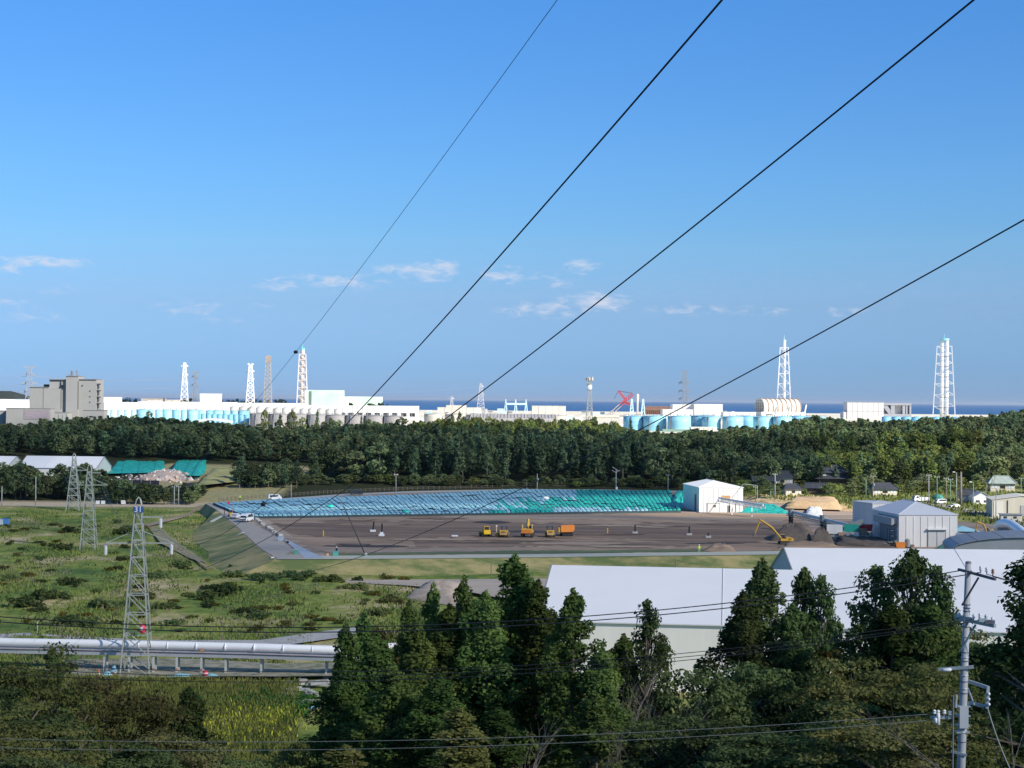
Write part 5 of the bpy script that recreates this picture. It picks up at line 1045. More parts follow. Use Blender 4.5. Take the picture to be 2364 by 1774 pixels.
for (x, yb, h, lab, m_) in ((746,1238,1.4,'yellow marker post on the left of the brown earth',yellow_m),(1402,1233,1.5,'yellow marker post right of the machines',yellow_m),(518,1190,2.6,'dark sign post at the top of the left road',black_m),(1214-80,1330,2.6,'dark stake on the grass bank near the cedar tops',wood_pole),(1560,1322,2.6,'dark stake on the grass bank by the far tent gable',wood_pole)):
    p = gz(x, yb, PZ if yb < 1300 else 1.0); g = thing('marker_post', lab, 'post', p); MB().lathe([(.22 if m_ is yellow_m else .12,0),(.22 if m_ is yellow_m else .1,h)], n=8).build('stake', m_, g); MB().lathe([(.25,h),(.2,h+.15)], n=8).build('cap', m_, g)
for (x, yb, h, lab, lean) in ((861,1228,3.0,'dark riser pipe on a white block, the left one',.25),(881,1238,3.6,'dark riser pipe on a stepped white block, the right one',.1),(1466,1232,2.6,'dark pipe stand with pale base holding a thin line, the left one',0),(1591,1236,2.6,'dark pipe stand with pale base holding a thin line, the right one',0),(1635,1242,1.4,'small dark cone shaped marker near the yellow excavator',0)):
    p = gz(x, yb, PZ); g = thing('riser_pipe', lab, 'pipe', p); box1('block', (0,0,.3), (1.6,1.2,.6), car_white if lean else concrete, g)
    if x == 881: box1('block', (0,0,.9), (.9,.8,.6), car_white, g)
    MB().beam((0,0,.5),(lean,0,h),.42).build('pipe', black_m, g)
wire('stand_line', 'thin dark line strung between the two pipe stands', sagline(gz(1466,1232,PZ)+Vector((0,0,2.6)), gz(1591,1236,PZ)+Vector((0,0,2.6)), .2, 8), .07, wire_dark)
p = gz(1050,1239,PZ); tag(box1('slab', (0,0,.2), (1.8,.8,.4), car_white, None), 'white slab lying on the dark earth left of the machines', 'slab').location = p
# left road clutter
def drum(x, y, w, h, m_, lab, nm='crate', lid=None):
    p = gz(x, y, PZ+.1); g = thing(nm, lab, 'box', p); box1('body', (0,0,h/2), (w,w*.8,h), m_, g); box1('lid', (0,0,h+.06), (w*1.06,w*.86,.12), lid or m_, g); return g
drum(648,1248,1.4,1.1,mat('pale_blue_box', (.34,.42,.50), .7, .1, 1),'pale blue grey box beside the left road')
drum(683,1280,1.2,1.2,mat('green_box', (.10,.30,.24), .6, .1, 1),'green box with pale lid near the corner of the pad', lid=concrete)
drum(672,1280,1.0,.5,wood_pole,'low wooden crate left of the green box')
drum(664,1254,.6,.4,black_m,'small dark box behind the pale blue one')
for k in range(18):
    t = k/17; x = 583+t*(640-583); y = 1200+t*(1240-1200); p = gz(x+6, y-1, PZ+.1); tag(MB().box((0,0,.35),(rnd.uniform(.9,1.6),.8,rnd.uniform(.5,.9)),rnd.uniform(0,1)).build('kerb_block', concrete if k % 4 else wood_pole, None, loc=p), 'pale weight block in the row along the left road', 'block', 'weight blocks along the left road')
for (x, y, lab, m_, n_) in ((573,1162,'orange red sheeted heap by the back road','cone','sheet_heap'),(528,1172,'round red warning sign at the top of the left road','sign','warning_sign')):
    p = gz(x, y, PZ+.1)
    if m_ == 'cone': tag(MB().lathe([(1.1,0),(.9,.6),(.3,1.0),(0,1.05)], n=9).build(n_, MATS['cone_orange'], None, True, p), lab, 'heap').scale = (1.3,.8,1)
    else: g = thing(n_, lab, 'sign', p); MB().lathe([(.06,0),(.06,1.6)], n=6).build('post', galv, g); o = MB().lathe([(.5,-.04),(.5,.04)], n=14).build('disc', MATS['marker_red'], g, loc=(0,-.1,1.7)); o.rotation_euler = (R(90),0,0)

# ------------------------------------------------------------------ people
def person(label, px, z, vest, trousers, helmet, facing=0., pose=0):
    p = gz(*px, z); g = thing('person', label, 'person', p, facing)
    J = [(0,0,.95),(0,0,1.15),(0,0,1.38),(0,0,1.52),(0,-.01,1.66),(.1,0,.92),(.12,-.02,.5),(.13,.03,.08),(.13,-.12,.04),(-.1,0,.92),(-.12,.06,.5),(-.13,.1,.08),(-.13,-.05,.04),
         (.2,0,1.4),(.26,-.02,1.14),(.27,-.14+pose*-.1,.90+pose*.25),(-.2,0,1.4),(-.26,.02,1.14),(-.27,-.08,.88),(.27,-.18+pose*-.1,.82+pose*.28),(-.27,-.1,.80),(0,-.01,1.76)]
    E_ = [(0,1),(1,2),(2,3),(3,4),(4,21),(0,5),(5,6),(6,7),(7,8),(0,9),(9,10),(10,11),(11,12),(2,13),(13,14),(14,15),(15,19),(2,16),(16,17),(17,18),(18,20)]
    RR = [.15,.15,.16,.06,.10,.10,.075,.05,.045,.10,.075,.05,.045,.075,.055,.04,.075,.055,.04,.035,.035,.08]
    me = bpy.data.meshes.new('body'); me.from_pydata(J, E_, []); o = bpy.data.objects.new('body', me); link(o); sk_ = o.modifiers.new('s', 'SKIN'); 
    for i, v in enumerate(me.skin_vertices[0].data): v.radius = (RR[i], RR[i]*(.75 if i < 3 else 1)); v.use_root = (i == 0)
    ss = o.modifiers.new('u', 'SUBSURF'); ss.levels = 1; ss.render_levels = 1; bpy.context.view_layer.update()
    m2_ = bpy.data.meshes.new_from_object(o.evaluated_get(bpy.context.evaluated_depsgraph_get())); bpy.data.objects.remove(o)
    m2_.materials.clear(); [m2_.materials.append(x) for x in (vest, trousers, mat('skin_tone', (.42,.26,.18), .6, .05, 5))]
    for f in m2_.polygons:
        f.use_smooth = True; c = f.center; f.material_index = 2 if (c.z > 1.5 or (abs(c.x) > .22 and c.z < .93)) else (1 if c.z < .93 else 0)
    b = bpy.data.objects.new('body', m2_); link(b, g)
    MB().lathe([(.145,1.72),(.135,1.80),(.09,1.87),(0,1.89)], n=12).build('helmet', helmet, g, True); MB().lathe([(.19,1.715),(.14,1.74)], (0,-.02,0), 12).build('helmet_brim', helmet, g)
    MB().lathe([(.04,0),(.03,.03)], (0,-.13,1.66), 6).build('nose', MATS['skin_tone'], g)
    return g
hv = mat('hi_vis_lime', (.55,.85,.08), .6, .05, 3); navy = mat('navy_cloth', (.03,.04,.08), .9, .1, 3); wh = car_white
person('person in a lime green vest standing on the front road near the tents', (1614,1276), PZ, hv, mat('pale_work_trousers', (.45,.50,.30), .9, .1, 3), wh, .3).scale = (1.15,)*3
person('person in a lime green vest at the far corner near the back road', (554,1156), PZ, hv, navy, wh, .8, 1).scale = (1.15,)*3
person('person in dark clothes and white helmet behind a teal box by the front road', (777,1281), PZ, navy, navy, wh, -.4, 1).scale = (1.1,)*3
drum(775,1283,1.2,1.0,mat('teal_box_paint', (.08,.42,.36), .6, .1, 1),'teal box in front of the person with white helmet')
g = thing('small_heap', 'little tan heap left of the teal box', 'heap', gz(756,1283,PZ)); MB().lathe([(.7,0),(.4,.4),(0,.6)], n=9).build('soil', tan_m, g)
person('small figure in dark clothes beside the excavator track at the right edge', (2290,1236), PZ, navy, navy, hv, .2)

# ------------------------------------------------------------------ vehicles
def car(label, px, z, rot, kind_='van', paint=car_white, cat='van', group=None, sc=1.):
    p = gz(*px, z) if z is not None else gh(*px); g = thing({'van':'parked_van','car':'parked_car','truck':'light_truck'}[kind_], label, cat, p, rot, group); g.scale = (sc,)*3
    Lc, w, h = {'van':(4.6,1.75,1.95),'car':(4.2,1.7,1.45),'truck':(5.0,1.8,2.0)}[kind_]    # car faces -Y
    if kind_ == 'van': prof = [(-2.3,.35),(-2.3,.85),(-2.15,1.05),(-1.45,1.78),(-1.2,1.92),(2.1,1.95),(2.28,1.7),(2.3,.35)]
    elif kind_ == 'car': prof = [(-2.1,.3),(-2.1,.75),(-1.1,.92),(-.5,1.38),(.9,1.42),(1.7,1.0),(2.1,.9),(2.1,.3)]
    else: prof = [(-2.5,.4),(-2.5,1.1),(-2.2,1.95),(-.9,2.0),(-.85,.8),(2.5,.8),(2.5,.4)]
    b = MB(); n = len(prof); ins = [(y, z_) for y, z_ in prof]; vs = []
    for x, k in ((-w/2,0),(w/2,0)):
        for y, z_ in prof: vs.append((x*(1-.10*max(0,(z_-1.0))), y, z_))
    b.add(vs, [(i,(i+1)%n,n+(i+1)%n,n+i) for i in range(n)]+[tuple(range(n))[::-1],tuple(range(n,2*n))]); b.build('body', paint, g)
    f0, f1 = (prof[2], prof[3]) if kind_ != 'truck' else (prof[1], prof[2]); ww = w*.84
    a = Vector((0,f0[0]-.02,f0[1]+.04)); c = Vector((0,f1[0]-.03,f1[1]-.06)); MB().add([(-ww/2,a.y,a.z),(ww/2,a.y,a.z),(ww*.46,c.y,c.z),(-ww*.46,c.y,c.z)], [(0,1,2,3)]).build('windscreen', glass_m, g)
    for sx in (-1,1):
        y0, y1 = (-1.3,2.0) if kind_ == 'van' else (-.8,1.3) if kind_ == 'car' else (-2.0,-1.0); zt_ = {'van':1.75,'car':1.32,'truck':1.8}[kind_]; zb_ = {'van':1.12,'car':.95,'truck':1.2}[kind_]
        MB().add([(sx*(w/2-.02),y0,zb_),(sx*(w/2-.02),y1,zb_),(sx*(w/2*(1-.10*(zt_-1))+.02),y1-.15,zt_),(sx*(w/2*(1-.10*(zt_-1))+.02),y0+.35,zt_)],[(0,1,2,3)]).build('side_window', glass_m, g)
        box1('headlight', (sx*w*.36,prof[1][0]-.02,prof[1][1]-.12), (.36,.08,.18), glass_m if paint is car_white else car_white, g)
        box1('mirror', (sx*(w/2+.1),prof[3][0]+.2,1.15), (.16,.1,.2), paint, g)
        for y in (-Lc*.31, Lc*.31):
            wl = MB().lathe([(.31,-.1),(.33,-.06),(.33,.06),(.31,.1)], n=14).build('wheel', black_m, g, True, (sx*(w/2-.08),y,.33)); wl.rotation_euler = (0,R(90),0)
            rm2 = MB().lathe([(.17,-.11),(.17,.11)], n=10).build('rim', galv, wl)
    box1('grille', (0,prof[1][0]-.03,prof[1][1]-.16), (w*.42,.06,.18), black_m, g); box1('number_plate', (0,prof[0][0]-.05,.52), (.34,.04,.17), mat('plate_cream', (.6,.6,.5), .5, .05, 1), g)
    box1('bumper', (0,prof[0][0]-.04,.42), (w*.98,.1,.22), black_m if paint is car_dark else mat('bumper_grey', (.25,.26,.27), .6, .1, 1), g)
    if kind_ == 'truck': box1('load_bed', (0,.85,1.15), (w,3.2,.6), paint, g)
    return g
car('larger white van facing the camera at the top of the left road', (569,1205), PZ+.1, R(-14), sc=1.35)
car('smaller white vehicle left of the larger white van', (543,1198), PZ+.1, R(-8), 'car', cat='car', sc=1.25)
car('white van side on upon the back road beyond the blue tarpaulins', (634,1155), PZ+.1, R(112), sc=1.15)
car('dark van on the back road left of the flood lamp pole', (823,1143), PZ+.1, R(100), paint=car_dark, sc=1.15)
car('white truck cab and body parked by the pale pole above the grey white shed', (2126,1159), None, R(-80), 'truck', cat='truck', sc=1.25)
car('white van with dark windscreen between the green poles', (2171,1164), None, R(-70), sc=1.0)
car('small white car on the road right of the green poles', (2203,1172), None, R(-65), 'car', cat='car')
g = thing('covered_load', 'teal sheeted load behind the white van near the green poles', 'load', gh(2165,1154)); MB().lathe([(2.4,0),(2.2,1.2),(1.3,2.0),(0,2.2)], n=9).build('sheet', mat('dull_teal_sheet', (.05,.24,.20), .6, .2, .5), g)
# yellow site vehicle beside the left road
p = gz(533,1193,PZ+.1); g = thing('mini_loader', 'small yellow loader with dark seat left of the white van', 'loader', p, .3); box1('body', (0,0,.9), (1.2,1.9,.9), yellow_m, g); box1('mast', (.5,-.2,1.9), (.14,.14,3.4), rib_m, g); box1('cab', (.1,.4,1.7), (1.0,.9,.9), glass_m, g); box1('bucket', (0,-1.4,.5), (1.3,.6,.6), yellow_m, g)
for sx in (-1,1): box1('track', (sx*.65,0,.3), (.3,2.0,.55), black_m, g)
# machines parked in a row on the dark earth
def tracks(g, w, l, tw, h, m=black_m, face='y'):
    for sx in (-1,1):
        MB().ext([(-l/2,h*.35),(-l/2+h*.3,0),(l/2-h*.3,0),(l/2,h*.35),(l/2,h*.65),(l/2-h*.3,h),(-l/2+h*.3,h),(-l/2,h*.65)], sx*(w/2)-tw/2, sx*(w/2)+tw/2).build('track', m, g)
MG = 'site machines parked in a row'
p = gz(1122,1239,PZ+.05); g = thing('bulldozer', 'bright yellow bulldozer seen from behind, leftmost of the parked machines', 'bulldozer', p, R(12), MG); tracks(g,2.2,3.4,.6,.95)
MB().ext([(-1.5,.9),(1.2,.9),(1.2,1.9),(.4,2.05),(-1.5,1.9)],-.9,.9).build('hood', mat('bright_machine_yellow', (.85,.50,.02), .4, .08, 1), g)
box1('fuel_tank', (0,-1.55,1.4), (1.9,.7,1.2), MATS['bright_machine_yellow'], g); box1('cab', (0,-.3,2.35), (1.5,1.3,1.0), glass_m, g); box1('cab_roof', (0,-.3,2.95), (1.7,1.6,.16), yellow_m, g)
for sx in (-1,1):
    for sy in (-1,1): box1('cab_pillar', (sx*.78,-.3+sy*.66,2.35), (.12,.12,1.1), MATS['bright_machine_yellow'], g)
MB().ext([(1.9,.1),(2.2,.1),(2.1,.7),(2.3,1.3),(2.0,1.3)],-1.8,1.8).build('blade', yellow_m, g); MB().lathe([(.08,0),(.08,.8)], (.3,.8,2.0), 8).build('exhaust', black_m, g)
def compactor(label, px, rot):
    p = gz(*px, PZ+.05); g = thing('soil_roller', label, 'roller', p, rot, MG)
    MB().ext([(-2.4,.9),(-2.4,1.7),(-1.9,2.0),(-.4,2.05),(-.4,.9)],-1.1,1.1).build('engine_hood', yellow_m, g); box1('counterweight', (0,-2.5,1.1), (2.0,.35,.7), mat('machine_tan', (.50,.34,.14), .6, .15, 1), g)
    for k in range(3): box1('grille_slot', (0,-2.45,1.45+k*.13), (1.2,.14,.05), black_m, g)
    for sx in (-1,1):
        w_ = MB().lathe([(.5,-.35),(.78,-.26),(.8,0),(.78,.26),(.5,.35)], n=16).build('tyre', mat('dusty_tyre', (.10,.085,.07), .9, .2, 2), g, True, (sx*1.15,-1.3,.8)); w_.rotation_euler = (0,R(90),0); MB().lathe([(.4,-.36),(.4,.36)], n=12).build('rim', yellow_m, w_)
    dr = MB().lathe([(.72,-1.1),(.78,-1.08),(.78,1.08),(.72,1.1)], n=20).build('drum', galv, g, True, (0,1.7,.78)); dr.rotation_euler = (0,R(90),0)
    fr_ = MB(); [fr_.box((sx*1.2,1.5,.95),(.16,2.4,.4)) for sx in (-1,1)]; fr_.box((0,.5,.95),(2.4,.3,.5)); fr_.build('drum_frame', yellow_m, g)
    box1('seat_console', (0,.0,1.6), (1.3,.9,.9), black_m, g)
    for sx in (-1,1):
        for yy in (-.4,.6): box1('canopy_post', (sx*.75,yy,2.4), (.1,.1,1.4), black_m, g)
    box1('canopy', (0,.1,3.1), (1.9,1.6,.14), car_dark, g); return g
compactor('yellow soil roller with dark canopy, second of the parked machines', (1164,1240), R(-6))
compactor('yellow soil roller right of the parked excavator, smaller dark canopy', (1269,1240), R(5))
p = gz(1146,1240,PZ); g = thing('survey_mast', 'yellow pale mast unit standing left of the second machine', 'mast', p, .1, None); box1('plinth', (.2,0,.6), (1.2,1.0,1.2), yellow_m, g); MB().beam((0,0,0),(0,0,3.3),.24).build('mast', mat('mast_cream', (.60,.52,.34), .6, .1, 1), g); box1('head', (.05,0,3.2), (.5,.3,.3), car_white, g)
def excavator(label, px, rot, boom_pts, group=None, col=yellow_m, sc=1., front=True):
    p = gz(*px, PZ+.05); g = thing('excavator', label, 'excavator', p, rot, group); g.scale = (sc,)*3
    tracks(g,2.5,3.8,.65,.9, mat('track_dusty', (.06,.055,.05), .9, .2, 2)); MB().lathe([(.6,.8),(.6,1.1)], n=14).build('slew_ring', black_m, g)
    MB().ext([(-1.6,1.1),(2.1,1.1),(2.3,1.4),(2.3,2.0),(1.6,2.25),(.2,2.25),(-.1,1.8),(-1.6,1.8)],-1.35,1.35).build('upper_body', col, g)
    MB().ext([(-1.55,1.5),(-1.0,1.5),(0.05,1.5),(.05,2.95),(-1.2,2.95),(-1.55,2.3)],-1.34,-.35).build('cab', glass_m, g); box1('cab_roof', (-.85,-.6,3.0), (1.05,1.45,.1), col, g); box1('counterweight', (0,2.2,1.55), (2.6,.5,.9), orange_m, g)
    for k in range(3): box1('grille', (1.37,1.2,1.45+k*.2), (.05,1.0,.07), black_m, g)
    bp_ = [Vector(q) for q in boom_pts]
    MB().tube(bp_[:3], [.3,.38,.28], 4).build('boom', col, g); MB().tube(bp_[2:4], [.28,.2], 4).build('stick', col, g)
    for i in (0,): MB().beam(bp_[0]+Vector((0,-.5,.0)), bp_[1]*.8+bp_[0]*.2+Vector((0,-.1,-.25)), .16).build('hydraulic_ram', galv, g)
    MB().beam(bp_[1]+Vector((0,0,.35)), bp_[2]+Vector((0,.3,.5)), .15).build('hydraulic_ram', galv, g); e = bp_[3]; 
    MB().ext([(e.y-.1,e.z+.1),(e.y+.5,e.z-.2),(e.y+.6,e.z-.9),(e.y-.1,e.z-1.1),(e.y-.6,e.z-.8)], -.55,.55).build('bucket', mat('worn_bucket', (.16,.14,.12), .6, .2, 2), g)
    return g
g = excavator('yellow excavator parked in the middle of the machine row, boom folded up', (1218,1240), R(172), [(.3,-1.2,1.8),(.3,-3.4,4.2),(.3,-4.6,3.6),(.3,-3.9,1.6)], MG, yellow_m, 1.12)
for sx in (-1,1): box1('hand_rail', (sx*1.25,.8,2.8), (.08,1.6,.9), mat('rail_cream', (.60,.45,.20), .6, .1, 1), g)
excavator('yellow orange excavator with raised boom digging beside the dark earth heap', (1812,1257), R(-84), [(.2,-1.3,1.9),(.2,-4.3,5.2),(.2,-8.0,7.6),(.2,-9.6,3.4)], None, yellow_m, .9)
excavator('small yellow excavator by the silver pipe arch near the right edge', (2283,1238), R(-88), [(.2,-1.0,1.8),(.2,-2.2,4.4),(.2,-4.4,5.2),(.2,-5.0,2.0)], None, yellow_m, .8)
p = gz(1308,1238,PZ+.05); g = thing('crawler_dumper', 'crawler dumper with a big orange skip, rightmost of the parked machines', 'dumper', p, R(-75), MG); tracks(g,1.9,3.4,.5,.8)
box1('chassis', (0,0,1.0), (1.8,3.6,.35), black_m, g); MB().ext([(-1.9,1.25),(1.6,1.25),(2.1,2.0),(2.0,3.3),(-2.0,3.15),(-2.1,2.0)],-1.15,1.15).build('skip', orange_m, g)
for k in range(4): box1('skip_rib', (-1.2,-1.4+k*.95,2.2), (.1,.12,1.7), orange_m, g)
box1('tail_board', (0,2.15,2.5), (2.0,.1,1.2), rust_m, g); box1('cab', (.3,-2.3,1.9), (1.1,.8,1.4), yellow_m, g)
# conveyors and screening plant
def conveyor(label, P0, P1, w, m=galv, legs=(), tr=True):
    P0, P1 = Vector(P0), Vector(P1); g = thing('belt_conveyor', label, 'conveyor', (P0.x,P0.y,hh(P0.x,P0.y))); O = Vector(g.location); a, b = P0-O, P1-O; d = (b-a).normalized(); nrm = Vector((-d.y,d.x,0)).normalized()
    MB().beam(a, b, w*.30).build('belt_cover', mat('cover_pale', (.58,.62,.64), .4, .06, .5, metal=.2), g)
    t = MB(); n = max(4, int((b-a).length/2))
    for sy in (-1,1):
        for zz in (-.5,-1.2): t.beam(a+nrm*w/2*sy+Vector((0,0,zz)), b+nrm*w/2*sy+Vector((0,0,zz)), .16)
        for k in range(n): p, q = a.lerp(b,k/n), a.lerp(b,(k+1)/n); t.beam(p+nrm*w/2*sy+Vector((0,0,-.5)), q+nrm*w/2*sy+Vector((0,0,-1.2)), .1); t.beam(q+nrm*w/2*sy+Vector((0,0,-1.2)), q+nrm*w/2*sy+Vector((0,0,-.5)), .1)
    t.build('truss', m, g)
    for k in legs: q = a.lerp(b,k); MB().beam((q.x,q.y,-.3),(q.x,q.y,q.z-1.1),.3).build('support_leg', m, g)
    return g, O
Dh = gz(1700,1182,PZ).y
g, O = conveyor('white inclined conveyor coming out of the white ribbed shed', at(1660,1150,Dh-12), at(1762,1167,Dh-30), 2.0, white_steel, (.3,.75)); box1('drive_head', tuple(at(1676,1149,Dh-12)-O), (3.0,1.6,1.3), mat('rust_orange_drive', (.55,.30,.12), .6, .2, 1), g); b = MB(); q = at(1690,1150,Dh-10)-O; b.beam(q,q+Vector((4,0,5.0)),.2); b.beam(q+Vector((4,0,5.0)),q+Vector((9,0,4.5)),.2); b.beam(q+Vector((9,0,4.5)),q+Vector((9,0,-6)),.2); b.build('gantry_frame', galv, g)
D5 = 500
g, O = conveyor('long grey stacker conveyor sloping down right to the screening plant', at(1824,1181,D5+40), at(1962,1213,D5), 2.6, galv, (.98,))
for x_, y0, y1, d_, w_ in ((1826,1186,1218,D5+38,1.5),(1901,1200,1232,D5+16,1.9)):
    a = at(x_,y0,d_)-O; b_ = at(x_,y1,d_)-O; MB().beam(a,b_,w_,n=10).build('drop_chute', black_m, g); MB().lathe([(w_*.6,0),(w_*.6,1.7)], tuple(a-Vector((0,0,.4))), 12).build('chute_head', mat('chute_grey', (.30,.31,.30), .6, .1, 1), g)
p = gz(1955,1250,PZ); g = thing('screening_plant', 'white and grey screening machine with a green panel under the conveyor end', 'machine', p, R(-10)); g.scale = (1.35,1.2,1.3); box1('chassis', (0,0,1.2), (9,2.4,.5), galv, g)
box1('hopper', (-2.5,0,2.6), (3.4,2.4,1.9), white_clad, g); box1('green_panel', (.9,-1.3,3.0), (3.0,.2,1.7), mat('machine_green', (.02,.34,.26), .5, .1, 1), g); MB().beam((-5,0,1.6),(3.5,0,4.4),1.2).build('screen_deck', galv, g); box1('engine_house', (3.2,0,2.2), (2.0,2.2,1.5), mat('dusty_brown_metal', (.26,.20,.15), .7, .2, 1), g)
for x_ in (-3.5,-1,1.5,4): box1('leg', (x_,-.9,.5), (.3,.3,1.4), black_m, g)
for k in range(3): box1('cabinet', (-1.2+k*1.6,-1.45,1.7), (1.0,.5,.7), [rib_m, galv, white_clad][k], g)
p = gz(1998,1250,PZ); g = thing('red_hopper', 'dark red feed hopper on a white folding conveyor left of the grey white shed', 'hopper', p, R(-5)); g.scale = (1.3,1.2,1.35); MB().ext([(-1.5,3.6),(1.5,3.6),(1.2,2.2),(-1.2,2.2)],-1.1,1.1,'y').build('hopper', mat('hopper_crimson', (.50,.03,.05), .5, .1, 1), g)
MB().beam((-1.6,0,2.3),(3.4,0,.4),.9).build('white_conveyor', white_clad, g); [box1('leg', (x_,0,.9), (.25,1.6,2.2), galv, g) for x_ in (-1.3,1.3)]; box1('green_guard', (.2,-1.2,1.6), (.8,.15,.5), MATS['machine_green'], g)
for (x, w, m_, lab) in ((2078,2.3,orange_m,'orange skip box at the corner of the grey white shed'),(2095,1.3,galv,'grey drum right of the orange skip')):
    p = gz(x, 1265, PZ); g = thing('skip_box' if w > 2 else 'metal_drum', lab, 'container', p)
    if w > 2: MB().ext([(-1.15,0),(1.15,0),(1.35,1.4),(-1.35,1.4)],-.9,.9,'y').build('tub', m_, g); box1('rim', (0,0,1.45), (2.9,1.9,.12), m_, g)
    else: MB().lathe([(.75,0),(.75,2.1),(.3,2.5)], n=14).build('tank', m_, g); box1('stand', (0,0,.15), (1.8,1.6,.3), black_m, g)
for (x, w, h, m_, lab) in ((2055,1.4,1.3,black_m,'dark generator box left of the orange skip'),(2043,1.0,1.0,galv,'small grey box in the clutter by the grey shed'),(2106,.9,.6,rust_m,'small red brown box right of the grey drum'),(2068,.8,1.7,green_pole,'slim greenish pump by the orange skip')):
    p = gz(x, 1263, PZ); g = thing('equipment_box', lab, 'box', p); box1('body', (0,0,h/2), (w,w,h), m_, g); box1('lid', (0,0,h+.05), (w*1.08,w*1.08,.1), galv, g)
# silver pipe arch at the right edge
pth = [at(2302,1219,470), at(2311,1210,468), at(2322,1208,465), at(2336,1212,460), at(2352,1223,452), at(2372,1240,440), at(2420,1285,420)]
g = thing('pipe_arch', 'big silver tube bending down at the right edge of the photo', 'pipe', (pth[2].x, pth[2].y, PZ)); O = Vector(g.location); MB().tube([q-O for q in pth], 1.25, 16).build('tube', tube_m, g, True)
for k in (1,2,3,4): q = pth[k]-O; box1('support', (q.x,q.y,q.z/2-1), (.4,.4,q.z), galv, g); MB().beam((q.x,q.y-1.4,q.z-1.8),(q.x+2.2,q.y-1.4,q.z-2.6),.25).build('rail', galv, g)
box1('arch_panel', tuple(at(2325,1232,462)-O), (5,.3,3.2), mat('arch_panel_grey', (.24,.26,.28), .7, .1, 1), g)  # plain grey panel standing under the tube
tag(MB().beam((0,0,0),tuple(at(2246,1242,470)-at(2210,1234,480)),1.1,n=8).build('white_pipe', white_steel, None, loc=at(2210,1234,480)), 'short white pipe leaving the right side of the grey white shed', 'pipe')
p = gz(2222,1226,PZ+.4); tag(MB().add([(-4,-3,0),(5,-3,0),(3.5,4,.6),(-4,5,1.2),(0,0,1.6)],[(0,1,4),(1,2,4),(2,3,4),(3,0,4)]).build('blue_cover', bluetarp_m, None, False, p), 'blue sheet cover on the slope right of the grey white shed', 'cover')
# road on the right slope
def draped(name, px, w, m, up=.12):
    P = [gh(*q) for q in px]; mb = MB(); vs = []; pp = []
    for i in range(len(P)-1):
        for k in range(8): pp.append(P[i].lerp(P[i+1], k/8))
    pp.append(P[-1])
    for i, q in enumerate(pp):
        d = (pp[min(i+1,len(pp)-1)]-pp[max(0,i-1)]); d.z = 0; d.normalize(); nrm = Vector((-d.y,d.x,0))
        for s_ in (-1,-.33,.33,1): x, y = q.x+nrm.x*w/2*s_, q.y+nrm.y*w/2*s_; vs.append((x,y,hh(x,y)+up))
    mb.add(vs, [(i*4+j,i*4+j+1,(i+1)*4+j+1,(i+1)*4+j) for i in range(len(pp)-1) for j in range(3)]); return kind(mb.build(name, m), 'structure')
draped('hillside_road', [(2040,1157),(2110,1160),(2190,1170),(2240,1181),(2300,1196),(2364,1212),(2430,1232)], 7, asphalt)

# ------------------------------------------------------------------ the near utility pole
UD = 60.0; u = lambda x, y, d=UD: at(x, y, d)
top, bot = u(2235.5,1300), u(2214,1900); base = Vector((bot.x, UD, hh(bot.x, UD))); up_ = thing('concrete_utility_pole', 'big concrete utility pole with crossarms, insulators and switchgear in the right foreground', 'utility pole', base); O = base.copy()
k_ = (top.x-bot.x)/(top.z-bot.z); fx = lambda z: top.x+k_*(z-top.z)
b0 = Vector((fx(base.z-1), UD, base.z-1))
MB().tube([b0-O, Vector((fx((top.z+base.z)/2),UD,(top.z+base.z)/2))-O, top-O], [.185,.14,.100], 20).build('shaft', pole_conc, up_, True)
MB().lathe([(.105,-.02),(.105,.03),(.06,.06)], tuple(top-O), 14).build('pole_cap', mat('cap_grey', (.22,.22,.23), .7, .1, 3), up_)
def arm(a, b, w, m, nm='crossarm', par=None): return MB().beam(a-O, b-O, w).build(nm, m, par or up_)
def ins(x, y, d, h=.20, m=porcelain, r=.055, nm='insulator', up=True):
    q = u(x, y, d)-O; mb = MB(); mb.lathe([(.02,-.1),(.02,0),(r,.0),(r*1.15,.03),(r*.5,.06),(r,.08),(r*1.05,.11),(r*.5,.13),(r*.5,h)], tuple(q), 12); return mb.build(nm, m, up_, True)
arm(u(2213,1315,60.5), u(2298,1338,58.6), .085, steel_arm); arm(u(2259,1334,59.4), u(2221,1398,60), .05, steel_arm, 'brace')
for x, y, d, m_ in ((2264,1323,59.5,porcelain),(2278,1326,59.2,porcelain),(2292,1330,58.9,brownins)): ins(x, y-6, d, .15, m_)
for y in (1318,1396,1404,1411): q = Vector((fx(u(2230,y).z),UD,u(2230,y).z))-O; MB().lathe([(.125,-.018),(.132,0),(.125,.018)], tuple(q), 16).build('band', steel_arm, up_)
arm(u(2206,1427,60.4), u(2297,1446,58.8), .11, galv_arm); arm(u(2205,1421,60.4), u(2246,1429,59.6), .07, galv_arm); arm(u(2252,1443,59.5), u(2218,1503,60), .055, galv_arm, 'brace')
for k, (x, y, d) in enumerate(((2248,1428,59.5),(2262,1426,59.3),(2276,1430,59.1),(2291,1435,58.9),(2214,1425,60.2))):
    ins(x, y, d, .16, porcelain if k != 2 else galv_arm); 
q = u(2284,1436,58.9)-O; MB().box(tuple(q),(.34,.16,.12)).build('fuse_switch', steel_arm, up_); q = u(2268,1432,58.9)-O; MB().box(tuple(q),(.26,.14,.10)).build('fuse_switch', galv_arm, up_)
for k, y in enumerate((1447,1470,1506,1518,1526,1560,1573,1590,1600,1690,1712)): q = Vector((fx(u(2228,y).z),UD,u(2228,y).z))-O; MB().lathe([(.132+.003*k,-.014),(.14+.003*k,0),(.132+.003*k,.014)], tuple(q), 16).build('band', galv_arm if k % 2 else steel_arm, up_)
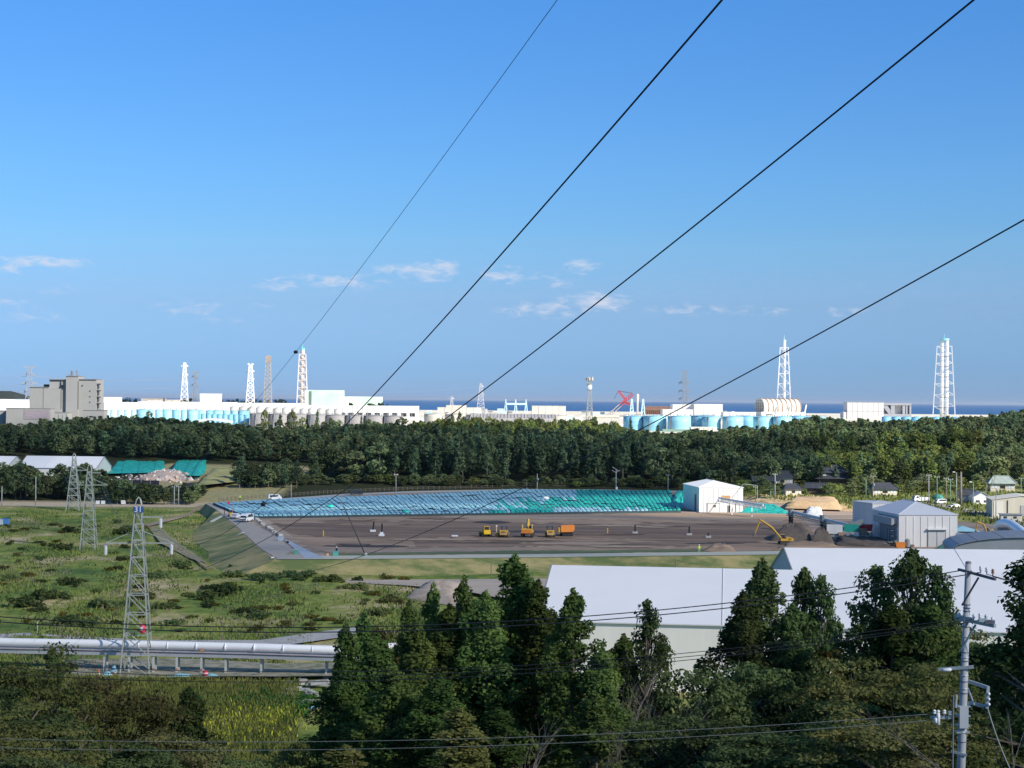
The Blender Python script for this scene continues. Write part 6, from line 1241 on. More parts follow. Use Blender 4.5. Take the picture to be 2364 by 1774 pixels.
arm(u(2166,1546,60.1), u(2248,1540,59.8), .10, galv_arm); q = u(2186,1547,59.9)-O; m_ = MB().lathe([(.02,-.16),(.06,-.13),(.065,.1),(.03,.16)], n=12).build('strain_insulator', porcelain, up_, True, q); m_.rotation_euler = (0,R(86),0)
arm(u(2235,1573), u(2281,1588,59.6), .11, galv_arm, 'bracket'); arm(u(2281,1585,59.6), u(2278,1636,59.6), .10, galv_arm, 'bracket'); arm(u(2234,1622), u(2279,1632,59.6), .10, galv_arm, 'bracket'); arm(u(2234,1588), u(2249,1628,59.8), .05, galv_arm, 'brace')
for y in (1603,1615,1627): q = u(2283,y,59.5)-O; MB().lathe([(.02,-.05),(.05,-.02),(.05,.03),(.02,.06)], tuple(q), 10).build('insulator', porcelain, up_, True)
arm(u(2148,1657,60), u(2200,1657,60), .085, galv_arm)
for x, y in ((2157,1648),(2166,1649),(2180,1648),(2193,1651)): ins(x, y, 59.9, .14, porcelain, .06)
q = u(2166,1660,59.8)-O; MB().lathe([(.02,-.22),(.065,-.2),(.06,0),(.07,.12),(.03,.2)], tuple(q), 12).build('strain_insulator', porcelain, up_, True)
q = u(2160,1664,59.8)-O; MB().lathe([(.02,-.1),(.06,-.08),(.06,.06),(.03,.1)], tuple(q), 12).build('strain_insulator', porcelain, up_, True)
q = Vector((fx(u(2225,1650).z)-.02,UD-.17,u(2225,1655).z))-O; MB().box(tuple(q),(.30,.16,.72)).build('switch_box', mat('box_grey', (.42,.45,.47), .5, .05, 2), up_)
for y in (1630,1652,1675,1690): q = Vector((fx(u(2225,y).z),UD,u(2225,y).z))-O; MB().box(tuple(q),(.46,.30,.05)).build('clamp', galv_arm, up_)
for x in (2201,): MB().beam(u(x,1606,59.8)-O, Vector((u(x-5,1780).x,59.8,u(x-5,1780).z))-O, .05, n=8).build('conduit', mat('conduit_grey', (.20,.22,.22), .6, .1, 2), up_)
MB().beam(u(2208,1604,59.8)-O, u(2206,1634,59.8)-O, .09, n=8).build('cable_gland', galv_arm, up_)
arm(u(2196,1735,60), u(2232,1744,59.8), .08, galv_arm)
G_ = 'low voltage lines in front of the trees'
for a_, b_, sg, lab in ((u(2216,1318,60.4),u(-500,1373,62),1.55,'upper black line of the pair crossing in front of the silver pipe'),(u(2262,1322,59.5),u(-500,1386,60.5),1.55,'lower black line of the pair crossing in front of the silver pipe'),(u(2278,1326,59.2),u(2900,1448,56),.2,'line from the pole top to the right edge'),(u(2291,1331,58.9),u(2900,1462,55),.2,'second line from the pole top to the right edge'),
   (u(2214,1428,60.2),u(-500,1479,62),1.47,'upper line of the lower three, passing the posts of the silver pipe'),(u(2248,1430,59.5),u(-500,1494,61),1.47,'middle line of the lower three, passing the posts of the silver pipe'),(u(2262,1432,59.3),u(-500,1512,60),1.47,'lowest line of the lower three, passing the posts of the silver pipe'),
   (u(2157,1648,60),u(-600,1680,62),.73,'upper of two thin grey lines near the bottom of the photo'),(u(2166,1662,60),u(-600,1703,62),.73,'lower of two thin grey lines near the bottom of the photo')):
    wire('service_line', lab, sagline(a_, b_, sg, 60), .019 if 'black' in lab else (.010 if 'grey' in lab else .013), wire_dark if 'grey' not in lab else mat('grey_line', (.16,.18,.18), .6, .1, 1), G_)
wire('stay_cable', 'slack grey cable dropping right from the pole bracket', sagline(u(2280,1636,59.6), u(2352,1810,59), .25, 16), .022, mat('stay_grey', (.30,.32,.30), .6, .1, 1)); wire('stay_cable', 'thin cable beside the slack one under the pole bracket', sagline(u(2272,1632,59.6), u(2330,1810,59), .3, 16), .011, wire_dark)
# ------------------------------------------------------------------ vegetation
def leaves(C, RR, per, size, g, up=.3, shell=.55, asp=.6, flat=0.):
    """leaf quads spread through ellipsoid clumps; returns vertices and quads"""
    C = np.asarray(C, float); RR = np.asarray(RR, float); n = len(C)*per
    idx = np.repeat(np.arange(len(C)), per); d = g.normal(size=(n,3)); d /= np.linalg.norm(d, axis=1)[:,None]
    r = shell+(1-shell)*g.random(n)[:,None]**.7; p = C[idx]+d*r*RR[idx]
    nr = d*.75+g.normal(size=(n,3))*.55+np.array([0,0,up]); nr /= np.linalg.norm(nr, axis=1)[:,None]
    t = np.cross(nr, g.normal(size=(n,3))); t /= np.linalg.norm(t, axis=1)[:,None]; b = np.cross(nr, t)
    s = (size*(.6+.8*g.random(n)))[:,None]; V = np.stack([p-t*s, p-b*s*asp, p+t*s, p+b*s*asp], 1).reshape(-1,3)
    return V
def leafmesh(name, V, m): return fast_mesh(name, V, np.arange(len(V)).reshape(-1,4), m)
def crown_cedar(H, Rm, zb, seed, n=150, per=120, leaf=.115, tip=.7, cl=(.5,.95)):
    g = np.random.default_rng(seed); t = g.random(n)**.85; ang = g.random(n)*6.283; lob = 1+.22*np.sin(ang*3+seed)+.18*np.sin(t*17+ang*2)
    Rt = Rm*(1-t)**tip*lob*(.55+.45*np.minimum(1, t*6)); rr = Rt*(.35+.8*g.random(n)); z = zb+(H-zb)*t*.97
    C = np.stack([rr*np.cos(ang), rr*np.sin(ang), z+.3*rr/ max(Rm,.1)], 1); q = (cl[0]+(cl[1]-cl[0])*g.random(n))*(1-.45*t); RR = np.stack([q, q, q*1.05], 1)
    C = np.vstack([C, [[0,0,H-.3],[0,0,H-1.0],[.15,0,H-1.8]]]); RR = np.vstack([RR, [[.22,.22,.55],[.4,.4,.6],[.6,.6,.7]]])
    return leaves(C, RR, per, leaf, g, .25)
def crown_pine(H, Rm, zb, seed, n=46, per=170, leaf=.12):
    g = np.random.default_rng(seed); t = g.random(n)**.9; ang = g.random(n)*6.283; rr = Rm*(1-t**1.4*.9)*(.35+.85*g.random(n)); z = zb+(H-zb)*t*.93+.2*rr
    C = np.stack([rr*np.cos(ang), rr*np.sin(ang), z], 1); q = .5+.38*g.random(n); C = np.vstack([C, [[0,0,H-.4]]]); q = np.append(q, .4); return leaves(C, np.stack([q, q, q*.85], 1), per, leaf, g, .6, .35), C
def crown_broad(H, Rm, zb, seed, lobes=11, per_l=28, per=105, leaf=.125, flat=.5):
    g = np.random.default_rng(seed); C = []; RR = []; hz = (H-zb)
    for k in range(lobes):
        a = g.random()*6.283; e = g.random(); rc = Rm*.62*math.sqrt(g.random()) if k else 0; zc = zb+hz*(.30+.42*(1-rc/Rm)*g.uniform(.7,1.1)) if k else H-hz*.28; rl = Rm*g.uniform(.34,.50)
        for j in range(per_l):
            d = g.normal(size=3); d /= np.linalg.norm(d); d[2] = abs(d[2])*1.0-.25; C.append((rc*math.cos(a)+d[0]*rl, rc*math.sin(a)+d[1]*rl, zc+d[2]*rl*.72)); q = g.uniform(.5,1.0); RR.append((q,q,q*flat))
    return leaves(C, RR, per, leaf, g, .5)
def crown_layer(H, Rm, zb, seed, n=110, per=70, leaf=.115):
    g = np.random.default_rng(seed); t = g.random(n); lv = np.floor(t*9)/9; ang = g.random(n)*6.283; Rt = Rm*np.sqrt(np.clip(1-(lv-.25)**2*1.5, .05, 1)); rr = Rt*np.sqrt(g.random(n)); C = np.stack([rr*np.cos(ang), rr*np.sin(ang), zb+(H-zb)*(lv+.04*g.normal(size=n))-rr*.10], 1); q = .7+.6*g.random(n)
    return leaves(C, np.stack([q*1.25, q*1.25, q*.26], 1), per, leaf, g, .9, .3)
def trunk_mesh(H, r, zb, seed, m, dead=20, limb=10, Rm=2.5, name='trunk'):
    r_ = random.Random(seed); mb = MB(); px_ = [(0,0,-1.5)]; x = y = 0
    for k in range(1, 8): x += r_.uniform(-.08,.08); y += r_.uniform(-.08,.08); px_.append((x,y,H*k/7*.97))
    mb.tube(px_, [r*(1-.88*k/7) for k in range(8)], 8)
    for k in range(dead):
        z = r_.uniform(.12,.95)*zb+.4; a = r_.uniform(0,6.28); l = r_.uniform(.8,2.3); p = Vector((0,0,z)); q = p+Vector((math.cos(a)*l*.55,math.sin(a)*l*.55,l*r_.uniform(.4,1.1))); mb.beam(p,q,.075,.02,3,cap=False)
        if r_.random() < .6: e = p.lerp(q,.5); mb.beam(e,e+Vector((r_.uniform(-.5,.5),r_.uniform(-.5,.5),r_.uniform(.4,1.0))),.035,.012,3,cap=False)
    for k in range(limb):
        z = zb+(H-zb)*r_.uniform(0,.7); a = r_.uniform(0,6.28); l = Rm*(1-(z-zb)/(H-zb+.01))*.85+.3; mb.beam((0,0,z),(math.cos(a)*l,math.sin(a)*l,z+l*.45),.13,.03,4,cap=False)
    me_o = mb.build(name, m); me = me_o.data; bpy.data.objects.remove(me_o); return me
def broad_trunk(H, r, seed, m, Rm):
    r_ = random.Random(seed); mb = MB(); mb.tube([(0,0,-1.5),(.1,0,H*.2),(0,.15,H*.42)], [r*1.2,r*.9,r*.7], 8)
    for k in range(9):
        a = r_.uniform(0,6.28); l = Rm*r_.uniform(.4,.8); p = Vector((0,.1,H*r_.uniform(.25,.42))); q = p+Vector((math.cos(a)*l*.5,math.sin(a)*l*.5,H*.22)); e = q+Vector((math.cos(a)*l*.5,math.sin(a)*l*.5,H*.2)); mb.tube([p,q,e], [r*.45,r*.28,r*.08], 6)
    o = mb.build('trunk', m); me = o.data; bpy.data.objects.remove(o); return me
def bare_mesh(H, r, seed, m, dens=1.0):
    r_ = random.Random(seed); mb = MB()
    def br(p, d, l, w, dep):
        q = p+d*l; mb.beam(p,q,w,w*.55,4 if dep > 2 else 3,cap=False)
        if dep == 0: return
        for k in range(3 if r_.random() < .5*dens else 2):
            nd = (d+Vector((r_.gauss(0,.42),r_.gauss(0,.42),r_.gauss(.14,.2)))).normalized(); br(p.lerp(q,r_.uniform(.45,1)), nd, l*r_.uniform(.55,.85), w*.55, dep-1)
    br(Vector((0,0,-1)), Vector((r_.uniform(-.06,.06),r_.uniform(-.06,.06),1)).normalized(), H*.40, r*2, 5); o = mb.build('branches', m); me = o.data; bpy.data.objects.remove(o); return me
# prototypes as mesh data only: (kind, nominal height, nominal radius, trunk mesh, crown mesh per colour)
PT = {}
for k in range(3): PT['cedar%d' % k] = (20, 2.9, trunk_mesh(20,.24,7.5,k,bark,34,8), leafmesh('crown', crown_cedar(20,2.9,6.2+k*.8,k+1), lf_cedar))
for k in range(2): PT['slim%d' % k] = (16, 1.7, trunk_mesh(16,.18,4.5,k+7,bark,18,5,1.6), leafmesh('crown', crown_cedar(16,1.75,3.0,k+21,90,110,.11,.55,(.45,.8)), lf_cedar))
for k in range(2):
    V_, C_ = crown_pine(14,3.4,4.0,k+3); mb = MB(); mb.tube([(0,0,-1.5),(.1,0,5),(-.1,.1,10),(0,0,13.6)], [.22,.17,.1,.03], 8)
    for c in C_: z0 = c[2]*.82; mb.beam((0,0,z0),(c[0],c[1],c[2]-.2),.09,.03,4,cap=False)
    o = mb.build('trunk', bark); tm = o.data; bpy.data.objects.remove(o); PT['pine%d' % k] = (14, 2.8, tm, leafmesh('crown', V_, lf_pine))
for k in range(3): PT['oak%d' % k] = (13, 6, broad_trunk(13,.32,k,bark,6), leafmesh('crown', crown_broad(13,6,1.5,k+31), lf_broad))
for k in range(2): PT['layer%d' % k] = (12, 6, broad_trunk(12,.26,k+5,bark,6), leafmesh('crown', crown_layer(12,6,2.0,k+41,170,150), lf_olive))
PT['brown'] = (12, 5, broad_trunk(12,.26,15,bark,5), leafmesh('crown', crown_layer(12,5,1.5,55,150,140,.11), lf_brown))
PT['yel'] = (9, 3.2, broad_trunk(9,.18,25,bark,3), leafmesh('crown', crown_broad(9,3.2,2,65,6,16,50,.16), lf_yel))
PT['bare'] = (12, 2.5, bare_mesh(12,.13,3,bark_pale), None); PT['bare2'] = (12, 2.5, bare_mesh(12,.12,9,bark_pale,1.3), None)
def tree(kd, label, x, ytop, D, rs=1.0, name=None, cat='tree', group=None, rot=None, colour=None):
    H0, R0, tm, cm_ = PT[kd]; P = ground_at(x, D); ztop = at(x, ytop, D).z; P.x = at(x, max(ytop, 1450), D).x; H = max(2, ztop-P.z); s = H/H0
    nm = name or {'cedar':'cedar_tree','slim':'cedar_tree','pine':'pine_tree','oak':'evergreen_tree','laye':'broadleaf_tree','brow':'broadleaf_tree','yel':'yellowing_tree','bare':'bare_tree'}[kd[:5] if kd[:5] == 'cedar' else kd[:4] if kd[:4] in ('slim','pine','laye','brow','bare') else kd[:3]]
    g = thing(nm, label, cat, P, rnd.uniform(0,6.28) if rot is None else rot, group); g.scale = (rs, rs, s)
    t = bpy.data.objects.new('trunk' if cm_ else 'trunk_and_branches', tm); link(t, g)
    if cm_: c = bpy.data.objects.new('crown', cm_); link(c, g)
    if colour and cm_: c.material_slots[0].link = 'OBJECT'; c.material_slots[0].material = colour
    return g
T = tree
CG = 'cedars of the central clump'
T('cedar2','tallest cedar of the central clump with a pine like tip by the tent',1187,1287,106,1.41,group=CG)
T('cedar0','cedar just right of the tallest one, its side lobes touching the tent edge',1240,1345,104,1.15,group=CG)
T('cedar1','cedar standing alone against the nearest tent wall with bare grey trunk',1322,1366,100,1.02,group=CG)
T('slim0','slim pointed cedar directly left of the tallest one, tip over the dirt road',1070,1337,112,1.19,group=CG)
T('slim1','slim pointed cedar over the tan sand mound',1000,1354,114,1.06,group=CG)
T('slim0','dark slim cedar between the sand mound and the silver pipe end',943,1392,112,1.06,group=CG)
T('slim1','short slim cedar at the left end of the clump beside the silver pipe',842,1420,108,1.06,group=CG)
T('slim0','lowest leftmost cedar covering the end of the silver pipe',798,1444,104,1.12,group=CG)
T('brown','round brownish crowned tree rising between the slim cedars',886,1406,110,0.38,group=CG)
T('cedar1','dense cedar in the left middle of the central clump',960,1440,102,1.22,group=CG)
T('cedar0','dense cedar below the slim pointed ones, centre of the clump',1040,1400,104,1.22,group=CG)
T('cedar2','cedar left below the tallest one, bare trunk low down',1120,1370,103,1.15,group=CG)
T('cedar1','dark cedar with visible trunk at the left foot of the clump',870,1470,98,1.22,group=CG)
T('cedar0','cedar with bare lower trunk at the left edge of the clump',795,1520,92,0.96,group=CG)
T('cedar2','low dark cedar in front of the clump, centre left',905,1540,88,1.09,group=CG)
T('cedar1','low cedar in front of the clump with yellowish lower leaves',1010,1560,86,1.02,group=CG)
T('slim1','low yellowish green young tree at the foot of the clump',1060,1640,80,1.50,group=CG,colour=lf_olive)
T('cedar0','cedar right of the lone trunk, half hidden behind bare branches',1390,1500,98,0.96,group=CG)
T('cedar1','low cedar mass under the tent wall, right part of the clump',1440,1470,112,1.02,group=CG)
T('cedar2','dark cedar behind the tallest one, filling the gap to its right',1270,1420,116,1.09,group=CG)
T('slim0','small young cedar in the undergrowth right of the grey trunks',1370,1600,86,1.25,group=CG)
T('slim1','small bushy cedar at the bottom centre of the photo',1150,1640,84,1.38,group=CG)
T('pine0','narrow pine in front of the tent wall with tufted tip, centre right',1494,1380,104,0.78,rot=1.0)
T('bare','tall pale bare tree just left of the narrow pine',1478,1440,96,0.90)
T('bare2','tangled bare tree at the foot of the narrow pine',1510,1500,90,0.95)
T('bare','thin leaning pale tree left of the grey trunks at bottom centre',1215,1590,84,0.85); T('bare2','thin pale bare stem right of the grey trunks at bottom centre',1350,1580,86,0.85)

T('bare2','bare twiggy top showing against the tent wall',1400,1460,106,0.64)
OG = 'dense evergreen trees in the right foreground'
T('cedar1','tall feathery evergreen in front of the gap between the two tents',1758,1298,118,1.47,colour=lf_pine); T('cedar0','feathery evergreen shoulder left of the tall one before the tents',1715,1370,114,1.22,colour=lf_pine)
T('pine1','twin topped pale green pine, left tip, right of the feathery evergreen',1856,1305,120,0.88); T('pine0','twin topped pale green pine, right tip',1895,1322,119,0.94)
T('cedar2','dark evergreen under the twin topped pine',1830,1400,116,1.15,colour=lf_pine)
T('pine0','layered dark pine with open crown left of the dense round topped pine',2022,1300,110,1.31); T('pine1','dark pine with dense round clustered top before the second tent',2106,1262,108,1.15,rot=.4); T('pine0','lower right shoulder pine beside the round topped one',2160,1300,107,1.06)
T('pine1','dark pine whose branches reach in from the right edge of the photo',2398,1262,78,1.25); T('pine0','lower pine branches at the right edge behind the utility pole',2372,1390,84,1.12)
T('cedar0','dark conical evergreen right below the round topped pine',2150,1390,104,1.41); T('cedar1','dark evergreen below the layered pine',2060,1400,104,1.41)
T('oak0','big round grey green evergreen crown below the nearest tent, left of its neighbours',1600,1480,104,1.04,group=OG); T('oak1','highest round evergreen crown in the right foreground, grey green on top',1740,1455,106,1.06,group=OG)
T('oak2','rounded evergreen crown right of the highest one',1850,1480,104,1.01,group=OG); T('yel','small yellowish tree peeping between the evergreens below the twin pine',1922,1428,116,0.95)
T('oak0','dark evergreen low in the centre right foreground',1570,1600,88,0.95,group=OG); T('oak1','dark evergreen crown at the bottom, right of the bare stems',1690,1610,84,0.95,group=OG); T('oak2','dark evergreen crown at the bottom below the rounded crowns',1800,1650,80,1.01,group=OG)
T('oak1','deep green small crown in the shade left of the layered tree',1905,1560,92,0.74,group=OG)
T('layer0','wide olive brown layered tree left of the utility pole',2030,1490,98,1.04); T('layer1','olive green layered tree behind the utility pole',2190,1440,106,1.06); T('layer0','layered tree right behind the utility pole at mid height',2290,1420,110,0.95,colour=lf_broad)
T('layer1','low layered green tree at the bottom left of the utility pole',1990,1640,80,0.90,colour=lf_broad); T('layer0','layered olive tree at the foot of the utility pole',2110,1620,76,0.90); T('oak2','evergreen crown at the bottom right corner behind the cable',2300,1600,82,0.85,group=OG,colour=lf_pine)
T('oak0','dark evergreen filling the right edge below the pine',2390,1500,90,0.95,group=OG)
T('bare2','brown bare tree at the right edge in front of the evergreens',2330,1520,72,1.06)
LG = 'mixed trees in the lower left corner'
for a_ in (('layer0','olive brown crown at the far left above the corner',45,1475,96,.85,lf_olive),('oak0','dark evergreen cut by the left edge of the photo',-60,1500,90,.9,None),('brown','brown tinged tree left of the reed field, the upper one',235,1535,104,.95,None),('brown','brown tinged tree with reddish twigs below the silver pipe',330,1590,102,.90,None),
   ('oak1','dark evergreen below the olive brown crown',100,1600,80,.85,None),('layer1','olive layered tree at the left edge near the bottom',15,1620,72,.75,None),('cedar1','small dark conifer poking into the reed field',436,1592,112,1.0,lf_pine),('slim1','little dark conifer standing by the left end of the silver pipe',120,1497,200,1.2,lf_pine),
   ('oak2','low dark evergreen at the bottom, left of centre',280,1680,76,.75,None),('brown','low brownish tree at the bottom beside the reeds',400,1680,88,.80,None),('oak0','low evergreen at the bottom under the small conifer',480,1690,92,.70,None),('layer0','low olive tree at the bottom left of the cedar clump',560,1715,92,.6,lf_broad),('oak1','low round bush tree at the bottom between reeds and cedars',640,1730,94,.55,None),
   ('layer1','light green small tree at the foot of the leftmost cedar',720,1700,96,.50,lf_olive),('oak2','dark evergreen in the very corner at lower left',60,1720,62,.6,None),('oak0','bottom evergreen between the corner and the brown trees',190,1740,66,.6,None),('slim0','young light green tree at the bottom beside the leftmost cedar',800,1725,76,1.4,lf_olive)):
    T(a_[0], a_[1], a_[2], a_[3], a_[4], a_[5], group=LG, colour=a_[6])
# undergrowth on the slope: one mass
g_ = np.random.default_rng(77); C = []; RR = []
for k in range(1500):
    D = 60+g_.random()*115; X_ = (g_.random()*2-1)*(D*.33+4); 
    if X_ < -12 and D > 120 and X_/D > -.2: continue
    C.append((X_, D, hh(X_, D)+.3)); q = g_.uniform(.6,1.5); RR.append((q,q,q*.9))
kind(link(bpy.data.objects.new('undergrowth', leafmesh('undergrowth', leaves(C, RR, 70, .17, g_, .5, .3), lf_broad))), 'stuff')
print('near trees done')

# -------- middle distance and far woods
def far_conifer(H, Rm, zb, seed, n=46, per=14, leaf=.55):
    g = np.random.default_rng(seed); t = g.random(n)**.8; ang = g.random(n)*6.283; rr = Rm*(1-t)**.75*(.4+.65*g.random(n)); C = np.stack([rr*np.cos(ang), rr*np.sin(ang), zb+(H-zb)*t*.98], 1); q = .7+.5*g.random(n); C = np.vstack([C,[[0,0,H-.5]]]); q = np.append(q,.35); return leaves(C, np.stack([q,q,q],1), per, leaf, g, .3, .4)
def far_broad(H, Rm, zb, seed, n=44, per=15, leaf=.55):
    g = np.random.default_rng(seed); d = g.normal(size=(n,3)); d /= np.linalg.norm(d,axis=1)[:,None]; lob = 1+.25*np.sin(3*np.arctan2(d[:,1],d[:,0])+seed); hz = (H-zb)/2
    C = np.stack([d[:,0]*Rm*.72*lob, d[:,1]*Rm*.72*lob, zb+hz+d[:,2]*hz*.78*(.8+.3*g.random(n))], 1); q = .8+.6*g.random(n); return leaves(C, np.stack([q,q,q*.75],1), per, leaf, g, .4, .4)
FT = []
def ftrunk(H, r, m=bark_pale):
    o = MB().tube([(0,0,-2),(0,0,H*.5),(0,0,H*.93)], [r,r*.7,r*.15], 5).build('trunk', m); me = o.data; bpy.data.objects.remove(o); return me
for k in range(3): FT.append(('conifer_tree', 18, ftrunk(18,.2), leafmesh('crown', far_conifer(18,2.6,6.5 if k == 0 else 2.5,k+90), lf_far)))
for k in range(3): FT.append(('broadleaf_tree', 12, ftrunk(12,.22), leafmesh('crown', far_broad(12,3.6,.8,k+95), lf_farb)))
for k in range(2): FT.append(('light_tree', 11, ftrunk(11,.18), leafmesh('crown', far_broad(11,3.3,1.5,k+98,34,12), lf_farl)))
def ftree(i, X_, D, H, rs, label, group):
    nm, H0, tm, cm_ = FT[i]; g = thing(nm, label, 'tree', (X_, D, hh(X_, D)), rnd.uniform(0,6.28), group); g.scale = (rs, rs, H/H0)
    link(bpy.data.objects.new('trunk', tm), g); c = link(bpy.data.objects.new('crown', cm_), g); return g, c
# skyline of the woods in the photo: the tree tops must not rise above these heights
SK = [(-200,985),(60,985),(110,970),(250,966),(300,964),(450,976),(560,988),(620,992),(760,988),(860,984),(940,982),(1000,972),(1050,966),(1300,963),(1400,972),(1440,992),(1500,1002),(1570,1006),(1600,996),(1660,1000),(1700,988),(1760,992),(1800,980),(1870,964),(1960,972),(2040,978),(2120,970),(2240,966),(2300,957),(2364,950),(2600,945)]
SKX = [a[0] for a in SK]; SKY = [a[1] for a in SK]
pts_, singles = [], 0
def allowed(x, y, X_, D):
    if D < 880 and X_ < -92 and D > 765: return False             # open ground with rubble and tarped stacks
    if D > 1165: return False
    if x < 640 and D < 880 and D > 764: return False
    if D < 765 or (D < 792 and 640 < x < 1620): return False
    return True
row = []
for k in range(9000):
    D = rng.uniform(766, 1160); X_ = rng.uniform(-400, 400)*D/1160*1.15; x, y = pix((X_, D, hh(X_, D)))
    if x < -260 or x > 2640 or not allowed(x, y, X_, D): continue
    yl = np.interp(x, SKX, SKY)+rng.uniform(-9, 17); zmax = at(x, yl, D).z-hh(X_, D)
    nat = np.interp(D, [766,900,1160],[20.5,14.5,14 if x > 1750 else 10.5])*rng.uniform(.58,1.14)
    if 560 < x < 820 and D < 900: nat *= .72
    if x > 1560 and D < 900: nat *= .62
    if x < 560: nat *= .85
    H = min(nat, zmax)
    if H < 2.2: continue
    con = (x > 900 and x < 1500 and D < 860) or (rng.random() < (.30 if x < 1600 else .22))
    if x > 960 and x < 1430 and D > 1000: i = 6+rng.integers(2) if rng.random() < .85 else 3+rng.integers(3)  # yellowish trees here and next line; sunlit look partly put into their colour
    elif 1880 < x < 2260 and D < 930 and rng.random() < .8: i = 6+rng.integers(2)
    else: i = rng.integers(3) if con else 3+rng.integers(3)
    if con and x > 900 and D < 800 and rng.random() < .8: i = 0
    pts_.append((D, X_, H, int(i), x, y))
pts_.sort()
# thin to a natural spacing with a grid
cell = {}; keep = []
for p in pts_:
    k = (int(p[1]//3.6), int(p[0]//4.6))
    if k in cell: continue
    cell[k] = 1; keep.append(p)
near = [p for p in keep if -40 < p[4] < 2400][:150]; ns_ = set(id(p) for p in near); rest = [p for p in keep if id(p) not in ns_]
MK = [(520,'left of the white van on the back road'),(600,'directly behind the white van'),(672,'behind the slim grey pole'),(760,'between the slim grey pole and the dark van'),(825,'behind the dark van'),(915,'behind the flood lamp pole'),(1000,'right of the flood lamp pole'),(1080,'midway between flood lamp pole and drum pole'),(1173,'beside the tall forest edge pole'),(1240,'behind the drum pole'),(1330,'between the drum pole and the crossed arm pole'),(1422,'behind the crossed arm pole'),(1542,'behind the tee headed pole'),(1645,'above the white ribbed shed'),(1740,'between the ribbed shed and cream walled house'),(1808,'above the cream walled house'),(1870,'between the cream walled house and the farmhouse'),(1923,'above the farmhouse'),(2000,'above the green pole by the farmhouse'),(2060,'above the low house in the bushes'),(2144,'above the white truck'),(2208,'above the tall lamp pole'),(2275,'above the bare grey tree'),(2340,'above the pale green roof')]
def wood_mark(x): return min(MK, key=lambda q: abs(q[0]-x))[1] if x > 470 else 'beyond the tarped stacks'
crowns = {}
for (D, X_, H, i, x, y) in near:
    side = wood_mark(x) if 1 else 'behind the blue and teal stockpile' if 640 < x < 1570 else ('beyond the tarped stacks' if x <= 640 else 'above the tiled houses')
    kd = ('tall ' if H > 15.5 else 'low ' if H < 11 else '')+{'c':'dark conifer','b':'dense broadleaf tree','l':'light yellowish tree'}[FT[i][0][0]]
    g, c = ftree(i, X_, D, H, H/FT[i][1]*rng.uniform(.95,1.25), '%s at the wood edge %s' % (kd, side), '%ss at the wood edge %s' % (kd, side)); crowns.setdefault(i, c)
for i in range(8):
    if i not in crowns:
        g, c = ftree(i, *[(20+i*9, 1040)][0], 9, .8, 'tree in the middle of the far wood', 'trees in the middle of the far wood'); crowns[i] = c
# other individual trees
for (x, yt, D, i, rs, lab) in ((612,944,1090,3,.75,'tall dark tree rising over the grey tanks, left one'),(648,958,1100,1,.9,'slim dark tree between the two tall ones over the grey tanks'),(674,944,1085,4,.85,'tall dark tree rising over the grey tanks, with a leaning crown'),(700,958,1090,5,.7,'rounder tree right of the leaning one'),(733,950,1100,1,.7,'thin dark tree before the grey tanks'),(768,968,1080,4,1.1,'broad dark tree before the grey tanks'),(852,966,1085,3,.9,'dark tree before the beige ground, left'),(928,958,1085,5,1.2,'big dark tree with gaps before the beige ground'),
    (1044,954,1120,3,.55,'left of two dark treetops by the end of the long cable'),(1062,947,1120,4,.5,'right of two dark treetops by the end of the long cable'),(1457,970,1120,1,.7,'dark pine top in front of the first blue tank'),(1520,982,1120,1,.8,'dark pine top in front of the second blue tank'),(1610,996,1100,1,1.0,'pointed conifer below the white shed by the blue tanks'),(345,944,1080,5,.7,'grey green tree top before the cyan tanks'),(2140,962,1100,1,.8,'pointed conifer left under the twin flue stack'),(2172,965,1100,2,.8,'pointed conifer under the twin flue stack')):
    P = ground_at(x, D); ftree(i, P.x, D, max(6, at(x,yt,D).z-P.z), rs, lab, None)
EM = [(583,'left of the tall dark trees over the grey tanks'),(700,'among the grey tanks left of the thin dark tree'),(800,'before the large grey tanks'),(880,'between the grey tanks and the beige ground'),(980,'left of the two dark treetops'),(1100,'right of the two dark treetops'),(1250,'before the ribbed roof building'),(1400,'left of the first big blue tank')]
for k in range(46):
    x = 575+k*19+rng.uniform(-8,8); D = rng.uniform(1050,1140); P = ground_at(x, D); yt = np.interp(x,[575,760,1000,1440],[972,966,966,964])+rng.uniform(-6,14); mk_ = min(EM, key=lambda q: abs(q[0]-x))[1]
    ftree(int(rng.choice([3,4,5,1] if x < 1000 else [6,7,4,6])), P.x, D, max(5, at(x,yt,D).z-P.z), rng.uniform(.55,1.0), 'single tree on the wood skyline, %s' % mk_, 'skyline trees, %s' % mk_)
# woods and rows nearer on the left
LT = []; single_n = {}
def many(i, x, X_, D, H, rs, label, group, cap):
    single_n[group] = single_n.get(group, 0)+1
    if single_n[group] > cap or not (-30 < x < 2394): rest.append((D, X_, H, i, x, 0)); return
    ftree(i, X_, D, H, rs, label, group)
LM = [(4,'beside the pole at the left edge of the photo'),(45,'between the two left poles'),(82,'behind the tall pole at far left'),(125,'right of the tall pole at far left'),(165,'behind the farthest field pylon'),(210,'behind the middle field pylon'),(245,'at the right end of the far left tents')]
MM = [(285,'below the left end of the dark net'),(335,'below the middle of the dark net'),(375,'left of the pair of poles'),(407,'behind the pair of poles'),(450,'right of the pair of poles')]
RM = [(555,'behind the lime vested person'),(590,'behind the orange red heap'),(634,'behind the white van'),(680,'beside the slim grey pole')]
def nm_(L_, x): return min(L_, key=lambda q: abs(q[0]-x))[1]
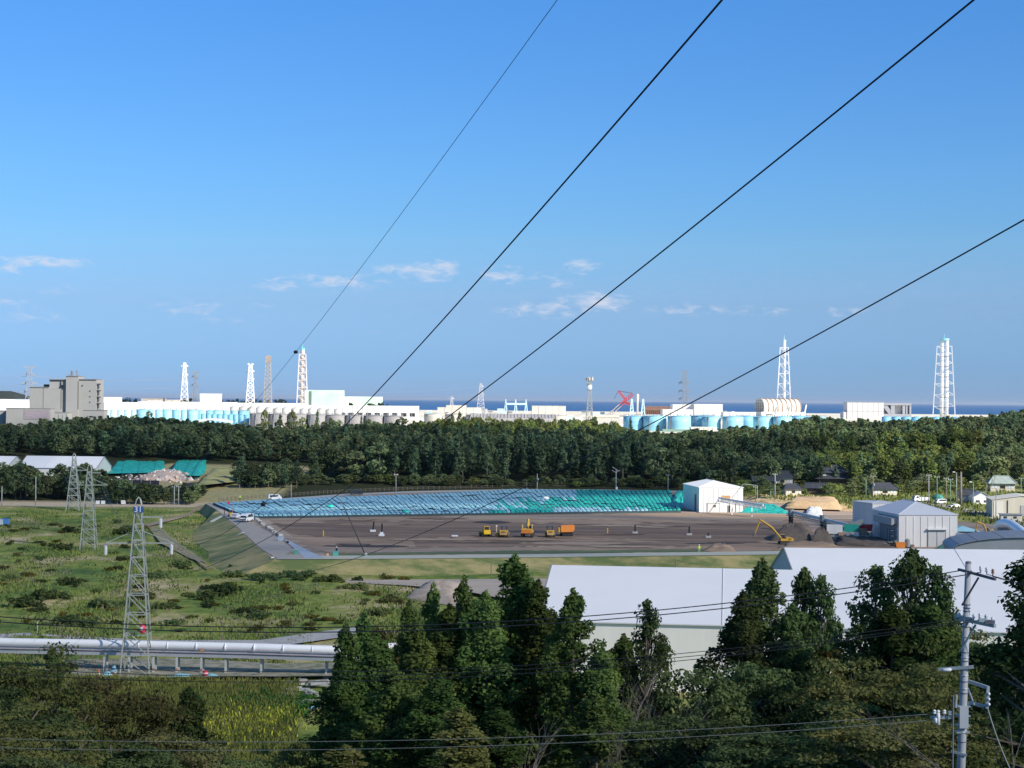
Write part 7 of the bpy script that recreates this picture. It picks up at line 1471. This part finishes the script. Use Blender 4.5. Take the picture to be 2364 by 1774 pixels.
for k in range(150):
    x = rng.uniform(-60, 262); D = rng.uniform(700, 765); yt = np.interp(x, [-60,20,60,110,150,190,235,255],[1075,1068,1066,1086,1078,1072,1092,1110])+rng.uniform(-14,24)+(765-D)*.25; LT.append((x, yt, D, [1,3,4,5,3][k % 5]))
for k in range(90):
    x = rng.uniform(262, 470); D = rng.uniform(690, 725); LT.append((x, rng.uniform(1112,1140) if x > 300 or k % 3 else 1105, D, [3,4,5,1][k % 4]))
for k in range(80):
    x = rng.uniform(545, 690); D = rng.uniform(762, 800); LT.append((x, rng.uniform(1052,1095), D, [3,4,1][k % 3]))
cell = {}
for (x, yt, D, i) in LT:
    P = ground_at(x, D); k = (int(P.x//3.4), int(D//5))
    if k in cell: continue
    cell[k] = 1; H = max(3, at(x,yt,D).z-P.z); rs = min(1.3, .45+H/16*rng.uniform(.8,1.1)); kd = {'c':'conifer','b':'round tree','l':'light tree'}[FT[i][0][0]]
    if x < 262: many(i, x, P.x, D, H, rs, 'dark %s %s' % (kd, nm_(LM, x)), 'dark %ss %s' % (kd, nm_(LM, x)), 8)
    elif x < 540: many(i, x, P.x, D, H, rs, 'low dark %s %s' % (kd, nm_(MM, x)), 'low dark %ss %s' % (kd, nm_(MM, x)), 6)
    else: many(i, x, P.x, D, H, rs, 'dark %s %s at the wood corner' % (kd, nm_(RM, x)), 'dark %ss %s' % (kd, nm_(RM, x)), 6)
for k in range(150):
    x = rng.uniform(560, 1575); D = rng.uniform(778, 793) if x > 640 else 770; P = ground_at(x, D); mk_ = wood_mark(x)
    many([3,4,5,7][k % 4], x, P.x, D, rng.uniform(1.8,5.2), rng.uniform(.4,.85), '%s bush %s' % (['dark round','dark low','wide dark','yellowish'][k % 4], mk_), 'bushes %s' % mk_, 4)
# garden bushes and trees round the houses on the right
cell = {}
GM = [(1640,1105,'right above the white ribbed shed'),(1744,1135,'beside the short wooden pole'),(1789,1125,'at the tall grey pole with the box'),(1768,1105,'by the long low outbuilding'),(1836,1112,'between the cream walled house and the farmhouse'),(1860,1145,'below the small tiled cottage'),(1890,1100,'left of the farmhouse'),(1923,1140,'in front of the farmhouse'),(1985,1125,'right of the farmhouse'),(2015,1110,'by the beige pole'),(2045,1100,'above the low dark tiled house'),(2085,1130,'right of the low dark tiled house'),(2144,1110,'above the white truck'),(2190,1120,'among the green poles'),(2225,1125,'left of the white gabled house'),(2290,1110,'left of the pale green roof'),(2350,1120,'right of the pale green roof')]
for k in range(420):
    x = rng.uniform(1590, 2420); y = rng.uniform(1086, 1150)
    if x < 2000 and y > 1149: continue
    if any(a0 < x < a1 and b0 < y < b1 for a0, a1, b0, b1 in ((1778,1840,1100,1140),(1808,1856,1122,1162),(1876,1968,1088,1140),(1862,1915,1126,1158),(2014,2078,1122,1162),(2216,2296,1130,1176),(2285,2355,1100,1150),(2285,2400,1140,1205),(1815,1950,1146,1180),(2100,2235,1138,1160))): continue
    P = gh(x, y); k_ = (int(P.x//4.4), int(P.y//6))
    if k_ in cell or P.y > 900 or bool(inpoly(P.x, P.y, PADX, PADY)): continue
    cell[k_] = 1; H = rng.uniform(2.2, 6.5); gm = min(GM, key=lambda q: (q[0]-x)**2+4*(q[1]-y)**2)[2]; many([3,4,5,6,7][int(rng.integers(5))], x, P.x, P.y, H, rng.uniform(.5,1.0)*H/6+.2, 'rounded garden tree %s' % gm, 'garden trees %s' % gm, 7)
for x, yt, yb, lab in ((2275,1082,1150,'bare grey tree left of the pale green roof'),(2128,1088,1130,'bare grey treetop above the white truck')):
    P = gh(x, yb); g = thing('bare_tree', lab, 'tree', P); H = at(x,yt,P.y).z-P.z; g.scale = (H/12*1.3,H/12*1.3,H/12); link(bpy.data.objects.new('trunk_and_branches', bare_mesh(12,.22,5,bark_pale,1.4)), g)
# the rest of the wood as one mass of instances
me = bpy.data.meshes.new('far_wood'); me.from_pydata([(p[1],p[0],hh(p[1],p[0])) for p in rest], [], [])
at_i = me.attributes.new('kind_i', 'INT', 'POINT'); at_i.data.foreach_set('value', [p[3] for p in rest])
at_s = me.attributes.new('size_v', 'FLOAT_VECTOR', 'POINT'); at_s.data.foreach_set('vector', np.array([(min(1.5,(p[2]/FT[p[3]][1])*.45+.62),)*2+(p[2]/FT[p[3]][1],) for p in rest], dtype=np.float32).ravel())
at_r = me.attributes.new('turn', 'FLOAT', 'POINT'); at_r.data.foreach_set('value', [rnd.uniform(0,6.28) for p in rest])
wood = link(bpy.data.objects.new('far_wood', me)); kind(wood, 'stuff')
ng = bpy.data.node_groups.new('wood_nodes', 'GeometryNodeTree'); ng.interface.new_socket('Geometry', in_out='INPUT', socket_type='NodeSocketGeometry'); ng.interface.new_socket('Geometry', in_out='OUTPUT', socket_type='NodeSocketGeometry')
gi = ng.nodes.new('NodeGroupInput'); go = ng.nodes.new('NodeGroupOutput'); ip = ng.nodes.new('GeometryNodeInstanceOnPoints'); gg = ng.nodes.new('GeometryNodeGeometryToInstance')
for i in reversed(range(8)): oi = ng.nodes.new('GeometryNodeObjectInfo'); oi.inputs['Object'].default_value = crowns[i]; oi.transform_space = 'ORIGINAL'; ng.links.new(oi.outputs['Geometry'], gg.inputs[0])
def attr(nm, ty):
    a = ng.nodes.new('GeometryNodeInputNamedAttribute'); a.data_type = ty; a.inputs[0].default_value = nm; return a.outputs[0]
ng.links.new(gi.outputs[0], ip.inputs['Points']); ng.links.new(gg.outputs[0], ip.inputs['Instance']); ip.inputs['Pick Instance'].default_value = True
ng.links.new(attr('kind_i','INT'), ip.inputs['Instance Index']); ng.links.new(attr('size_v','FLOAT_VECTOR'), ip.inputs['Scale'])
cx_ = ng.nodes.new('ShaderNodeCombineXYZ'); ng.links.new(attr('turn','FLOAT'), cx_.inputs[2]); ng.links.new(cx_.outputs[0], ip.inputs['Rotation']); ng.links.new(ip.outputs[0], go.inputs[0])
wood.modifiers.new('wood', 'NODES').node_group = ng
print('far wood', len(rest), 'near', len(near))
# headland and shore trees, hills
for (x0, x1, yt, D, lab) in ((-80,70,905,3400,'left'),): 
    mb = MB(); n = 40; vs = []
    for k in range(n+1):
        t = k/n; x = x0-600+(x1+10-x0+600)*t; z = at(x, 905+ (16*max(0,(t-.93)/.07)) - 2*math.sin(t*9), 2500).z
        X_ = at(x, 920, 2500).x
        for y_, f in ((2460,-.9),(2480,.4),(2505,1),(2560,.8),(2600,-.5)): vs.append((X_, y_, 25+(z-25)*max(f,0) if f > 0 else 15))
    mb.add(vs, [(k*5+j,(k+1)*5+j,(k+1)*5+j+1,k*5+j+1) for k in range(n) for j in range(4)]); kind(mb.build('wooded_hill', mat('hill_dark_wood', (.030,.040,.040), .95, .25, .08), None, True), 'structure')
g_ = np.random.default_rng(5); C = []; RR = []
for (x0, x1, yt, D, n) in ((262,318,922,2350,70),(415,450,922,2300,40),(500,560,924,2400,60),(590,660,925,2420,90),(805,835,932,2150,26),(850,895,932,2150,36),(560,600,925,2420,30)):
    for k in range(n): x = g_.uniform(x0,x1); P = ground_at(x, D+g_.uniform(-20,20)); zt = at(x,yt+g_.uniform(-1,4),D).z; z = P.z+g_.random()*max(1,(zt-P.z)); C.append((P.x,P.y,z)); q = g_.uniform(1.6,2.8); RR.append((q,q,q))
kind(link(bpy.data.objects.new('shore_trees', leafmesh('shore_trees', leaves(C, RR, 26, 1.2, g_, .4, .3), mat('shore_dark_foliage', (.030,.045,.030), leaf=True, scale=.02, coords='World')))), 'stuff')

# -------- field vegetation
shr = []
for k in range(4): 
    g = np.random.default_rng(k+200); n = 26; C = np.stack([g.normal(size=n)*.9, g.normal(size=n)*.7, .25+g.random(n)*.8], 1); q = .35+.35*g.random(n); shr.append(leafmesh('foliage', leaves(C, np.stack([q,q,q*.8],1), 34, .20, g, .5, .3), lf_shrub))
def shrub(P, s, sz, label, group, m=None):
    g = thing('shrub', label, 'shrub', P, rnd.uniform(0,6.28), group); g.scale = (s, s, sz); o = link(bpy.data.objects.new('foliage', shr[rnd.randrange(4)]), g)
    if m: o.material_slots[0].link = 'OBJECT'; o.material_slots[0].material = m
spots = [(160,1228,2.2,2.0),(285,1232,2.6,2.2),(270,1205,1.6,1.5),(140,1268,2.6,2.0),(300,1290,2.0,1.3),(420,1305,2.6,1.6),(350,1330,3.0,1.5),(110,1385,3.4,2.2),(60,1400,2.8,2.0),(510,1370,3.6,2.6),(480,1378,2.4,1.9),(160,1350,2.6,1.6),(600,1340,3.2,1.7),(540,1332,2.8,1.5),(700,1332,3.0,1.2),(660,1335,2.6,1.5),(760,1345,2.6,1.6),(820,1360,2.8,1.4),(600,1425,2.4,1.3),(330,1380,2.4,1.5),(20,1340,2.2,1.3),(240,1400,2.8,1.9),(30,1230,1.6,1.0),(220,1215,1.4,1.0),(750,1318,1.9,.9),(900,1390,2.0,1.2),(880,1420,2.0,1.4),(400,1440,2.0,1.2),(150,1440,2.6,1.6),(690,1318,1.8,.9),(200,1445,2.2,1.4),(380,1398,2.0,1.2)]
SM = [(40,1200,'near the left edge of the photo below the beige strip'),(110,1250,'left of the middle field pylon'),(205,1290,'just below the middle field pylon'),(260,1220,'between the middle and the nearest pylon'),(400,1270,'right of the nearest pylon crossarm'),(440,1340,'at the toe of the left bank'),(560,1340,'below the near corner of the pad'),(680,1330,'below the left end of the front road'),(800,1340,'in the field left of the sand mound'),(900,1390,'beside the sand mound'),(560,1400,'in the middle of the field under the slack cable'),(420,1420,'right of the red marked pylon'),(650,1440,'behind the right part of the silver pipe'),(200,1370,'left of the nearest pylon legs'),(150,1440,'behind the left part of the silver pipe'),(40,1340,'at the left edge, middle of the field'),(40,1430,'at the left edge above the silver pipe'),(840,1440,'left of the slim cedars'),(300,1180,'beyond the nearest pylon peak')]
def smark(x, y): return min(SM, key=lambda q: (q[0]-x)**2+4*(q[1]-y)**2)[2]
for i, (x, y, s, sz) in enumerate(spots):
    P = gz(x, y, .2); P = gz(x, y+24, .2) if inpoly(P.x, P.y, PADX, PADY) or inpoly(P.x, P.y+9, PADX, PADY) else P; P.z = hh(P.x, P.y); shrub(P, s*.62, sz*.75, ('large dark' if s > 2.3 else 'middling dark')+' shrub '+smark(x, y), 'dark shrubs '+smark(x, y), lf_broad if i % 3 == 0 else None)
for k in range(170):
    x = rng.uniform(-60, 950); y = rng.uniform(1185, 1460); P = gz(x, y, .2); P.z = hh(P.x, P.y)
    if inpoly(P.x, P.y, PADX, PADY) or (x > 395 and y < 1300): continue
    shrub(P, rng.uniform(.35,.9), rng.uniform(.35,.9), 'small %s shrub %s' % (['green','olive','yellowish','dark green'][k % 4], smark(x, y)), 'small %s shrubs %s' % (['green','olive','yellowish','dark green'][k % 4], smark(x, y)), [None, lf_olive, lf_yel, lf_broad][k % 4])
def blades(n, gen, hgt, wid, m, name, g):
    P = gen(n); n = len(P); a = g.random(n)*6.283; h = hgt*(.6+.8*g.random(n)); w = wid*(.6+.8*g.random(n)); dx, dy = np.cos(a)*w, np.sin(a)*w; ln = g.normal(size=(n,2))*.28*h[:,None]
    V = np.stack([np.stack([P[:,0]-dx,P[:,1]-dy,P[:,2]],1), np.stack([P[:,0]+dx,P[:,1]+dy,P[:,2]],1), np.stack([P[:,0]+dx*.5+ln[:,0],P[:,1]+dy*.5+ln[:,1],P[:,2]+h],1), np.stack([P[:,0]-dx*.5+ln[:,0],P[:,1]-dy*.5+ln[:,1],P[:,2]+h*.92],1)],1).reshape(-1,3)
    return kind(link(bpy.data.objects.new(name, leafmesh(name, V, m))), 'stuff')
g_ = np.random.default_rng(9)
def gen_field(y0, y1, x0, x1, clus, thr=.0):
    def f(n):
        D0, D1 = gz(600,y1,0).y, gz(600,y0,0).y; D = D0+(D1-D0)*g_.random(n)**1.5; x = x0+(x1-x0)*g_.random(n); X_ = np.array([(xx-CX)/F for xx in x])*D; w = np.sin(X_*.16+D*.05+clus)*np.sin(X_*.045-D*.031+clus*2)+.5*np.sin(X_*.5+clus)*np.sin(D*.19)
        ok = w > thr; X_, D = X_[ok], D[ok]; ok = ~inpoly(X_, D, PADX, PADY) & ~((X_ > -103) & (D > 400) & (X_ > -57-(D-426)*.26-13)); X_, D = X_[ok], D[ok]; return np.stack([X_, D, hterr(X_, D)-.05], 1)
    return f
fm1 = mat('weed_green', (.14,.19,.045), leaf=True, scale=.06, coords='World', col2=(.25,.29,.085)); fm2 = mat('weed_straw', (.32,.29,.17), leaf=True, scale=.06, coords='World', col2=(.50,.45,.30)); fm3 = mat('weed_dark', (.075,.12,.04), leaf=True, scale=.06, coords='World', col2=(.13,.17,.06))
blades(46000, gen_field(1180,1560,-120,1000,.3), .5, .15, fm1, 'weeds', g_); blades(20000, gen_field(1200,1560,-120,1000,2.1,.3), .55, .12, fm2, 'dry_grass', g_); blades(18000, gen_field(1180,1560,-120,1000,4.4,.1), .5, .17, fm3, 'dark_weeds', g_)
def gen_reed(n):
    D = 176+(262-176)*g_.random(n); X_ = -76+(76-22)*g_.random(n); ok = (X_ > -.235*D-12) & (X_ < -.118*D-1); return np.stack([X_[ok], D[ok], hterr(X_[ok], D[ok])-.05], 1)
rm1 = mat('reed_green', (.085,.13,.035), leaf=True, scale=.11, coords='World', col2=(.23,.245,.07)); blades(60000, gen_reed, 1.15, .085, rm1, 'reeds', g_)
def gen_gold(n):
    c = [(540,1655,6),(600,1665,5),(500,1690,4),(590,1690,6),(640,1650,3)]; out = []
    for (x, y, s) in c: P = gz(x,y,.6); out.append(np.stack([P.x+g_.normal(size=n//5)*s*.5, P.y+g_.normal(size=n//5)*s*1.1, np.full(n//5,.75)],1))
    P = np.vstack(out); P[:,2] = hterr(P[:,0],P[:,1])+.7; return P
blades(800, gen_gold, .5, .09, mat('goldenrod_flower', (.26,.27,.03), leaf=True, scale=.3, coords='World', col2=(.50,.46,.05)), 'goldenrod', g_)
kg = []
for (x, y, rx_, ry_) in ((560,1615,10,3),(620,1625,8,3.5),(660,1640,5,4)):
    P = gz(x,y,.3); kg += [(P.x+g_.normal()*rx_*.4, P.y+g_.normal()*ry_, .6) for k in range(60)]
kind(link(bpy.data.objects.new('kudzu_patch', leafmesh('kudzu_patch', leaves(kg, [(.9,.9,.6)]*len(kg), 60, .18, g_, .7, .3), mat('kudzu_green', (.035,.085,.020), leaf=True, scale=.2, coords='World', col2=(.06,.125,.03))))), 'stuff')
# plume grass along the bank foot and rough grass on the right slope
def gen_right(n):
    X_ = 80+g_.random(n)*130; D = 520+g_.random(n)*260; ok = ~inpoly(X_, D, PADX, PADY); return np.stack([X_[ok], D[ok], hterr(X_[ok], D[ok])], 1)
blades(9000, gen_right, .9, .35, fm1, 'slope_grass', g_)
print('tris', sum(len(m.polygons) for m in bpy.data.meshes))

# ------------------------------------------------------------------ the air
HAZE = 1.3e-5
hz = MB().box((0,0,0),(280000,280000,165)).build('haze', None, None, loc=(0,50000,76)); hm = bpy.data.materials.new('haze_air'); hm.use_nodes = True; ht = hm.node_tree; ht.nodes.clear()
ho = ht.nodes.new('ShaderNodeOutputMaterial'); hv_ = ht.nodes.new('ShaderNodeVolumePrincipled'); hv_.inputs['Color'].default_value = (.75,.86,1,1); hv_.inputs['Density'].default_value = HAZE; hv_.inputs['Anisotropy'].default_value = .2
ht.links.new(hv_.outputs[0], ho.inputs['Volume']); hz.data.materials.clear(); hz.data.materials.append(hm); kind(hz, 'stuff')
